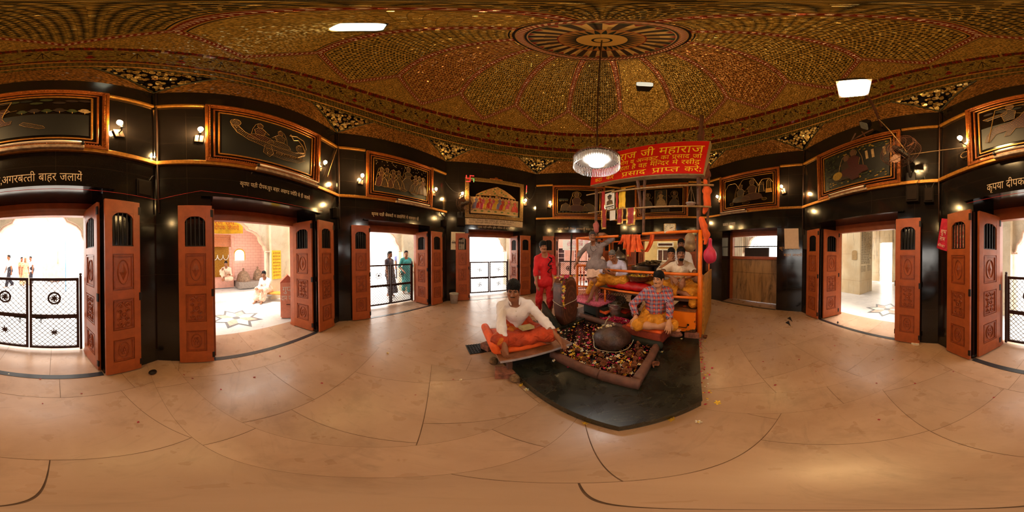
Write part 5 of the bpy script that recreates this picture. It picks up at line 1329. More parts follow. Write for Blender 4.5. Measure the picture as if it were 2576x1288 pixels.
def person(label, M, J, look, vox=.007, group=None):
    """J: joints in the person's own frame (x right, y forward, z up, metres). look: colours and clothes"""
    root = thing('person', label, 'person', M, group)
    sk = look['skin']; s = J.get('s', 1.); B = look.get('bulk', 1.)
    Pv, Nk = V3(J['pelvis']), V3(J['neck']); lat = nrm(J.get('lat', (1, 0, 0))); plat_ = nrm(J.get('plat', J.get('lat', (1, 0, 0))))
    spine = nrm(Nk-Pv); fw = np.cross(spine, lat)*1.; fw = nrm(np.cross(np.array([0, 0, 1.]), lat)) if abs(spine[2]) > .2 else fw
    Ch = Pv+(Nk-Pv)*.62
    hr = rotm(*J.get('head_rot', (0, 0, 0))); Hd = V3(J['head']) if 'head' in J else Nk+spine*.16*s
    s0 = s; hs = s*J.get('hs', .89); H = lambda x, y, z: Hd+hr @ (V3((x, y, z))*hs)
    sd = SDF()
    # torso
    sd.cap(Pv-plat_*.07*s, Pv+plat_*.07*s, .105*s*B, None, .05); sd.cap(Pv, Ch, .105*s*B, .12*s*B, .06)
    sd.cap(Ch-lat*.065*s, Ch+lat*.065*s, .108*s*B, None, .06); sd.cap(Nk-spine*.09*s-lat*.12*s, Nk-spine*.09*s+lat*.12*s, .052*s, None, .06)
    for q in (-1, 1): sd.cap(Nk-spine*.005*s+lat*q*.03*s, Nk-spine*.075*s+lat*q*.135*s, .045*s, .042*s, .05)
    if look.get('belly'): b = Pv+(Nk-Pv)*.25+fw*.05; sd.ell(b, (.15*s, .12*s, .14*s), None, .06)
    arms = {}
    for sg, n in ((-1, 'l'), (1, 'r')):
        Sh = Nk-spine*.088*s+lat*sg*.168*s
        if 'sh'+n in J: Sh = Sh+V3(J['sh'+n])
        E, W = ik(Sh, J['hand'+n], .285*s, .25*s, J.get('pole'+n, (sg*.3, -1, -.4)))
        arms[n] = (Sh, E, W)
        sd.cap(Sh, E, .047*s*B, .037*s, .04); sd.cap(E, E+(W-E)*.35, .038*s, .039*s, .03); sd.cap(E+(W-E)*.3, W, .038*s, .0245*s, .03)
        d = J.get('hd'+n); d = nrm(d) if d is not None else nrm(W-E)
        hand(sd, W+d*.01, d, J.get('hn'+n, (0, 0, -1)), J.get('ht'+n, 1), J.get('curl'+n, .45))
    legs = {}
    for sg, n in ((-1, 'l'), (1, 'r')):
        Hp = Pv+plat_*sg*.085*s-V3((0, 0, .03*s))
        K, A = ik(Hp, J['foot'+n], .43*s, .41*s, J.get('knee'+n, (sg*.1, 1, 0))); legs[n] = (Hp, K, A)
        sd.cap(Hp, K, .082*s*B, .055*s, .05); sd.cap(K, K+(A-K)*.35, .055*s, .053*s, .04); sd.cap(K+(A-K)*.3, A, .052*s, .035*s, .04)
        t = nrm(J.get('toe'+n, (sg*.15, 1, -.05))); up = V3(J.get('sole'+n, (0, 0, -1))); hl = A-t*.035*s+up*.035*s; bl = A+t*.13*s+up*.05*s
        sd.cap(hl, A+up*.02*s, .032*s, .036*s, .02); sd.cap(A+t*.02*s, bl, .036*s, .026*s, .03); sx = nrm(np.cross(t, up))
        for i in range(5): o = (-.032+.016*i)*s; sd.cap(bl-t*.01+sx*o, bl+t*(.045-.006*abs(i-(1 if sg < 0 else 3)))*s+sx*o, .0105*s, .009*s, .008)
    # neck and head
    sd.cap(Nk-spine*.02*s, H(0, -.015, -.06), .054*s, .050*s, .03)
    sd.ell(H(0, -.012, .035), V3((.077, .096, .088))*hs, hr, .02); sd.ell(H(0, .022, -.03), V3((.064, .072, .095))*hs, hr, .03)
    sd.cap(H(-.02, .062, -.098), H(.02, .062, -.098), .026*hs, None, .025); sd.cap(H(-.052, .0, -.06), H(-.02, .06, -.098), .026*hs, .022*hs, .03); sd.cap(H(.052, .0, -.06), H(.02, .06, -.098), .026*hs, .022*hs, .03)
    for q in (-1, 1):
        sd.ell(H(q*.033, .098, .008), V3((.019, .016, .013))*hs, hr, .012, True)
        sd.ell(H(q*.043, .062, -.028), V3((.024, .026, .022))*hs, hr, .02); sd.cap(H(q*.012, .086, .030), H(q*.048, .074, .028), .0105*hs, .009*hs, .012)
        sd.ell(H(q*.079, -.008, -.002), V3((.010, .021, .033))*hs, hr, .008); sd.ell(H(q*.014, .098, -.034), V3((.011, .012, .009))*hs, hr, .008)
    sd.cap(H(0, .084, .02), H(0, .112, -.028), .0105*hs, .0135*hs, .014)
    sd.cap(H(-.020, .088, -.060), H(.020, .088, -.060), .0085*hs, None, .008); sd.cap(H(-.017, .086, -.073), H(.017, .086, -.073), .0095*hs, None, .008)
    sdf_obj('body', sd, sk, root, vox)
    for q in (-1, 1):
        e = MB(); e.ball(tuple(H(q*.033, .0775, .009)), (.0118*hs,)*3, 10, k=8); eo = e.build('eye', M_EYEW, root, True)
        ga = V3(J.get('gaze', (0, 0))); e = MB(); e.ball(tuple(H(q*.033+ga[0], .0868, .009+ga[1])), (.0056*hs,)*3, 8, k=6); e.build('iris', M_IRIS, eo, True)
        lid = SDF(); lid.cap(H(q*.019, .0850, .0155), H(q*.047, .0795, .0150), .0062*hs, .0048*hs, .005); sdf_obj('eyelid', lid, M_HAIRB, eo, .0025, smooth=1)
        b = SDF(); b.cap(H(q*.014, .0965, .031), H(q*.034, .0905, .037), .0048*hs, .0045*hs, .006); b.cap(H(q*.034, .0905, .037), H(q*.053, .077, .031), .0042*hs, .003*hs, .006); sdf_obj('eyebrow', b, M_HAIRB, root, .003, smooth=1)
    hm = look.get('hair', M_HAIRB)
    if look.get('hairstyle', 'short') != 'none':
        h = SDF(); v = look.get('volume', 0.); lw = look.get('hairline', 0.)
        h.ell(H(0, -.018, .050+v*.5), V3((.0825+v*.5, .0985+v*.6, .086+v))*hs, hr, .015); h.ell(H(0, -.040, .004), V3((.0765, .072, .088))*hs, hr, .02)
        h.cap(H(-.036, .050-lw, .098+v-lw), H(.042, .046-lw, .100+v-lw), .023*hs, .021*hs, .03)
        for q in (-1, 1): h.cap(H(q*.066, .034, .050), H(q*.0715, .026, -.012), .0125*hs, .0075*hs, .015)
        if look.get('hairstyle') == 'long': h.cap(H(0, -.08, .0), H(0, -.10, -.16), .055*hs, .04*hs, .04)
        n2 = hr @ nrm((0, .45, -1.)); p2 = H(0, -.08, -.075 if look.get('hairstyle') != 'long' else -.25)
        sdf_obj('hair', h, hm, root, max(.0045, vox*.8), cuts=[(*n2, float(n2@p2))], noise=(.0018, 170.), smooth=1)
    if look.get('moustache'):
        b = SDF()
        for q in (-1, 1): b.cap(H(q*.003, .1045, -.047), H(q*.028, .094, -.054), .0062*hs, .0038*hs, .006)
        sdf_obj('moustache', b, look.get('mhair', hm), root, .003, smooth=1)
    if look.get('beard'):
        b = SDF(); b.cap(H(-.055, .015, -.05), H(-.02, .070, -.105), .020*hs, .024*hs, .03); b.cap(H(.055, .015, -.05), H(.02, .070, -.105), .020*hs, .024*hs, .03); b.cap(H(-.015, .075, -.1), H(.015, .075, -.1), .028*hs, None, .02); b.ell(H(0, .09, -.066), V3((.026, .03, .012))*hs, hr, .006, True)
        sdf_obj('beard', b, look['beard'], root, .004, noise=(.002, 200.), smooth=1)
    # ---- clothes
    sh = look.get('shirt')
    if sh:
        m_, sl = sh[0], sh[1]; T = .016*s; c = SDF(); hem = sh[2] if len(sh) > 2 else .08
        kz_ = nrm((legs['l'][1]+legs['r'][1])/2-Pv); bot = Pv+(kz_ if kz_[2] < -.7 else -spine)*hem*s
        c.cap(bot-plat_*.085*s, bot+plat_*.085*s, look.get('hemr', .130)*s*B, None, .06); c.cap(bot, Ch, .126*s*B, .132*s*B, .06); c.cap(Ch-lat*.065*s, Ch+lat*.065*s, .123*s*B, None, .06)
        c.cap(Nk-spine*.095*s-lat*.12*s, Nk-spine*.095*s+lat*.12*s, .067*s, None, .05)
        for q in (-1, 1): c.cap(Nk-spine*.012*s+lat*q*.035*s, Nk-spine*.08*s+lat*q*.14*s, .056*s, .055*s, .04)
        if look.get('belly'): c.ell(b_ := Pv+(Nk-Pv)*.25+fw*.05, (.17*s, .14*s, .16*s), None, .06)
        cuts = []
        for n, (Sh, E, W) in arms.items():
            c.cap(Sh, E, .064*s*B, .053*s, .04)
            if sl < .5: pass
            else: q = E+(W-E)*min(1, (sl-.5)*2); c.cap(E, q, .054*s, (.047 if sl > .9 else .051)*s, .03)
        c.cap(Nk-spine*.03*s+fw*.03, Nk+spine*.10*s+fw*.015, .066*s, .07*s, .01, True)
        op = sh[3] if len(sh) > 3 else .10
        if op: c.cap(Nk+spine*.02+fw*.10, Nk-spine*op*s+fw*.15, .042*s, .012*s, .01, True)
        for n, (Sh, E, W) in arms.items():       # open the cuffs around the arm
            if sl < .5: q = Sh+(E-Sh)*sl*2; d = nrm(E-Sh)
            else: q = E+(W-E)*min(1, (sl-.5)*2); d = nrm(W-E)
            c.cap(q+d*.012, q+d*.16, .043*s if sl > .5 else .056*s, None, .004, True)
            if sl < .5: c.cap(q+d*.07, q+d*.3, .075*s, .07*s, .004, True)
        so_ = sdf_obj('shirt', c, m_, root, max(vox, .006), cuts=cuts, noise=(.0035*s, 42.), smooth=2)
        if look.get('collar'):
            for q in (-1, 1):
                k = SDF(); a0 = Nk+spine*.028*s; k.cap(a0-fw*.045*s+lat*q*.05*s, a0+fw*.045*s+lat*q*.062*s-spine*.01, .014*s, .013*s, .01); k.cap(a0+fw*.045*s+lat*q*.06*s-spine*.01, a0+fw*.105*s+lat*q*.048*s-spine*.062*s, .014*s, .010*s, .01)
                sdf_obj('collar', k, m_, so_, .005, smooth=1)
        if look.get('placket'):
            p = MB(); pts = [Nk-spine*t*s+fw*(.145+.02*math.sin(t*5))*s*B for t in (.12, .2, .3, .4)]
            for t in pts: p.ball(tuple(t), .006*s, 6, k=4)
            p.build('button', M_EYEW, so_)
    tr = look.get('legs')
    if tr:
        m_, frac = tr[0], tr[1]; loose = tr[2] if len(tr) > 2 else .02; c = SDF()
        c.cap(Pv-plat_*.085*s+spine*.06*s, Pv+plat_*.085*s+spine*.06*s, (.112+loose*.6)*s*B, None, .05); c.cap(Pv-plat_*.085*s-spine*.04*s, Pv+plat_*.085*s-spine*.04*s, (.112+loose*.7)*s*B, None, .05)
        for n, (Hp, K, A) in legs.items():
            c.cap(Hp, K, (.088+loose)*s*B, (.062+loose)*s, .06)
            if frac > .5: q = K+(A-K)*(frac-.5)*2; c.cap(K, q, (.062+loose)*s, (.050+loose*1.2)*s, .05)
            e = K+(A-K)*max(.02, (frac-.5)*2); d = nrm(A-K); c.cap(e+d*.01, e+d*.12, (.056 if frac < .9 else .048)*s, None, .006, True)
        for x in tr[3] if len(tr) > 3 else (): c.cap(*x)
        sdf_obj(look.get('legs_name', 'trousers'), c, m_, root, max(vox, .007), noise=(.006*s, 34.), smooth=2)
    rb = look.get('wrap')         # hanging wrap-around cloth: (material, z of hem, flare)
    if rb:
        c = SDF(); kz = (legs['l'][1]+legs['r'][1])/2; dn_ = nrm(kz-Pv); e = Pv+dn_*rb[1]
        for q in (-1, 1): c.cap(Pv+plat_*q*.085*s+spine*.05, e+plat_*q*(.06+rb[2])*s, .104*s*B, .125*s, .06)
        c.cap(e+dn_*.06-plat_*.06, e+dn_*.06+plat_*.06, .16, None, .01, True)
        sdf_obj('wrap_cloth', c, rb[0], root, max(vox, .007), cuts=[(*dn_, float(dn_@e))], noise=(.007*s, 30.), smooth=2)
    return root, dict(arms=arms, legs=legs, H=H, Nk=Nk, Pv=Pv, fw=fw, lat=lat, spine=spine, sd=sd)
SK1 = skin_mat('skin_warm_brown', (166, 108, 72)); SK2 = skin_mat('skin_dark_brown', (146, 92, 60)); SK3 = skin_mat('skin_tan', (204, 146, 106))
M_WSHIRT = cloth('white_cotton', (232, 224, 224), .8, .04, 6., .45, 6.); M_SAFF = cloth('saffron_cotton', (214, 120, 24), .8, .18, 9., .8, 8.); M_SAFR = cloth('rust_saffron_cotton', (200, 70, 24), .8, .25, 9., 1., 8.)
M_GREYS = cloth('taupe_cotton', (142, 126, 124), .85, .1, 8., .5, 7.); M_REDP = cloth('red_trouser_cloth', (190, 16, 18), .85, .15, 10., .7, 8.); M_REDS = cloth('crimson_jersey', (214, 22, 30), .75, .1, 8., .4, 6.); M_PEACH = cloth('peach_cotton', (232, 190, 164), .85, .08, 8., .7, 7.)
M_LAV = cloth('pale_lavender_cotton', (208, 200, 222), .8, .05, 8., .5, 7.); M_GOLDC = cloth('marigold_cotton', (224, 146, 26), .8, .16, 9., .9, 8.); M_CREAMS = cloth('cream_cotton', (220, 200, 178), .8, .06, 8., .5, 7.)
def plaid():
    g = G('checked_cotton'); x, y, z = g.sep(g.coord()); rx = g.m('ADD', g.m('MULTIPLY', x, .93), g.m('MULTIPLY', y, .45))
    col = lin((74, 66, 98)); P = .062
    def st(v, off, w): return g.lt(g.m('ABSOLUTE', g.m('SUBTRACT', g.m('FRACT', g.m('ADD', g.m('DIVIDE', v, P), off)), .5)), w)
    a, b = st(rx, 0., .17), st(z, .2, .17)
    c = g.mix(g.m('MULTIPLY', g.m('ADD', a, b), .42), lin((78, 68, 104)), lin((186, 62, 40))); c = g.mix(g.m('MULTIPLY', a, b), c, lin((226, 84, 44)))
    for v in (rx, z):
        for o in (.40, .60): c = g.mix(g.m('MULTIPLY', st(v, o, .03), .6), c, lin((224, 208, 214)))
    return g.done(c, .85)
M_PLAID = plaid()

# ---------------- the priest in front, on his plank
PK = TM((.14, 2.02, 0), math.atan2(.285, .785))      # plank frame: local x along the near edge
pb = thing('plank', 'grey-edged wooden board propped on bricks, carrying the priest in white', 'board', PK)
q = MB(); q.box((0, 0, .292), (.84, .86, .022), bev=.004); q.build('board', mat('worn_board', (150, 98, 66), .6, 0, .25, 10., .2), pb)
q = MB(); q.box((0, -.432, .29), (.84, .006, .026)); q.box((.422, 0, .29), (.006, .86, .026)); q.build('edge_strip', mat('pale_edge', (170, 160, 164), .5), pb)
for x, y in ((-.30, -.34), (.33, -.33), (-.34, .34), (.33, .3)): q = MB(); q.box((x, y, .192), (.05, .05, .18)); q.build('leg', mat('plank_leg', (90, 58, 42), .7), pb)
def brick(p, rz, label, size=(.23, .11, .07), m=M_BRICK, group=None):
    b = MB(); b.box((0, 0, size[2]/2), size, bev=.008); o = b.build('brick', m, None, False, TM(p, rz)); tag(o, label, 'brick', group); return o
brick(PK @ Vector((-.32, -.36, 0)), .1, 'reddish brick lying flat under the near left leg of the plank', (.26, .15, .10))
brick(PK @ Vector((-.35, .33, 0)), .9, 'brick under the far left leg of the plank, on the drain grate', (.23, .15, .10))
brick(PK @ Vector((-.14, .02, 0)), .3, 'brick in the shadow under the middle of the plank', (.22, .12, .07))
cu = MB(); cu.box((0, 0, 0), (.66, .60, .075), bev=.035); o = cu.build('cushion', M_ORCL, None, True, PK @ TM((-.10, -.02, .342))); tag(o, 'flat red-orange cushion under the priest in white', 'cushion')
cu = MB(); cu.box((0, 0, 0), (.10, .64, .16), bev=.045); o = cu.build('bolster', M_ORCL, None, True, PK @ TM((-.425, .0, .385), 0, 1, 0, -.25)); tag(o, 'orange bolster standing at the back edge of the plank', 'cushion')
# he faces the camera; his right hand hangs over the plank's near edge, the left arm lies along his knee
fz = math.radians(180)
J = dict(s=1., pelvis=(.06, -.10, .45), neck=(.10, .06, .885), head=(.115, .155, 1.025), head_rot=(-.10, -.20, -.03), lat=(1, .04, -.03),
         handr=(.19, .50, .375), poler=(.8, -.5, .15), hdr=(-.08, .30, -.85), hnr=(-.5, -.6, -.3), htr=-1, curlr=.9,
         handl=(-.36, .36, .47), polel=(-1, -.5, .1), hdl=(-.35, .55, -.65), hnl=(.5, -.2, -.85), htl=1, curll=.25,
         footr=(-.14, .20, .41), footl=(.12, .14, .41), kneer=(1, .35, .15), kneel=(-1, .35, .2), toer=(-.9, .25, 0), toel=(.9, .3, 0), soler=(0, 0, -1), solel=(0, 0, -1), gaze=(0, .001))
look = dict(skin=SK2, shirt=(M_WSHIRT, .74, .07, .15), legs=(M_SAFR, .88, .03), legs_name='dhoti', moustache=True, collar=True, placket=True, volume=.014, hairline=.008, bulk=.9)
PMx = TM((.13, 2.0, 0), fz)
pr, R_ = person('priest in a white shirt and saffron dhoti sitting cross-legged on the plank', PMx, J, look, .0055)
c = SDF(); K = R_['legs']['r'][1]; c.cap(R_['legs']['r'][0], K, .125, .085, .05); c.cap(K, K+V3((-.06, .0, -.03)), .085, .07, .05)
sdf_obj('shawl', c, M_SAFF, pr, .007, noise=(.006, 30.))
bk = MB(); bk.box((0, 0, 0), (.15, .11, .035), bev=.004); tag(bk.build('book', mat('old_book', (176, 160, 110), .7), None, False, PMx @ TM((-.03, .20, .575), .4, 1, .1)), 'small pale book lying in the lap of the priest in white', 'book')
# ================================================================== THE OTHER PEOPLE
def facing(x, y, d, z, turn=0.): # frame at bearing x, distance d, level z, facing the middle of the hall front
    p = at(x, 644, d); az = (x-1288)/2576*2*pi; return TM((p.x, p.y, z), pi-az+turn)
# young man in red standing behind the garlanded stone
J = dict(s=1.0, pelvis=(0, 0, .90), neck=(.0, .0, 1.44), head=(.03, .05, 1.595), head_rot=(.35, -.10, .05), lat=(1, .12, -.02),
         handr=(.17, .20, .80), poler=(1, -.5, 0), hdr=(-.25, .15, -1), hnr=(-.9, -.3, .1), htr=-1, curlr=.35, handl=(-.20, .17, .80), polel=(-1, -.5, 0), hdl=(.15, .15, -1), hnl=(.9, -.3, .1), htl=1, curll=.4,
         footr=(.12, -.02, .07), footl=(-.12, .05, .07), toer=(.2, 1, -.05), toel=(-.2, 1, -.05))
red, R_ = person('young man in a crimson t-shirt with a black dragon print standing by the stone', facing(1370, 0, 3.50, 0), J, dict(skin=SK1, shirt=(M_REDS, .66, .06, 0), legs=(M_REDP, .76, .008), legs_name='trousers', volume=.016, hairline=.004, moustache=True, bulk=.9, hemr=.148), .0055)
q = SDF(); H0 = V3((-.075, .0, 1.30)); P = [(-.02, .06), (-.05, .045), (-.06, .01), (-.03, -.02), (.0, -.05), (-.02, -.085), (-.05, -.07), (-.05, -.11), (-.01, -.14), (.01, -.17), (-.02, -.19)]
yf = lambda x, z: .160-.9*(x)**2
for i in range(len(P)-1):
    a, b = [(H0[0]+p[0]*1.2, yf(H0[0]+p[0], 0), H0[2]+p[1]*1.3) for p in (P[i], P[i+1])]; q.cap(a, b, .014-.0006*i, .013-.0006*i, .006)
for dx, dz in ((-.09, .06), (.03, .03), (-.1, -.02), (.04, -.09), (-.09, -.15)): q.cap((H0[0]+dx*.5-.02, yf(H0[0], 0), H0[2]+dz), (H0[0]+dx-.02, yf(H0[0]+dx, 0), H0[2]+dz*1.1), .009, .004, .005)
sdf_obj('print', q, M_HAIRB, red, .005)
q = MB(); q.box((.10, .145, .955), (.035, .008, .07), bev=.003); q.build('patch', M_PAPER, red)
q = SDF(); q.cap((.11, .06, .78), (.13, .08, .30), .06, .012, .02); sdf_obj('cloth_end', q, M_REDS, red, .007, noise=(.004, 40.))
# man in the taupe shirt leaning on the rail, feet on the pink cushion
J = dict(s=.90, pelvis=(-.03, -.06, .80), neck=(.05, -.02, 1.20), head=(.075, .06, 1.345), head_rot=(.18, -.14, .03), lat=(1, -.10, .10), plat=(1, 0, 0),
         handr=(.40, -.06, .80), poler=(.6, -1, 0), hdr=(.5, .3, -.7), hnr=(0, .3, -1), htr=1, curlr=.7, handl=(-.17, .03, 1.40), polel=(-1, -.2, .5), hdl=(1, .1, -.1), hnl=(.2, -.9, -.5), htl=1, curll=1.2, shl=(-.02, 0, .06),
         footr=(-.03, .02, .07), footl=(.10, .16, .07), toer=(.1, 1, -.1), toel=(.5, 1, -.1), kneel=(.2, 1, 0))
gm, R_ = person('moustached man in a taupe shirt and peach wrap leaning on the orange rail', facing(1499, 0, 3.42, .47), J, dict(skin=SK2, shirt=(M_GREYS, .72, .09, .10), wrap=(M_PEACH, .42, .02), moustache=True, hair=M_GREYB, collar=True, placket=True, volume=.004, bulk=1.02, hemr=.170), .0055)
q = MB(); 
for k, z in ((0, .385), (1, .40)): q.tube([(-.03+.19*math.cos(i*pi/14)*1.02, -.03+.155*math.sin(i*pi/14)*1.04, z+.0) for i in range(28)], .004, 5, closed=True)
q.build('hem_stripe', M_RED, gm)
q = MB(); Nk = R_['Nk']; q.tube([tuple(Nk+V3((.065*math.cos(t), .07+.075*math.sin(-t)*-1, -.05-.12*math.sin(t)))) for t in [i*pi/12 for i in range(13)]], .004, 5); q.build('necklace', M_DARK, gm)
# white-haired man reading in the stall
J = dict(s=.93, pelvis=(0, -.06, .10), neck=(.02, .14, .455), head=(.04, .25, .565), head_rot=(.10, -.62, .05), lat=(1, 0, 0),
         handr=(.13, .40, .24), poler=(1, -.3, -.3), hdr=(-.5, .7, .2), hnr=(-.3, -.2, 1), htr=1, curlr=.8, handl=(-.06, .42, .22), polel=(-1, -.3, -.3), hdl=(.6, .6, .1), hnl=(.3, -.2, 1), htl=-1, curll=.8,
         footr=(-.12, .30, .06), footl=(.14, .24, .05), kneer=(1, .4, .1), kneel=(-1, .4, .1), toer=(-1, .3, 0), toel=(1, .3, 0))
wm, R_ = person('white-haired man in a pale lavender shirt bent over his hands in the stall', facing(1556, 0, 3.50, .86, -.35), J, dict(skin=SK1, shirt=(M_LAV, .88, .06, .08), legs=(M_GOLDC, .9, .04), legs_name='dhoti', moustache=True, mhair=M_HAIRG, hair=M_HAIRG, bulk=1.02), .006)
q = SDF(); q.cap((.22, .22, .06), (.40, .34, -.02), .11, .09, .05); q.cap((.40, .34, -.02), (.52, .40, -.20), .08, .05, .05); sdf_obj('dhoti_end', q, M_GOLDC, wm, .007, noise=(.008, 34.))
q = MB(); q.box((.05, .48, .275), (.12, .07, .012), .2, rx=.5); q.build('phone', M_DARK, wm)
# man in the checked shirt on the orange cushion
J = dict(s=1., pelvis=(0, -.06, .11), neck=(-.03, .02, .60), head=(-.03, .07, .725), head_rot=(-.55, -.10, -.05), lat=(1, .10, 0),
         handr=(.28, .30, .20), poler=(1, -.6, -.1), hdr=(.15, .7, -.6), hnr=(-.2, -.5, -.8), htr=-1, curlr=.5, handl=(-.16, .44, .16), polel=(-1, -.4, .2), hdl=(.15, .55, -.75), hnl=(.2, -.8, -.5), htl=1, curll=.3,
         footr=(-.16, .30, .05), footl=(.18, .22, .05), kneer=(1, .35, .12), kneel=(-1, .35, .1), toer=(-1, .25, 0), toel=(1, .3, 0), gaze=(0, -.004))
pm_, R_ = person('stout man in an orange and grey checked shirt sitting on the low orange cushion', facing(1652, 0, 2.50, .355, .02), J, dict(skin=SK3, shirt=(M_PLAID, .92, .08, .14), legs=(M_GOLDC, .40, .03), legs_name='loincloth', moustache=True, collar=True, volume=.012, bulk=1.12, belly=True), .0055)
q = SDF(); q.ell((0, .18, .12), (.20, .16, .07)); q.cap((.05, .24, .14), (-.12, .26, .12), .07, .06, .05); sdf_obj('lap_cloth', q, M_GOLDC, pm_, .007, noise=(.012, 38.))
q = MB(); W = R_['arms']['r'][2]; E_ = R_['arms']['r'][1]; d = nrm(W-E_)
q.tube([tuple(W-d*.02+nrm(np.cross(d, (0, 0, 1)))*.029*math.cos(i*pi/8)+nrm(np.cross(d, np.cross(d, (0, 0, 1))))*.029*math.sin(i*pi/8)) for i in range(16)], .004, 5, closed=True); q.build('wrist_thread', M_RED, pm_)
# the two men in cream shirts at the right end of the deck, and one more behind
J = dict(s=.97, pelvis=(0, -.06, .11), neck=(0, .06, .56), head=(.0, .13, .70), head_rot=(.06, -.14, 0), lat=(1, -.05, 0),
         handl=(-.03, .40, .30), polel=(-1, -.2, .2), hdl=(.30, .35, -.85), hnl=(.3, -.8, -.3), htl=1, curll=.5, handr=(.16, .40, .33), poler=(1, -.2, .0), hdr=(-.6, .5, -.5), hnr=(-.2, -.7, -.6), htr=-1, curlr=.5,
         footr=(-.05, .38, .06), footl=(.12, .24, .05), kneer=(1, .4, .25), kneel=(-1, .5, .1), toer=(-.8, .6, -.1), toel=(1, .3, 0))
am, R_ = person('black-bearded man in a cream shirt with his forearm hanging over the right rail', facing(1712, 0, 2.95, .77, .05), J, dict(skin=SK2, shirt=(M_CREAMS, .42, .07, .16), legs=(M_GOLDC, .75, .05), legs_name='dhoti', moustache=True, beard=M_HAIRB, collar=True, volume=.008, bulk=1.05), .006)
q = SDF(); q.cap((-.22, .28, .08), (-.20, .40, -.10), .12, .09, .05); sdf_obj('dhoti_end', q, M_GOLDC, am, .007, noise=(.009, 34.))
q = MB(); W = R_['arms']['l'][2]; E_ = R_['arms']['l'][1]; d = nrm(W-E_); a_ = nrm(np.cross(d, (0, 0, 1))); b_ = np.cross(d, a_)
q.tube([tuple(W-d*.03+a_*.031*math.cos(i*pi/8)+b_*.031*math.sin(i*pi/8)) for i in range(16)], .007, 6, closed=True); q.build('watch', M_BRASS, am)
J = dict(s=.97, pelvis=(0, -.06, .11), neck=(0, .06, .55), head=(.0, .13, .695), head_rot=(.12, -.16, -.08), lat=(1, .08, 0),
         handr=(.035, .215, .56), poler=(1, .1, -1), hdr=(-.5, -.1, .85), hnr=(-.3, -.9, -.2), htr=-1, curlr=1.3, handl=(-.10, .38, .26), polel=(-1, -.2, -.1), hdl=(.4, .6, -.6), hnl=(.2, -.7, -.6), htl=1, curll=.5,
         footr=(.02, .40, .06), footl=(.12, .24, .05), kneer=(1, .4, .25), kneel=(-1, .5, .1), toer=(-.3, 1, -.1), toel=(1, .3, 0))
bm2, R_ = person('bearded man in a cream shirt resting his chin on his fist in the stall', facing(1690, 0, 3.18, .77, -.1), J, dict(skin=SK1, shirt=(M_CREAMS, .55, .07, .14), legs=(M_GOLDC, .75, .04), legs_name='dhoti', moustache=True, beard=M_HAIRG, mhair=M_GREYB, hair=M_HAIRB, volume=.006), .006)
J = dict(s=.95, pelvis=(0, -.05, .11), neck=(0, 0, .60), head=(0, .05, .75), head_rot=(.1, -.1, 0), handr=(.2, .3, .25), handl=(-.2, .3, .25), hnr=(0, 0, -1), footr=(-.1, .3, .06), footl=(.1, .25, .06), kneer=(1, .4, .1), kneel=(-1, .4, .1))
cm2, R_ = person('man in white sitting farthest back in the stall, half hidden behind the others', facing(1713, 0, 3.45, .92, 0), J, dict(skin=SK2, shirt=(M_WSHIRT, .8, .06, .1), legs=(M_WSHIRT, .8, .03), moustache=True, volume=.01), .008)
# ---------------- visitors outside
def stand(label, x, d, dress, skin, hair, turn, h=1.62, walk=0, style='short', z=-.02, extra=None, arms=0, vox=.010):
    s = h/1.72
    J = dict(s=s, pelvis=(0, 0, .92*s), neck=(0, 0, 1.43*s), head=(0, .04, 1.585*s), head_rot=(0, -.05, 0), handr=(.20*s, .08+.12*walk+arms*.2, (.80+arms*.3)*s), handl=(-.20*s, .08-.12*walk+arms*.2, (.80+arms*.25)*s), poler=(.6, -1, 0), polel=(-.6, -1, 0),
             footr=(.08, -.25*walk, .07+.05*abs(walk)), footl=(-.08, .25*walk, .07))
    lk = dict(skin=skin, hair=hair, hairstyle=style); lk.update(dress)
    return person(label, facing(x, 0, d, z, turn), J, lk, vox, 'visitors outside' if False else None)
M_NAVY = mat('navy_cloth', (30, 28, 46), .8, 0, .2); M_TEAL = mat('teal_cotton', (60, 150, 146), .8, 0, .15); M_SARI = mat('dark_violet_sari', (44, 36, 52), .8, 0, .3, 12., 0, 60., None, (90, 70, 60)); M_ORS = mat('orange_print_sari', (214, 130, 90), .8, 0, .2, 20., 0, 60., None, (230, 190, 160))
stand('woman in a dark violet sari behind the lattice gate of the procession picture doorway', 979, 5.6, dict(shirt=(M_SARI, .35, .1, 0), wrap=(M_SARI, .78, .05)), SK2, M_HAIRB, .9, 1.60, 0, 'long')
stand('woman in a teal tunic and trousers looking in over the lattice gate', 1021, 6.0, dict(shirt=(M_TEAL, .6, .5, 0), legs=(M_TEAL, .95, .02)), SK1, M_HAIRB, .3, 1.62, .4, 'long', arms=.5)
stand('small man in blue far behind the two women at the lattice gate', 1001, 9.5, dict(shirt=(mat('blue_cotton', (90, 96, 140), .8), .4, .1, 0), legs=(M_NAVY, .95, .02)), SK2, M_HAIRB, .4, 1.66)
stand('man in a white shirt and dark trousers walking across the bright courtyard', 24, 8.2, dict(shirt=(M_WSHIRT, .4, .08, 0), legs=(M_NAVY, .95, .03)), SK2, M_HAIRB, -1.2, 1.66, .8)
stand('woman in a pale orange sari standing left in the courtyard group', 54, 8.8, dict(shirt=(M_ORS, .4, .1, 0), wrap=(M_ORS, .8, .04)), SK2, M_HAIRB, .5, 1.56, 0, 'long')
stand('woman in an orange printed sari with covered head in the middle of the courtyard group', 63, 8.6, dict(shirt=(M_ORS, .4, .1, 0), wrap=(M_ORS, .8, .06)), SK2, M_ORS, .2, 1.55, 0, 'long')
stand('person in white and black at the right of the courtyard group', 78, 9.2, dict(shirt=(M_WSHIRT, .3, .1, 0), legs=(M_NAVY, .95, .03)), SK2, M_HAIRB, -.8, 1.6)
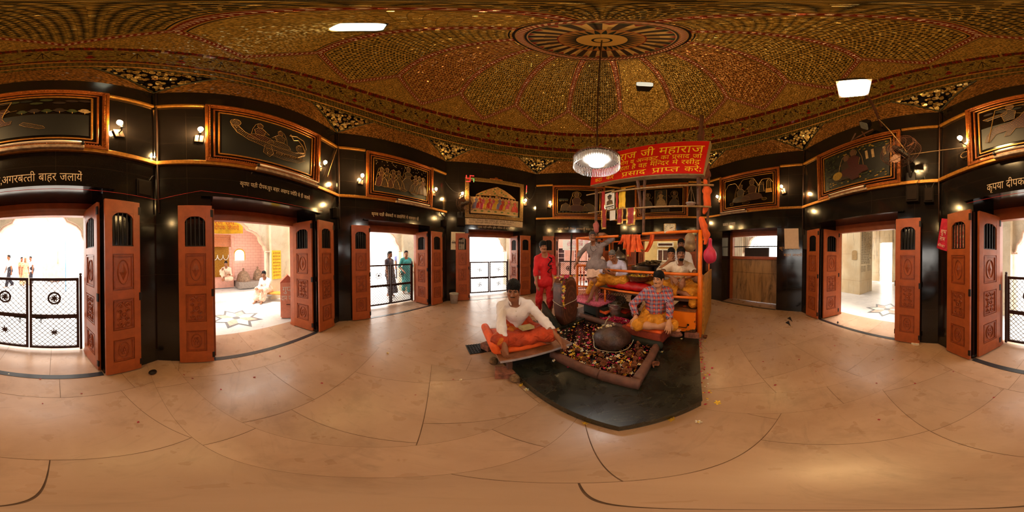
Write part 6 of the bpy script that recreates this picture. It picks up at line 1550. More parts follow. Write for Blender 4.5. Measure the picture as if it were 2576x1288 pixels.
stand('man in white and dark trousers far off, seen left through the flower gate', 2553, 11.5, dict(shirt=(M_WSHIRT, .8, .1, 0), legs=(M_NAVY, .95, .04)), SK2, M_HAIRB, 1., 1.66)
J = dict(s=.88, pelvis=(0, -.05, .36), neck=(0, .06, .76), head=(0, .13, .88), head_rot=(.2, -.1, 0), handr=(.12, .36, .46), handl=(-.10, .40, .44), footr=(.10, .46, .07), footl=(-.08, .40, .07), hnr=(0, 0, -1), hnl=(0, 0, -1))
person('man in white sitting on the wooden bench outside the boat picture doorway', facing(668, 0, 5.3, -.02, -.5), J, dict(skin=SK2, shirt=(M_WSHIRT, .85, .15, .08), legs=(M_PEACH, .9, .05), legs_name='dhoti', moustache=True, volume=.012), .009)
J = dict(s=.95, pelvis=(0, -.06, .11), neck=(0, .03, .58), head=(.0, .09, .73), head_rot=(0, -.1, 0), handr=(.14, .24, .45), handl=(-.15, .26, .26), footr=(.05, .30, .05), footl=(.12, .24, .05), kneer=(.3, 1, 1), kneel=(-1, .4, .1), hnr=(0, 0, -1), hnl=(0, 0, -1))
person('man in pale clothes squatting on the ledge of the small shrine outside', facing(569, 0, 7.35, .40, -.2), J, dict(skin=SK2, shirt=(M_CREAMS, .7, .07, .1), legs=(M_PEACH, .8, .03), volume=.008), .010)

# ================================================================== THINGS IN AND AROUND THE STALL
def box_thing(name, M, size, m, label, cat, bev=.01, group=None): q = MB(); q.box((0, 0, 0), size, bev=bev); return tag(q.build(name, m, None, bev > .02, M), label, cat, group)
FRM = lambda t, s, z, rz=0.: TM(FB(t, s, z), FRZ+pi+rz)
# pink cushion on its low table
pc = Vector((1.78, 3.16, 0)); lt = thing('low_table', 'low dark table carrying the pink cushion', 'table', TM(pc, math.radians(22)))
q = MB(); q.box((0, 0, .375), (.74, .74, .03), bev=.006); q.build('table_top', mat('dark_table_wood', (62, 42, 32), .6), lt)
for sx in (-1, 1):
    for sy in (-1, 1): q = MB(); q.box((sx*.32, sy*.32, .232), (.05, .05, .255)); q.build('leg', _mc['dark_table_wood'], lt)
g = G('pink_print_cushion'); co = g.coord(); vo = g.node('ShaderNodeTexVoronoi'); g.put(vo.inputs['Vector'], co); vo.inputs['Scale'].default_value = 38.
c_ = g.mix(g.lt(vo.outputs[0], .34), lin((206, 92, 120)), lin((232, 150, 164))); g.bump(g.noise(co, 9., 3.), .6, .02)
M_PINKC = g.done(c_, .85)
q = SDF(); 
for sx in (-1, 1):
    for sy in (-1, 1): q.cap((sx*.05, sy*.05, 0), (sx*.34, sy*.34, 0), .05, .033, .06)
q.cap((-.34, -.34, 0), (.34, -.34, 0), .034); q.cap((-.34, .34, 0), (.34, .34, 0), .034); q.cap((-.34, -.34, 0), (-.34, .34, 0), .034); q.cap((.34, -.34, 0), (.34, .34, 0), .034)
q.ell((0, 0, 0), (.44, .44, .05), None, .08)
o = sdf_obj('cushion', q, M_PINKC, None, .012, noise=(.004, 40.)); o.matrix_basis = TM(pc+Vector((0, 0, .432)), math.radians(22)); tag(o, 'pink printed cushion under the bare feet of the standing man', 'cushion')
# cushions of the seated man
o = box_thing('mat', FRM(.74, -.18, .215), (.62, .62, .22), mat('rust_mat', (150, 56, 32), .85, 0, .2), 'rust-red folded mats under the orange cushion of the seated man', 'mat', .03)
o = box_thing('cushion', FRM(.70, -.19, .338), (.56, .56, .045), M_ORCL, 'thin orange cushion under the man in the checked shirt', 'cushion', .022)
o = box_thing('bolster', FRM(.68, -.52, .165), (.62, .10, .12), mat('dark_green_cloth', (30, 34, 26), .8), 'long dark green bolster at the front edge of the rust mats', 'cushion', .045)
# cash box
cb = thing('cash_box', 'orange metal cash box with chipped paint and a carrying handle beside the post', 'box', FRM(.25, -.05, .205))
g = G('chipped_orange'); co = g.coord(); x_, y_, z_ = g.sep(co); f_ = g.noise(co, 14., 6., .7); lim = g.m('SUBTRACT', .60, g.m('MULTIPLY', g.lt(z_, .10), .0))
e_ = g.m('ADD', g.ramp(z_, .12, .0), g.m('MULTIPLY', g.ramp(x_, .13, .20), .7))
c_ = g.mix(g.m('GREATER_THAN', g.m('ADD', f_, g.m('MULTIPLY', e_, .22)), .70), lin((244, 124, 14)), lin((70, 44, 26)))
M_CHIP = g.done(c_, .45)
q = MB(); q.box((0, .28, .18), (.40, .56, .36), bev=.006); q.build('body', M_CHIP, cb)
q = MB(); q.box((0, .28, .368), (.41, .58, .018), bev=.004); q.build('lid', mat('soiled_lid', (86, 48, 28), .7, 0, .4, 14., .2, 60., None, (150, 84, 30)), cb)
q = MB(); q.tube([(-.085, -.01, .13), (-.07, -.03, .09), (.07, -.03, .09), (.085, -.01, .13)], .007, 6)
for sx in (-1, 1): q.box((sx*.09, -.006, .135), (.03, .012, .03))
q.build('handle', M_DARK, cb)
tag((lambda q: q.build('powder_spot', mat('vermilion_powder', (236, 92, 24), .9), None, True, FRM(.27, .16, .585)))(MB().ball((0, 0, 0), (.03, .045, .006), 10)), 'smear of orange powder on top of the cash box', 'powder')
brick(FB(.10, -.02, ZP), FRZ, 'reddish brick under the right end of the orange cash box', (.22, .12, .095))
o = rock('broken_brick', FB(.36, -.05, ZP+.045), (.13, .07, .055), 9, M_BRICK, .3, .9, 1.9, 20); tag(o, 'broken brick under the left end of the orange cash box', 'brick')
bowl('clay_dish', fl(1675, 842, ZP+.03), .05, .025, M_TERRA, 'broken clay dish leaning beside the broken brick', 'dish', 0, 1.1)
bowl('clay_dish', fl(1680, 847, ZP), .05, .02, M_TERRA, 'flat clay dish on the platform beside the broken brick', 'dish')
q = MB(); q.prism([(-.09, -.05), (.08, -.055), (.10, .04), (.0, .02), (-.08, .06)], 0, .006); tag(q.build('paper_scrap', M_PAPER, None, False, TM(fl(1621, 833, ZP+.115), .4)), 'crumpled paper scrap on the kerb in front of the seated man', 'paper')
# steel bucket, plates and baskets under the deck
bkt = thing('steel_bucket', 'ribbed steel bucket in front of the dark space under the deck', 'bucket', TM(fl(1547, 797, ZP)))
q = MB(); q.lathe([(.0, 0), (.095, 0), (.10, .02), (.108, .09), (.113, .095), (.113, .10), (.125, .19), (.13, .195), (.13, .20), (.138, .30), (.146, .31), (.146, .325), (.138, .32), (.10, .03), (0, .02)], n=28); q.build('body', M_STEEL, bkt, True)
for s_ in (-1, 1): q = MB(); q.box((s_*.15, 0, .285), (.02, .04, .04)); q.build('ear', M_STEEL, bkt)
q = MB(); q.tube([(.155*math.cos(t), -.01-.10*math.sin(t), .285-.06*math.sin(t)) for t in [i*pi/10 for i in range(11)]], .005, 6); q.build('handle', M_STEEL, bkt, True)
for (x, y, z, r, h, m, l, t_) in ((1572, 771, .36, .17, .05, M_LEAF, 'brown woven dish on top of the pile under the deck', .2), (1598, 757, .40, .15, .05, M_LEAF, 'dark leaf dish leaning at the back under the deck', .9), (1588, 775, .28, .19, .06, mat('basket_weave', (134, 84, 50), .8, 0, .3, 40., .5), 'woven basket beside the steel bucket', .1), (1584, 785, .16, .20, .05, M_TERRA, 'wide clay plate at the bottom of the pile under the deck', .15), (1560, 757, .45, .12, .05, M_LEAF, 'small dark dish right behind the steel bucket', .5)):
    bowl('dish', fl(x, y, z), r, h, m, l, 'dish', 0, t_)
o = box_thing('folded_cloth', TM(fl(1574, 783, .2), .3, 1, .1), (.22, .16, .05), mat('vermilion_cloth', (232, 70, 34), .8), 'vermilion cloth folded between the bucket and the plates', 'cloth', .02)
o = box_thing('folded_cloth', TM(fl(1523, 781, .25), .5, 1, .2), (.30, .2, .05), M_ORCL, 'orange cloth lying under the low table', 'cloth', .02)
o = box_thing('metal_trunk', FRM(2.1, .18, .23), (.62, .5, .24), mat('dark_green_trunk', (44, 46, 34), .5), 'dark green trunk under the low table', 'trunk', .012)
q = MB(); q.tube([fl(1462, 792, .15), fl(1492, 798, .15)], .035, 12); tag(q.build('log', mat('bark', (64, 44, 32), .8)), 'short dark log on the platform behind the standing stone', 'log')
# heap of rose petals
hp = MB(); rr2 = random.Random(14); hc = fl(1556, 812, ZP)
ax_ = (R0-F0).normalized(); ay_ = Vector((ax_.y, -ax_.x, 0))*-1
for i in range(1300):
    u, v = rr2.gauss(0, .20), rr2.gauss(-.02, .085); hgt = .10*math.exp(-(u/.28)**2-(v/.14)**2)
    c = hc+ax_*u+GV*v; r = rr2.uniform(.014, .025); a = rr2.uniform(0, 6.28); hp.M = TM((c.x, c.y, ZP+hgt+.004), a, 1, rr2.uniform(-.9, .9), rr2.uniform(-.9, .9))
    k = FK.index(rr2.choices(['magenta', 'red', 'yellow', 'white'], [8, 2, .3, .3])[0]); hp.add([(-r, 0, 0), (0, -r*.8, r*.3), (r, 0, r*.4), (0, r*.8, r*.2)], [(0, 1, 2, 3)], k)
hp.M = Matrix.Identity(4)
tag(hp.build('rose_petals', FMS), 'heap of crimson rose petals in front of the steel bucket', 'petals', None, 'stuff')
gl = MB(); rr2 = random.Random(6)
for i in range(60):
    t = i/59; p = fl(1540, 785, .28)*(1-t)+fl(1508, 832, ZP+.02)*t; flower_into(gl, (p.x+rr2.gauss(0, .04), p.y+rr2.gauss(0, .03), max(ZP+.01, p.z*.35+.1*(1-t))), rr2.uniform(.015, .026), rr2.choice(['yellow', 'white', 'magenta', 'yellow']), rr2, 1)
tag(gl.build('garland', FMS), 'small yellow and white garland trailing from the petal heap into the pit', 'garland')
q = MB(); q.tube([fl(1534, 795, .24), fl(1526, 806, .22), fl(1520, 820, ZP+.12), fl(1519, 828, ZP+.03)], .007, 6); tag(q.build('rope', _mc['cotton_thread'], None, True), 'pale cord hanging over the kerb into the pit', 'rope')
# on the deck: red bench, flower pan, cauldrons
q = SDF(); q.cap((-.42, 0, 0), (.42, 0, 0), .085); q.cap((-.42, .2, 0), (.42, .2, 0), .085); q.cap((-.42, .1, 0), (.42, .1, 0), .10)
o = sdf_obj('red_bench', q, mat('glossy_red_cloth', (206, 16, 22), .45, 0, .15), None, .012, noise=(.005, 30.)); o.matrix_basis = FRM(1.36, .12, .845); tag(o, 'low bench draped in glossy red cloth behind the front rail', 'bench')
pan = thing('flower_pan', 'wide shallow metal pan of yellow flowers and offerings on the red bench', 'pan', TM(at(1614, 700, 3.0)-Vector((0, 0, .06))))
q = MB(); q.lathe([(0, 0), (.12, 0), (.23, .05), (.275, .12), (.285, .125), (.27, .115), (.22, .055), (0, .02)], n=30); q.build('pan', mat('aged_metal', (130, 106, 76), .4, .7, .3), pan, True)
mk = MB(); rr2 = random.Random(3)
for i in range(110):
    a, r = rr2.uniform(0, 6.28), .24*math.sqrt(rr2.random()); x, y = r*math.cos(a), r*math.sin(a); kk = 'yellow' if x < -.03 else rr2.choice(['orange', 'white', 'red', 'yellow', 'orange'])
    flower_into(mk, (x, y, .085+.02*rr2.random()), rr2.uniform(.02, .03), kk, rr2, .8)
mk.build('offerings', FMS, pan)
M_ALU = mat('dull_aluminium', (140, 130, 122), .35, .8, .15, 10.)
def cauldron(p, r, h, label):
    q = MB(); q.lathe([(0, 0), (r*.9, 0), (r, .04), (r, h-.02), (r*1.06, h), (r*1.06, h+.012), (r*.97, h+.005), (r*.95, .05), (0, .03)], n=36); tag(q.build('cauldron', M_ALU, None, True, TM(p)), label, 'pot')
c1 = at(1618, 660, 3.35); cauldron((c1.x, c1.y, .745), .23, .46, 'large aluminium cauldron in the middle of the deck'); c2 = at(1667, 660, 3.30); cauldron((c2.x, c2.y, .745), .18, .46, 'second aluminium cauldron right of the large one')
tr = at(1643, 655, 3.30); tz = 1.222
q = MB(); q.lathe([(0, .0), (.25, .0), (.33, .03), (.335, .04), (.25, .015), (0, .012)], n=32); tag(q.build('tray', mat('dark_tray', (46, 34, 26), .5, .3), None, True, TM((tr.x, tr.y, tz))), 'wide dark tray lying across the two cauldrons', 'tray')
rr2 = random.Random(5)
for i in range(34):
    a, r = rr2.uniform(0, 6.28), .26*math.sqrt(rr2.random()); hgt = .02+.028*(i//12)
    bowl('leaf_bowl', (tr.x+r*math.cos(a)*(1-.2*(i//12)), tr.y+r*math.sin(a)*(1-.2*(i//12)), tz+hgt), .055, .026, M_LEAF, 'small leaf bowl heaped on the tray over the cauldrons', 'bowl', 0, rr2.uniform(-.3, .3), 'leaf bowls on the tray')
q = MB(); q.lathe([(.20, 0), (.19, .06), (.13, .14), (.05, .20), (.02, .24), (.015, .30), (0, .32)], n=20); ps = at(1556, 645, 4.0); tag(q.build('domed_lid', M_ALU, None, True, TM((ps.x, ps.y, 1.32))), 'dull domed lid with a finial behind the white-haired man', 'lid')
q = MB(); q.box((0, 0, .28), (.5, .3, .56)); tag(q.build('wooden_crate', mat('crate_wood', (120, 76, 46), .7, 0, .2), None, False, TM((ps.x, ps.y, .745), .5)), 'wooden crate behind the white-haired man', 'crate')
o = box_thing('cloth_bundle', TM(at(1752, 684, 3.15)-Vector((0, 0, .08)), .2), (.2, .18, .30), mat('pink_check_cloth', (206, 160, 160), .85, 0, .2, 30.), 'pale pink cloth bundle at the right end of the deck', 'bundle', .07)
o = box_thing('cloth_bundle', TM(at(1748, 722, 3.0)-Vector((0, 0, .04)), .3), (.22, .18, .22), mat('maroon_cloth', (84, 26, 40), .85, 0, .3, 20.), 'maroon cloth bundle under the right end of the rail', 'bundle', .07)
# ---------------- hanging cloths, scarves, bags, clock
def hang(top, w, L, m, label, name='hanging_cloth', cat='cloth', rz=None, wave=.012, trim=None, group=None, sway=0.):
    t = thing(name, label, cat, TM(top, FRZ+pi if rz is None else rz), group); rr3 = random.Random(int(top.x*9999)); ph = rr3.uniform(0, 6)
    f = lambda s, v: ((s-.5)*w*(1-.08*v)+sway*v*v, wave*math.sin(s*9+ph)*(.3+v)+.006*math.sin(v*14+ph), -L*v)
    q = MB(); q.grid(f, 12, 14); n = len(q.v); q.grid(lambda s, v: (f(s, v)[0], f(s, v)[1]+.006, f(s, v)[2]), 12, 14); q.build('cloth', m, t, True)
    if trim:
        for s0, s1 in ((0, .14), (.86, 1)) if trim != 'end' else (): q = MB(); q.grid(lambda s, v: (f(s0+(s1-s0)*s, v)[0], f(s0+(s1-s0)*s, v)[1]-.004, f(s0, v)[2]), 2, 14); q.build('border', M_TINSEL, t, True)
        q = MB(); q.grid(lambda s, v: (f(s, .92+.08*v)[0], f(s, .92+.08*v)[1]-.005, f(s, .92+.08*v)[2]), 12, 2); q.build('fringe', M_TINSEL, t, True)
    return t
M_TINSEL = mat('gold_tinsel', (226, 176, 84), .3, .6, .4, 60., .6, 90.)
M_SEQ = mat('sequinned_red', (170, 26, 18), .6, 0, .4, 90.)
for (x, y0, y1, w, m, tr_, l, s_) in ((1519, 528, 576, 19, M_SEQ, 1, 'short red sequinned cloth at the left of the lower row', .02), (1560, 526, 564, 20, M_SEQ, 1, 'red sequinned cloth in the middle of the lower row', .05), (1587, 523, 567, 26, M_SEQ, 1, 'wide red sequinned cloth at the right of the lower row', .0), (1517, 482, 528, 9, M_RED, 0, 'narrow red cloth strip left of the hanging calendar', .06), (1552, 478, 526, 9, M_RED, 1, 'narrow red cloth strip right of the hanging calendar', .06), (1565, 476, 525, 20, M_YEL, 'end', 'yellow cloth with a tinsel edge hanging under the sign', .07)):
    p = onF(x, y0, s_-.06); b = onF(x, y1, s_-.06); hang(p, w*.00244*math.hypot(p.x, p.y)*1.0, p.z-b.z, m, l, group='cloths hanging under the sign', trim=tr_)
cp = onF(1534, 485, .0); cq = onF(1534, 527, .0); cal = thing('hanging_calendar', 'white printed calendar with a portrait hanging among the red cloths', 'calendar', TM(cp, FRZ+pi))
hgt = cp.z-cq.z; wd_ = .24
q = MB(); q.box((0, 0, -hgt/2), (wd_, .006, hgt)); q.build('sheet', M_PAPER, cal)
a = Art(); a.poly(a.ell(0, -.28*hgt, .05, .055), 'skin', False); a.poly([(-.06, -.2*hgt), (0, -.1*hgt), (.06, -.2*hgt), (.05, -.26*hgt), (-.05, -.26*hgt)], 'dark', False); a.poly([(-.08, -.72*hgt), (-.07, -.5*hgt), (0, -.42*hgt), (.07, -.5*hgt), (.09, -.72*hgt)], 'skin', False); a.poly([(-.03, -.7*hgt), (.06, -.62*hgt), (.07, -.7*hgt)], 'yellow', False); a.poly([(-.11, -.86*hgt), (.11, -.86*hgt), (.11, -.8*hgt), (-.11, -.8*hgt)], 'dark', False)
for i in range(3): a.poly([(-.10+.075*i, -.95*hgt), (-.05+.075*i, -.95*hgt), (-.05+.075*i, -.91*hgt), (-.10+.075*i, -.91*hgt)], ('red', 'blue', 'red')[i], False)
a.fill.v = [(p[0], p[1]-.004, p[2]) for p in a.fill.v]; a.fill.build('print', ARTM, cal)
cp = onF(1541, 528, .03); cq = onF(1541, 554, .03); q = MB(); q.box((0, 0, -(cp.z-cq.z)/2), (.14, .005, cp.z-cq.z)); tag(q.build('paper_sheet', M_PAPER, None, False, TM(cp, FRZ)), 'plain pale paper sheet between the lower red cloths', 'paper')
rr3 = random.Random(12)
for i, (x, y1, sw) in enumerate(((1568, 614, -.10), (1573, 628, -.02), (1578, 640, .03), (1583, 645, .0), (1589, 634, .02), (1595, 632, .04), (1600, 634, .08), (1605, 630, .09))):
    p = onF(x, 590, -.03); b = onF(x, y1, -.03)
    hang(p, .085, p.z-b.z, M_ORCL, 'orange prayer scarf on the top rail, number %s from the left in the bunch' % ['one', 'two', 'three', 'four', 'five', 'six', 'seven', 'eight'][i], 'scarf', 'scarf', FRZ+pi+rr3.uniform(-.5, .5), .02, 'end' if i % 2 else None, 'orange scarves on the top rail', sw)
p = onF(1641, 590, -.03); hang(p, .07, p.z-onF(1636, 634, -.03).z, M_ORCL, 'single orange scarf hanging apart to the right on the top rail', 'scarf', 'scarf', FRZ+pi+.4, .02, None, None, -.10)
# clock standing on the rail
ck = thing('clock', 'square cream-framed clock with a gilt rim standing on the top rail', 'clock', TM(onF(1685, 589, .02), FRZ+pi+.28))
z0 = onF(1685, 589, .02).z; hck = onF(1685, 562, .02).z-z0; wck = .195
q = MB(); q.box((0, 0, hck/2), (wck, .045, hck), bev=.02); q.build('case', mat('gilt_clock_case', (190, 150, 86), .3, .5), ck, False)
q = MB(); q.box((0, -.022, hck/2), (wck-.03, .006, hck-.03), bev=.003); q.build('dial', mat('clock_dial', (222, 206, 170), .5), ck)
q = MB()
for i in range(1, 13):
    a_ = i*pi/6; s_ = str(i); r_ = .070; V, F, w = [], [], 0
    vs = glyph(s_); h_ = .026; q.add([(r_*1.05*math.sin(a_)+(v[0]-vs[2]/2)*h_, -.0265, hck/2+r_*.85*math.cos(a_)+(v[1]-.35)*h_) for v in vs[0]], vs[1])
q.build('numerals', M_DARK, ck)
q = MB()
for ang_, L_, w_ in ((math.radians(62), .045, .006), (math.radians(68), .06, .004), (math.radians(5), .06, .0025)): q.box((math.sin(ang_)*L_/2, -.029, hck/2+math.cos(ang_)*L_/2), (w_, .002, L_), ry=ang_)
q.build('hands', M_DARK, ck)
# paper bag and pink bundle, wrapped cloth, weighing pan
q = SDF(); q.cap((0, 0, -.05), (0, 0, -.22), .085, .10, .03); q.ell((0, 0, -.25), (.12, .07, .07)); o = sdf_obj('paper_bag', q, mat('kraft_bag', (186, 160, 124), .85, 0, .1, 20.), None, .012, noise=(.006, 40.)); o.matrix_basis = TM(at(1736, 594, 2.95)+Vector((0, 0, .03)), .6); tag(o, 'pale paper bag hanging from the top rail near the right post', 'bag')
q = MB(); q.ball((0, 0, .0), (.05, .05, .045), 12); tag(q.build('bag_knot', _mc['kraft_bag'], None, True, TM(at(1733, 590, 2.96)+Vector((0, 0, .06)))), 'rumpled top of the paper bag above the rail', 'bag')
q = SDF(); q.ell((0, 0, -.13), (.115, .10, .115)); q.cap((0, 0, -.06), (-.03, 0, .06), .05, .02, .06); q.cap((-.03, 0, .05), (-.06, 0, .10), .02, .03, .03); o = sdf_obj('bundle', q, mat('pink_satin', (214, 44, 84), .5, 0, .15, 6.), None, .009, noise=(.004, 40.)); o.matrix_basis = TM(at(1783, 625, 2.42)+Vector((.0, -.02, .02)), .4); tag(o, 'bright pink cloth bundle hanging outside the right post', 'bundle')
def wrapcloth(pts, rs, m, label): q = SDF(); [q.cap(pts[i], pts[i+1], rs[i], rs[i+1], .03) for i in range(len(pts)-1)]; tag(sdf_obj('wrapped_cloth', q, m, None, .010, noise=(.010, 34.)), label, 'cloth', 'cloths tied on the poles')
b_ = lambda x, y, d: tuple(at(x, y, d))
wrapcloth([b_(1775, 455, 2.46), b_(1778, 480, 2.46), b_(1778, 515, 2.46), b_(1772, 535, 2.46)], [.03, .06, .05, .02], M_ORCL, 'orange cloth wound on the pole high at the right of the stall')
wrapcloth([b_(1766, 552, 2.44), b_(1770, 570, 2.44), b_(1776, 590, 2.44), b_(1774, 612, 2.44)], [.045, .05, .05, .025], M_ORCL, 'orange cloth knotted on the pole right above the orange post')
wrapcloth([b_(1766, 380, 2.56), b_(1776, 415, 2.56), b_(1778, 440, 2.52), b_(1772, 452, 2.5)], [.02, .05, .05, .02], mat('brown_rag', (120, 60, 36), .9), 'brown rag tied behind the right end of the sign')
wrapcloth([b_(1764, 330, 2.56), b_(1764, 348, 2.56)], [.05, .05], mat('brown_rag', (120, 60, 36), .9), 'brown rag wound on the pole above the sign')
p_ = FB(2.16, .06, 0); wrapcloth([(p_.x, p_.y, 1.95), (p_.x, p_.y, 2.08), (p_.x, p_.y, 2.14)], [.055, .06, .035], mat('dusty_pink_cloth', (186, 100, 90), .85), 'dusty pink cloth wound on the pole behind the leaning man')
wp2 = thing('weighing_pan', 'small steel bowl hung on three cords beside the right pole', 'scale pan', TM(onF(1738, 512, -.02)))
q = MB(); q.lathe([(0, -.05), (.05, -.035), (.075, 0), (.08, .006), (.07, 0), (.045, -.028), (0, -.042)], n=20); q.build('pan', M_STEEL, wp2, True)
for i in range(3): q = MB(); a_ = i*2.1+.4; q.tube([(.075*math.cos(a_), .075*math.sin(a_), 0), (0, 0, .30)], .002, 4); q.build('cord', M_BAMBOO, wp2)

# ================================================================== FLOOR THINGS BY THE WALLS
dr = thing('floor_drain', 'dark perforated drain grate in the floor behind the plank', 'drain', TM(fl(1206, 876, .002), .5))
q = MB()
for i in range(9): q.box((-.16+.04*i, 0, .004), (.012, .27, .008)); 
for i in range(7): q.box((0, -.12+.04*i, .004), (.33, .012, .008))
q.build('grate', M_DARK, dr); q = MB(); q.box((0, 0, -.0), (.33, .27, .003)); q.build('hole', mat('drain_black', (8, 7, 7), .9), dr)
wbk = thing('plastic_bucket', 'dirty white plastic bucket on the floor between two doorways', 'bucket', TM(fl(1142, 762, 0)))
q = MB(); q.lathe([(0, 0), (.10, 0), (.125, .27), (.135, .275), (.135, .30), (.128, .30), (.115, .27), (.09, .01), (0, .01)], n=24); q.build('body', mat('dirty_white_plastic', (196, 190, 186), .5, 0, .2, 8.), wbk, True)
q = MB(); q.tube([(.132*math.cos(t), -.05*math.sin(t), .285-.10*math.sin(t)) for t in [i*pi/10 for i in range(11)]], .004, 5); q.build('handle', M_STEEL, wbk)
o = rock('stone_lump', fl(384, 936, .03), (.05, .035, .025), 3, M_DARK, .3, .9, 0, 14); tag(o, 'dark lump on the floor beside the left door leaf under the horse picture', 'stone')
q = MB(); q.prism([(-.05, -.03), (.04, -.04), (.06, .02), (0, .04), (-.06, .02)], 0, .03); tag(q.build('paper_scrap', M_PAPER, None, False, TM(fl(2303, 866, .0), .4)), 'crumpled paper on the floor near the right leaf of the waterfall doorway', 'paper')
for i, (x, y) in enumerate(((1988, 803), (1984, 814))):
    q = MB(); q.prism([(-.16, 0), (.14, -.04), (.06, .05), (-.02, .02)], 0, .008); tag(q.build('dark_rag', M_DARK, None, False, TM(fl(x, y, .001), .15)), ['dark rag on the marble near the stone-slab window, farther one', 'dark rag on the marble near the stone-slab window, nearer one'][i], 'rag')
q = MB(); q.prism([(-.05, 0), (.0, -.015), (.06, .01), (0, .02)], 0, .02); tag(q.build('shoe_scrap', M_DARK, None, False, TM(fl(2108, 812, .005), -.4)), 'dark scrap lying on the threshold strip of the waterfall doorway', 'scrap')
def poster(k, u, z, w, h, rz, m, label, lines, ink, d=-.02, rx=0., pic=None):
    t = thing('poster', label, 'poster', wallM(k, u, d, z) @ Matrix.Rotation(rx, 4, 'Y') @ Matrix.Rotation(rz, 4, 'Z')); q = MB(); q.grid(lambda s, v: ((s-.5)*w, -.02*math.sin(s*pi)*(1-v), (v-.5)*h), 8, 6); q.build('sheet', m, t, True)
    q = MB()
    for tx, zz, hh, ww in lines: letter_mesh(q, tx, hh, -ww/2, zz, -.025, ww)
    q.build('lettering', ink, t)
    if pic: q = MB(); pic(q); q.build('print', ART['red'], t)
poster(2, -1.19, 1.84, .42, .54, 0, M_PAPER, 'calendar poster beside the left door leaf under the coloured picture', (('िगरराज', -.10, .10, .34), ('२०११', -.2, .06, .2)), M_NAVY, -.015, .03, lambda q: (q.ball((.06, -.024, .13), (.10, .004, .10), 12), q.box((0, -.024, -.06), (.38, .003, .02))))
poster(5, 1.26, 1.90, .36, .52, .25, mat('blank_poster', (222, 196, 178), .8, 0, .05), 'large blank pinkish sheet hanging beside the two-leaf door', (), M_PAPER, -.05, -.04)
poster(7, -1.38, 1.80, .24, .46, 0, mat('hot_pink_poster', (214, 34, 72), .6, 0, .2), 'hot pink printed poster tilted behind the door leaf under the horse picture', (('शुभ', .0, .09, .12), ('लाभ', -.10, .08, .12), ('सेवा', -.19, .05, .16)), M_PAPER, -.02, .25)
poster(7, -1.06, 1.73, .24, .34, 0, mat('red_leaflets', (186, 30, 40), .6, 0, .35, 30., 0, 60., None, (226, 180, 150)), 'red printed leaflets pressed behind the door bars under the horse picture', (), M_PAPER, -.02)

lt2 = MB(); rr2 = random.Random(31)
for i in range(1500):
    p = inpit(rr2.uniform(.03, .97), rr2.betavariate(1.2, 1.8)*.95+.02); r = rr2.uniform(.006, .014)
    lt2.M = TM((p.x, p.y, ZP+.014+rr2.uniform(0, .006)), rr2.uniform(0, 6.28), 1, rr2.uniform(-.4, .4), rr2.uniform(-.4, .4)); lt2.add([(-r, 0, 0), (0, -r*.7, 0), (r, 0, .002), (0, r*.7, 0)], [(0, 1, 2, 3)], FK.index(rr2.choices(['red', 'magenta', 'yellow', 'orange', 'white'], [5, 3, 2, 2, 1])[0]))
lt2.M = Matrix.Identity(4); tag(lt2.build('loose_petals', FMS), 'loose wet petals strewn over the floor of the pit', 'petals', None, 'stuff')
# ================================================================== OUTSIDE THE DOORWAYS
M_CREAMW = mat('cream_plaster', (232, 214, 194), .85, 0, .1, 4.); M_PINKW = mat('pink_plaster', (226, 168, 150), .85, 0, .12, 4.); M_OCHRE = mat('ochre_paint', (226, 186, 110), .8, 0, .12, 4.)
def tilew():
    g = G('pink_wall_tiles'); x, y, z = g.sep(g.coord()); row = g.m('FLOOR', g.m('DIVIDE', z, .15))
    fx = g.m('ABSOLUTE', g.m('SUBTRACT', g.m('FRACT', g.m('ADD', g.m('DIVIDE', x, .30), g.m('MULTIPLY', row, .5))), .5)); fz_ = g.m('ABSOLUTE', g.m('SUBTRACT', g.m('FRACT', g.m('DIVIDE', z, .15)), .5))
    return g.done(g.mix(g.m('MAXIMUM', g.m('GREATER_THAN', fx, .485), g.m('GREATER_THAN', fz_, .47)), lin((236, 196, 184)), lin((196, 130, 116))), .4)
M_TILE = tilew()
def veined():
    g = G('veined_marble_wall'); co = g.coord(); x, y, z = g.sep(co)
    w = g.noise(g.comb(g.m('MULTIPLY', x, 5.), g.m('MULTIPLY', y, 5.), g.m('MULTIPLY', z, .35)), 1.5, 6., .65, 1.2)
    c = g.mix(g.ramp(g.noise(co, 1.2, 4.), .35, .7), lin((206, 188, 154)), lin((184, 154, 112))); c = g.mix(g.m('MULTIPLY', g.ramp(w, .54, .68), .8), c, lin((88, 86, 80)))
    jz = g.lt(g.m('ABSOLUTE', g.m('SUBTRACT', g.m('FRACT', g.m('DIVIDE', z, 1.05)), .5)), .0035)
    return g.done(g.mix(jz, c, lin((150, 120, 90))), .35)
M_VEIN = veined()
RV = 2.1
tn = [ti]
def nxt(): tn[0] += 1; return 'trim_%d' % (tn[0]-1)
HALF = (AP+RV)*T8
half_arch = [(1.25, 1.58), (1.19, 1.60), (1.15, 1.66), (1.12, 1.78), (1.03, 1.88), (.99, 1.97), (.97, 2.08), (.86, 2.20), (.74, 2.26), (.64, 2.30), (.60, 2.38), (.48, 2.50), (.30, 2.58), (.22, 2.60), (.16, 2.68), (0, 2.82)]
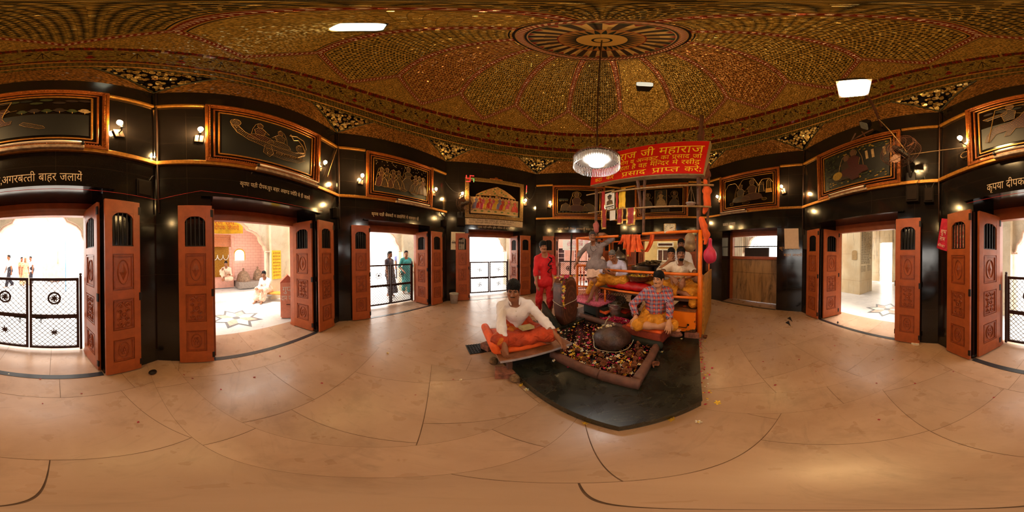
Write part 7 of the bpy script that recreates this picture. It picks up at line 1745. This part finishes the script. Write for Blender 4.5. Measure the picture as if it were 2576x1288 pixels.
for k in range(8):
    if k in (3, 4, 6): continue
    w = MB(); RV, fx_ = (2.75, 1.22) if k == 0 else (2.1, 1.); HALF = (AP+RV)*T8
    for s in (-1, 1):
        P = [(s*x*fx_, z) for x, z in half_arch]
        for i in range(len(P)-1):
            (x0, z0), (x1, z1) = P[i], P[i+1]; q = [(x0, z0), (x0, 3.35), (x1, 3.35), (x1, z1)]
            if abs(x0-x1) > 1e-4: w.slab(q if s > 0 else q[::-1], RV, RV+.22)
        x0, x1 = (1.25*fx_, HALF+.12) if s > 0 else (-HALF-.12, -1.25*fx_)
        w.box(((x0+x1)/2, RV+.11, 1.665), (x1-x0, .22, 3.37)); w.box((s*(1.25*fx_+.37), RV+.12, 1.665), (.74, .5, 3.37), bev=.01)
    struct('wall_arcade_'+names8[k], w, M_PILM, M=wallM(k))
    e = MB()
    for s in (-1, 1):
        e.tube([(s*x*fx_, RV-.02, z) for x, z in half_arch], .028, 6)
        for i in range(3): e.ball((s*(1.23*fx_-.055*i), RV-.02, 1.575), (.028, .05, .03), 8)
    struct(nxt(), e, mat('painted_arch_moulding', (226, 186, 160), .6), M=wallM(k))
# star inlays in the verandah floor
def star(k, u, d, R, label):
    t = thing('floor_star', label, 'floor inlay', wallM(k, u, d, -.019), 'marble star inlays in the verandah floor'); n = 8; q = MB(); b = MB(); c = MB()
    P = lambda r, i: (r*math.cos(i*pi/n+pi/16), r*math.sin(i*pi/n+pi/16), .002)
    for i in range(n):
        a = [P(R*(1 if j % 2 == 0 else .62), 2*i+j) for j in (-1, 0, 1)]; q.add([(p[0], p[1], .001) for p in a]+[(0, 0, .001)], [(0, 1, 2, 3)])
        a2 = [P(r_, 2*i+j) for r_, j in ((R*.62*.82, -1), (R*.80, 0), (R*.62*.82, 1))]; (b if i % 2 else c).add([(p[0], p[1], .003) for p in a2]+[(0, 0, .003)], [(0, 1, 2, 3)])
    q.build('border', mat('grey_inlay', (112, 112, 112), .4), t); b.build('petal', mat('pink_inlay', (214, 168, 148), .4), t); c.build('petal', mat('white_inlay', (232, 226, 214), .4), t)
    q = MB(); q.prism([(.09*R*1.6*math.cos(i*pi/4), .09*R*1.6*math.sin(i*pi/4)) for i in range(8)], .003, .005); q.build('centre', mat('grey_inlay', (112, 112, 112), .4), t)
star(0, -.05, 1.55, .62, 'inlaid eight-point star in the verandah floor outside the boat picture doorway'); star(6, .02, 1.63, .62, 'inlaid eight-point star in the verandah floor outside the waterfall doorway')
# ---- outside the boat picture doorway: pink tiled shrine court, banner, bench, donation box
W0 = lambda u, d, z, rz=0.: wallM(0, u, d, z, rz)
w = MB(); w.box((.6, 6.1, 1.7), (7.5, .2, 3.4)); w.box((3.0, 5.2, 1.7), (.2, 2., 3.4)); struct('wall_shrine_court', w, M_TILE, M=wallM(0))
w = MB(); w.box((0, 5.2, 3.25), (7, 2.2, .18)); 
for i in range(40): w.box((-2.9+i*.15, 4.08, 3.10), (.08, .08, .14))
struct('ceiling_shrine_court', w, M_PINKW, M=wallM(0))
sh = thing('small_shrine', 'small open shrine with pink columns, rolled shutter and gilt hangings beyond the boat picture doorway', 'shrine', W0(.35, 5.55, -.02))
q = MB(); q.box((0, .15, .22), (1.5, .7, .44)); q.build('plinth', M_PINKW, sh)
for x in (-.75, .75): q = MB(); q.lathe([(.09, .44), (.11, .5), (.07, .6), (.065, 1.3), (.09, 1.4), (.06, 1.5), (.06, 2.2), (.10, 2.3), (.10, 2.4)], (x, -.1, 0), 14); q.build('column', M_PINKW, sh, True)
q = MB(); 
for i in range(12): q.box((0, .05, 1.95+i*.05), (1.4, .05, .04))
q.build('shutter', mat('shutter_tan', (196, 120, 70), .5), sh)
q = MB(); q.box((0, .42, 1.2), (1.4, .04, 1.5)); q.build('back_panel', mat('gilt_tinsel_panel', (200, 150, 50), .4, .4, .6, 30., .8, 40., None, (90, 60, 20)), sh)
q = MB()
for j in range(5): q.tube([(-.6+.28*j+.14*math.cos(t), .36, 1.55-.25*math.sin(t)) for t in [i*pi/8 for i in range(9)]], .02, 5)
q.build('festoon', M_WHITE, sh)
nt_ = thing('window_niche', 'bright arched niche with a yellow rim in the pink tiled wall', 'niche', W0(1.62, 5.99, 1.55))
q = MB(); q.slab([(-.28, -.3), (.28, -.3)]+[(.28*math.cos(i*pi/10), .02+.24*math.sin(i*pi/10)) for i in range(11)], -.02, .02); q.build('opening', emit('daylight_glow', (1, .98, .94), 4.), nt_)  # solid slab that glows, standing in for daylight in the niche
q = MB(); q.tube([(-.28, -.03, -.3)]+[(-.28*math.cos(i*pi/10), -.03, .02+.24*math.sin(i*pi/10)) for i in range(11)]+[(.28, -.03, -.3)], .03, 6); q.build('rim', M_YEL, nt_)
sp_ = thing('stone_shrine', 'two small ribbed stone domes on a low plinth outside the boat picture doorway', 'shrine', W0(1.75, 5.2, -.02))
q = MB(); q.box((.1, 0, .15), (1.35, .8, .30), bev=.01); q.build('plinth', mat('grey_granite_plinth', (150, 136, 126), .6, 0, .2, 20.), sp_)
for x, r, h, nm in ((-.22, .34, .5, 'dome'), (.52, .24, .55, 'arch_stone')):
    q = MB(); q.lathe([(r, .30), (r*.98, .36), (r*.8, .30+h*.6), (r*.45, .30+h*.9), (r*.12, .30+h), (.04, .33+h), (.05, .38+h), (0, .42+h)], (x, 0, 0), 16); q.build(nm, mat('weathered_stone', (150, 120, 96), .8, 0, .3, 14.), sp_, False)
bn = thing('banner', 'yellow cloth banner with red Hindi lettering hanging outside the boat picture doorway', 'banner', W0(-.15, 3.3, 2.60))
q = MB(); q.grid(lambda s, v: ((s-.5)*1.9, .03*math.sin(s*11)*(1-v), (v-.5)*.72-.03*math.sin(s*3.1)), 16, 6); q.build('cloth', M_YEL, bn, True)
q = MB()
for tx, z, h, x0, wd2 in (('घण~टा बजायें', .13, .20, -.2, .95), ('चरण छुयें', -.08, .19, -.2, .85), ('घी का दीपक जलायें', -.26, .19, -.5, 1.3)): letter_mesh(q, tx, h, x0, z, -.035, wd2)
q.build('lettering', mat('banner_red', (196, 70, 20), .7), bn)
for i in range(4):
    t = thing('hanging_bulb', 'pear-shaped white bulb hanging over the yellow banner, number %s from the left' % ['one', 'two', 'three', 'four'][i], 'lamp', W0(-.55+.25*i, 2.9, 2.82), 'bulbs over the yellow banner'); q = MB(); q.lathe([(0, -.08), (.035, -.06), (.03, -.02), (.012, .03), (.012, .30)], n=8); q.build('bulb', M_WHITE, t, True)
db = thing('donation_box', 'pink gabled donation box with white Hindi lettering beside the door frame', 'donation box', W0(1.02, 1.05, -.02, -.62))
q = MB(); q.box((0, 0, .46), (.34, .30, .82), bev=.006); q.box((0, 0, .04), (.30, .26, .05)); q.build('body', mat('salmon_enamel', (222, 140, 116), .4, 0, .08), db)
q = MB(); q.slab([(-.17, .87), (.17, .87), (0, 1.04)], -.15, .15); q.build('gable', mat('salmon_roof', (196, 100, 80), .4), db)
q = MB(); letter_mesh(q, 'गुप~त', .16, -.12, .66, -.154, .24); letter_mesh(q, 'दान पात^', .15, -.15, .46, -.154, .30); q.build('lettering', M_WHITE, db)
q = MB(); q.box((0, -.155, .36), (.08, .01, .012)); q.build('slot', M_DARK, db)
bp = fl(684, 757, -.02); bh = thing('wooden_bench', 'small ochre wooden bench under the seated man in white', 'bench', TM((bp.x-.05, bp.y+.0, -.02), math.radians(70)))
q = MB(); q.box((.15, 0, .265), (.95, .34, .04), bev=.006); q.build('seat', mat('ochre_bench', (206, 140, 50), .5), bh)
for x, y in ((-.28, -.13), (-.28, .13), (.58, -.13), (.58, .13)): q = MB(); q.box((x, y, .125), (.05, .05, .25)); q.build('leg', _mc['ochre_bench'], bh)
pp = thing('poster', 'yellow printed poster on the marble pillar behind the seated man in white', 'poster', W0(1.72, 2.75-.145, 1.15))
q = MB(); q.box((0, 0, 0), (.34, .012, .95)); q.build('sheet', mat('yellow_poster', (246, 206, 40), .6), pp)
q = MB()
for i in range(8): letter_mesh(q, 'शहर सेवा राम नाम', .07, -.14, .36-i*.105, -.009, .28)
q.build('lettering', _mc['banner_red'], pp)
# ---- outside the waterfall doorway: shaded marble hall with an inscribed pier
w = MB(); w.box((-2.75, 3.28, 1.66), (2.3, 1.0, 3.36), bev=.006); struct('wall_pier', w, M_VEIN, M=wallM(6))
w = MB(); w.box((-5.0, 6.6, 1.66), (5.0, .3, 3.36)); w.box((.9, 6.6, 1.66), (5.2, .3, 3.36)); w.box((-2.1, 6.6, 2.85), (1.0, .3, 1.0)); w.box((2.6, 4.4, 1.66), (.3, 4.6, 3.36)); struct('wall_marble_hall', w, M_VEIN, M=wallM(6))
w = MB(); w.box((-1.2, 4.6, 3.42), (8, 4.4, .15)); struct('ceiling_marble_hall', w, M_PILM, M=wallM(6))
it = thing('inscription', 'black Hindi inscription carved on the side of the marble pier', 'inscription', wallM(6, -1.594, 3.28, 0, pi/2))
q = MB(); rr = random.Random(2); ws = ['शहर नगर', 'राम नाम सेवा', 'गिरराज महाराज', 'दान सेवा मण~डल', 'समाज सिमित', 'वषॅ संवत', 'पुजारी परिवार'.replace('रि', 'िर')]
for i in range(19):
    letter_mesh(q, rr.choice(ws)+' '+rr.choice(ws), .062, -.42, 2.42-i*.068, -.006, rr.uniform(.60, .82) if i else .7)
for i in range(4): letter_mesh(q, rr.choice(ws), .05, -.42, 1.06-i*.06, -.006, .34); letter_mesh(q, rr.choice(ws), .05, .05, 1.08-i*.06, -.006, .30)
q.build('lettering', mat('carved_black', (52, 44, 40), .7), it)
q = MB(); q.slab([(-.12, -.2), (.12, -.2), (.12, .1)]+[(.12*math.cos(i*pi/8), .1+.07*math.sin(i*pi/8)) for i in range(1, 8)]+[(-.12, .1)], -.006, .006); tag(q.build('engraved_panel', mat('tan_inlay', (170, 136, 84), .5), None, M=wallM(6, -1.85, 2.77, 1.55)), 'small arched tan panel on the front of the marble pier', 'panel')
# ---- behind the stall: pink street front, ochre house front
w = MB(); w.box((0, 3.0, 1.7), (7, .25, 3.5)); struct('wall_street', w, M_PINKW, M=wallM(3))
w = MB(); w.box((.2, 2.25, 2.32), (4.5, .3, .26)); w.box((-1.02, 2.3, 1.2), (.16, .2, 2.4)); struct('trim_street', w, M_OCHRE, M=wallM(3))
for i, (u, ww) in enumerate(((-.72, .34), (.12, .30), (.85, .36))):
    wn = link('window_%d' % (i+2), None, None, wallM(3, u, 2.86, 1.38)); wn['kind'] = 'structure'
    q = MB(); q.box((0, 0, 0), (ww, .03, .72)); q.build('pane', mat('dark_window', (70, 40, 40), .2), wn)
    q = MB(); 
    for s in (-1, 1): q.box((s*ww/2, -.02, 0), (.05, .05, .8)); q.box((0, -.02, s*.38), (ww+.05, .05, .05))
    for z in (-.15, .1): q.box((0, -.02, z), (ww, .03, .025))
    q.build('frame', mat('pale_pink_frame', (238, 196, 186), .6), wn)
bn = thing('banner', 'white cloth banner with pink Hindi lettering across the street behind the stall', 'banner', wallM(3, .25, 2.0, 1.88))
q = MB(); q.grid(lambda s, v: ((s-.5)*1.75, .03*math.sin(s*9), (v-.5)*.50-.02*math.sin(s*3.1)), 14, 4); q.build('cloth', M_PAPER, bn, True)
q = MB(); letter_mesh(q, 'श^ी िगरराज जी पूजा', .23, -.68, -.06, -.036, 1.4); letter_mesh(q, 'जय श^ी राधे', .10, -.4, .14, -.036, .8); letter_mesh(q, 'आपका स~वागत है', .08, -.6, -.20, -.036, 1.2); q.build('lettering', mat('banner_pink', (226, 120, 130), .7), bn)
w = MB(); w.box((0, 2.2, 1.7), (4.6, .25, 3.5)); struct('wall_house', w, M_OCHRE, M=wallM(4))
for i, (u, z, ww, hh, n) in enumerate(((-.22, 1.42, .72, .52, 3), (-.22, 1.92, .72, .16, 1), (.66, 1.92, .60, .16, 1), (.62, 1.2, .5, 1.1, 2))):
    wn = link('window_%d' % (i+5), None, None, wallM(4, u, 2.06, z)); wn['kind'] = 'structure'
    q = MB(); q.box((0, 0, 0), (ww, .03, hh)); q.build('pane', mat('dusk_pane', (110, 76, 60), .2), wn)
    q = MB()
    for s in (-1, 1): q.box((s*ww/2, -.02, 0), (.05, .05, hh+.05)); q.box((0, -.02, s*hh/2), (ww+.05, .05, .05))
    for j in range(1, n): q.box((-ww/2+ww*j/n, -.02, 0), (.035, .04, hh))
    q.build('frame', mat('cream_frame', (244, 226, 186), .6), wn)
# ---- the stone-slab window (east wall)
wn = link('window_1', None, None, wallM(5)); wn['kind'] = 'structure'
q = MB(); q.box((-.82, .52, 1.1), (.10, .12, 2.2)); q.box((.84, .52, 1.1), (.06, .12, 2.2)); q.box((0, .52, 2.13), (1.7, .12, .15)); q.box((0, .50, 1.385), (1.6, .14, .09), bev=.01); q.build('frame', M_DOOR, wn)
g = G('stained_stone_slab'); co = g.coord(); x_, y_, z_ = g.sep(co); n1 = g.noise(g.comb(g.m('MULTIPLY', x_, 3.), 0., g.m('MULTIPLY', z_, .5)), 2., 6., .7, .8)
c_ = g.mix(g.ramp(n1, .45, .72), lin((176, 136, 92)), lin((74, 54, 38))); j_ = g.m('MAXIMUM', g.lt(g.m('ABSOLUTE', g.m('SUBTRACT', z_, .92)), .004), g.m('MULTIPLY', g.lt(g.m('ABSOLUTE', g.m('ADD', x_, .28)), .004), g.lt(z_, .92)))
q = MB(); q.box((0.02, .53, .69), (1.58, .06, 1.36)); q.build('stone_slab', g.done(g.mix(j_, c_, lin((50, 36, 26))), .5), wn)
q = MB()
for i in range(44): q.box((-.74+i*.0355, .56, 1.74), (.006, .006, .66))
q.box((.02, .56, 1.74), (1.56, .03, .03)); q.build('window_bars', M_DARK, wn)
q = MB(); q.box((.0, .66, 1.56), (.84, .03, .30)); q.build('backboard', mat('dark_board', (48, 32, 24), .6), wn)
q = MB(); q.tube([(.0+.07*math.cos(i*pi/8), .57, 1.755+.06*math.sin(i*pi/8)) for i in range(9)], .008, 5); q.build('ornament', M_DARK, wn)
# ---- bright courtyard in front of the horse picture doorway
for i, (x, d, h) in enumerate(((146, 10.5, 3.2), (68, 12., 3.2), (20, 12.5, 3.2))):
    p = at(x, 644, d); q = MB(); q.tube([(p.x, p.y, -.06), (p.x, p.y, h)], .09, 10); tag(q.build('canopy_post', M_PINKW, None, True), ['pale canopy post in the bright courtyard, nearest the right gate leaf', 'pale canopy post behind the courtyard group', 'pale canopy post behind the walking man'][i], 'post', 'canopy posts in the courtyard')
cp_ = thing('courtyard_canopy', 'light steel canopy frame over the bright courtyard', 'canopy', wallM(7, 0, 5.2, 3.3))
for s in (-1, 0, 1): q = MB(); q.box((s*1.4, 0, -.1+.25*abs(s)), (.06, 3.6, .06), 0, rx=.12); q.build('rafter', M_PINKW, cp_)
for y in (-1.4, .2, 1.6): q = MB(); q.box((0, y, .1+.12*y), (3.4, .06, .06)); q.build('purlin', M_PINKW, cp_)
p = at(136, 644, 10.8); q = MB(); q.box((p.x, p.y, .55), (1.2, 1.0, 1.1), .4); tag(q.build('low_wall', M_PINKW), 'low pinkish wall in the courtyard behind the right gate leaf', 'wall')
p = at(165, 644, 7.2); q = MB(); q.tube([(p.x, p.y, -.06), (p.x, p.y, 2.2)], .02, 8); tag(q.build('blue_pipe', mat('blue_pipe_paint', (60, 150, 210), .5), None, True), 'thin blue pipe standing in the bright courtyard', 'pipe')
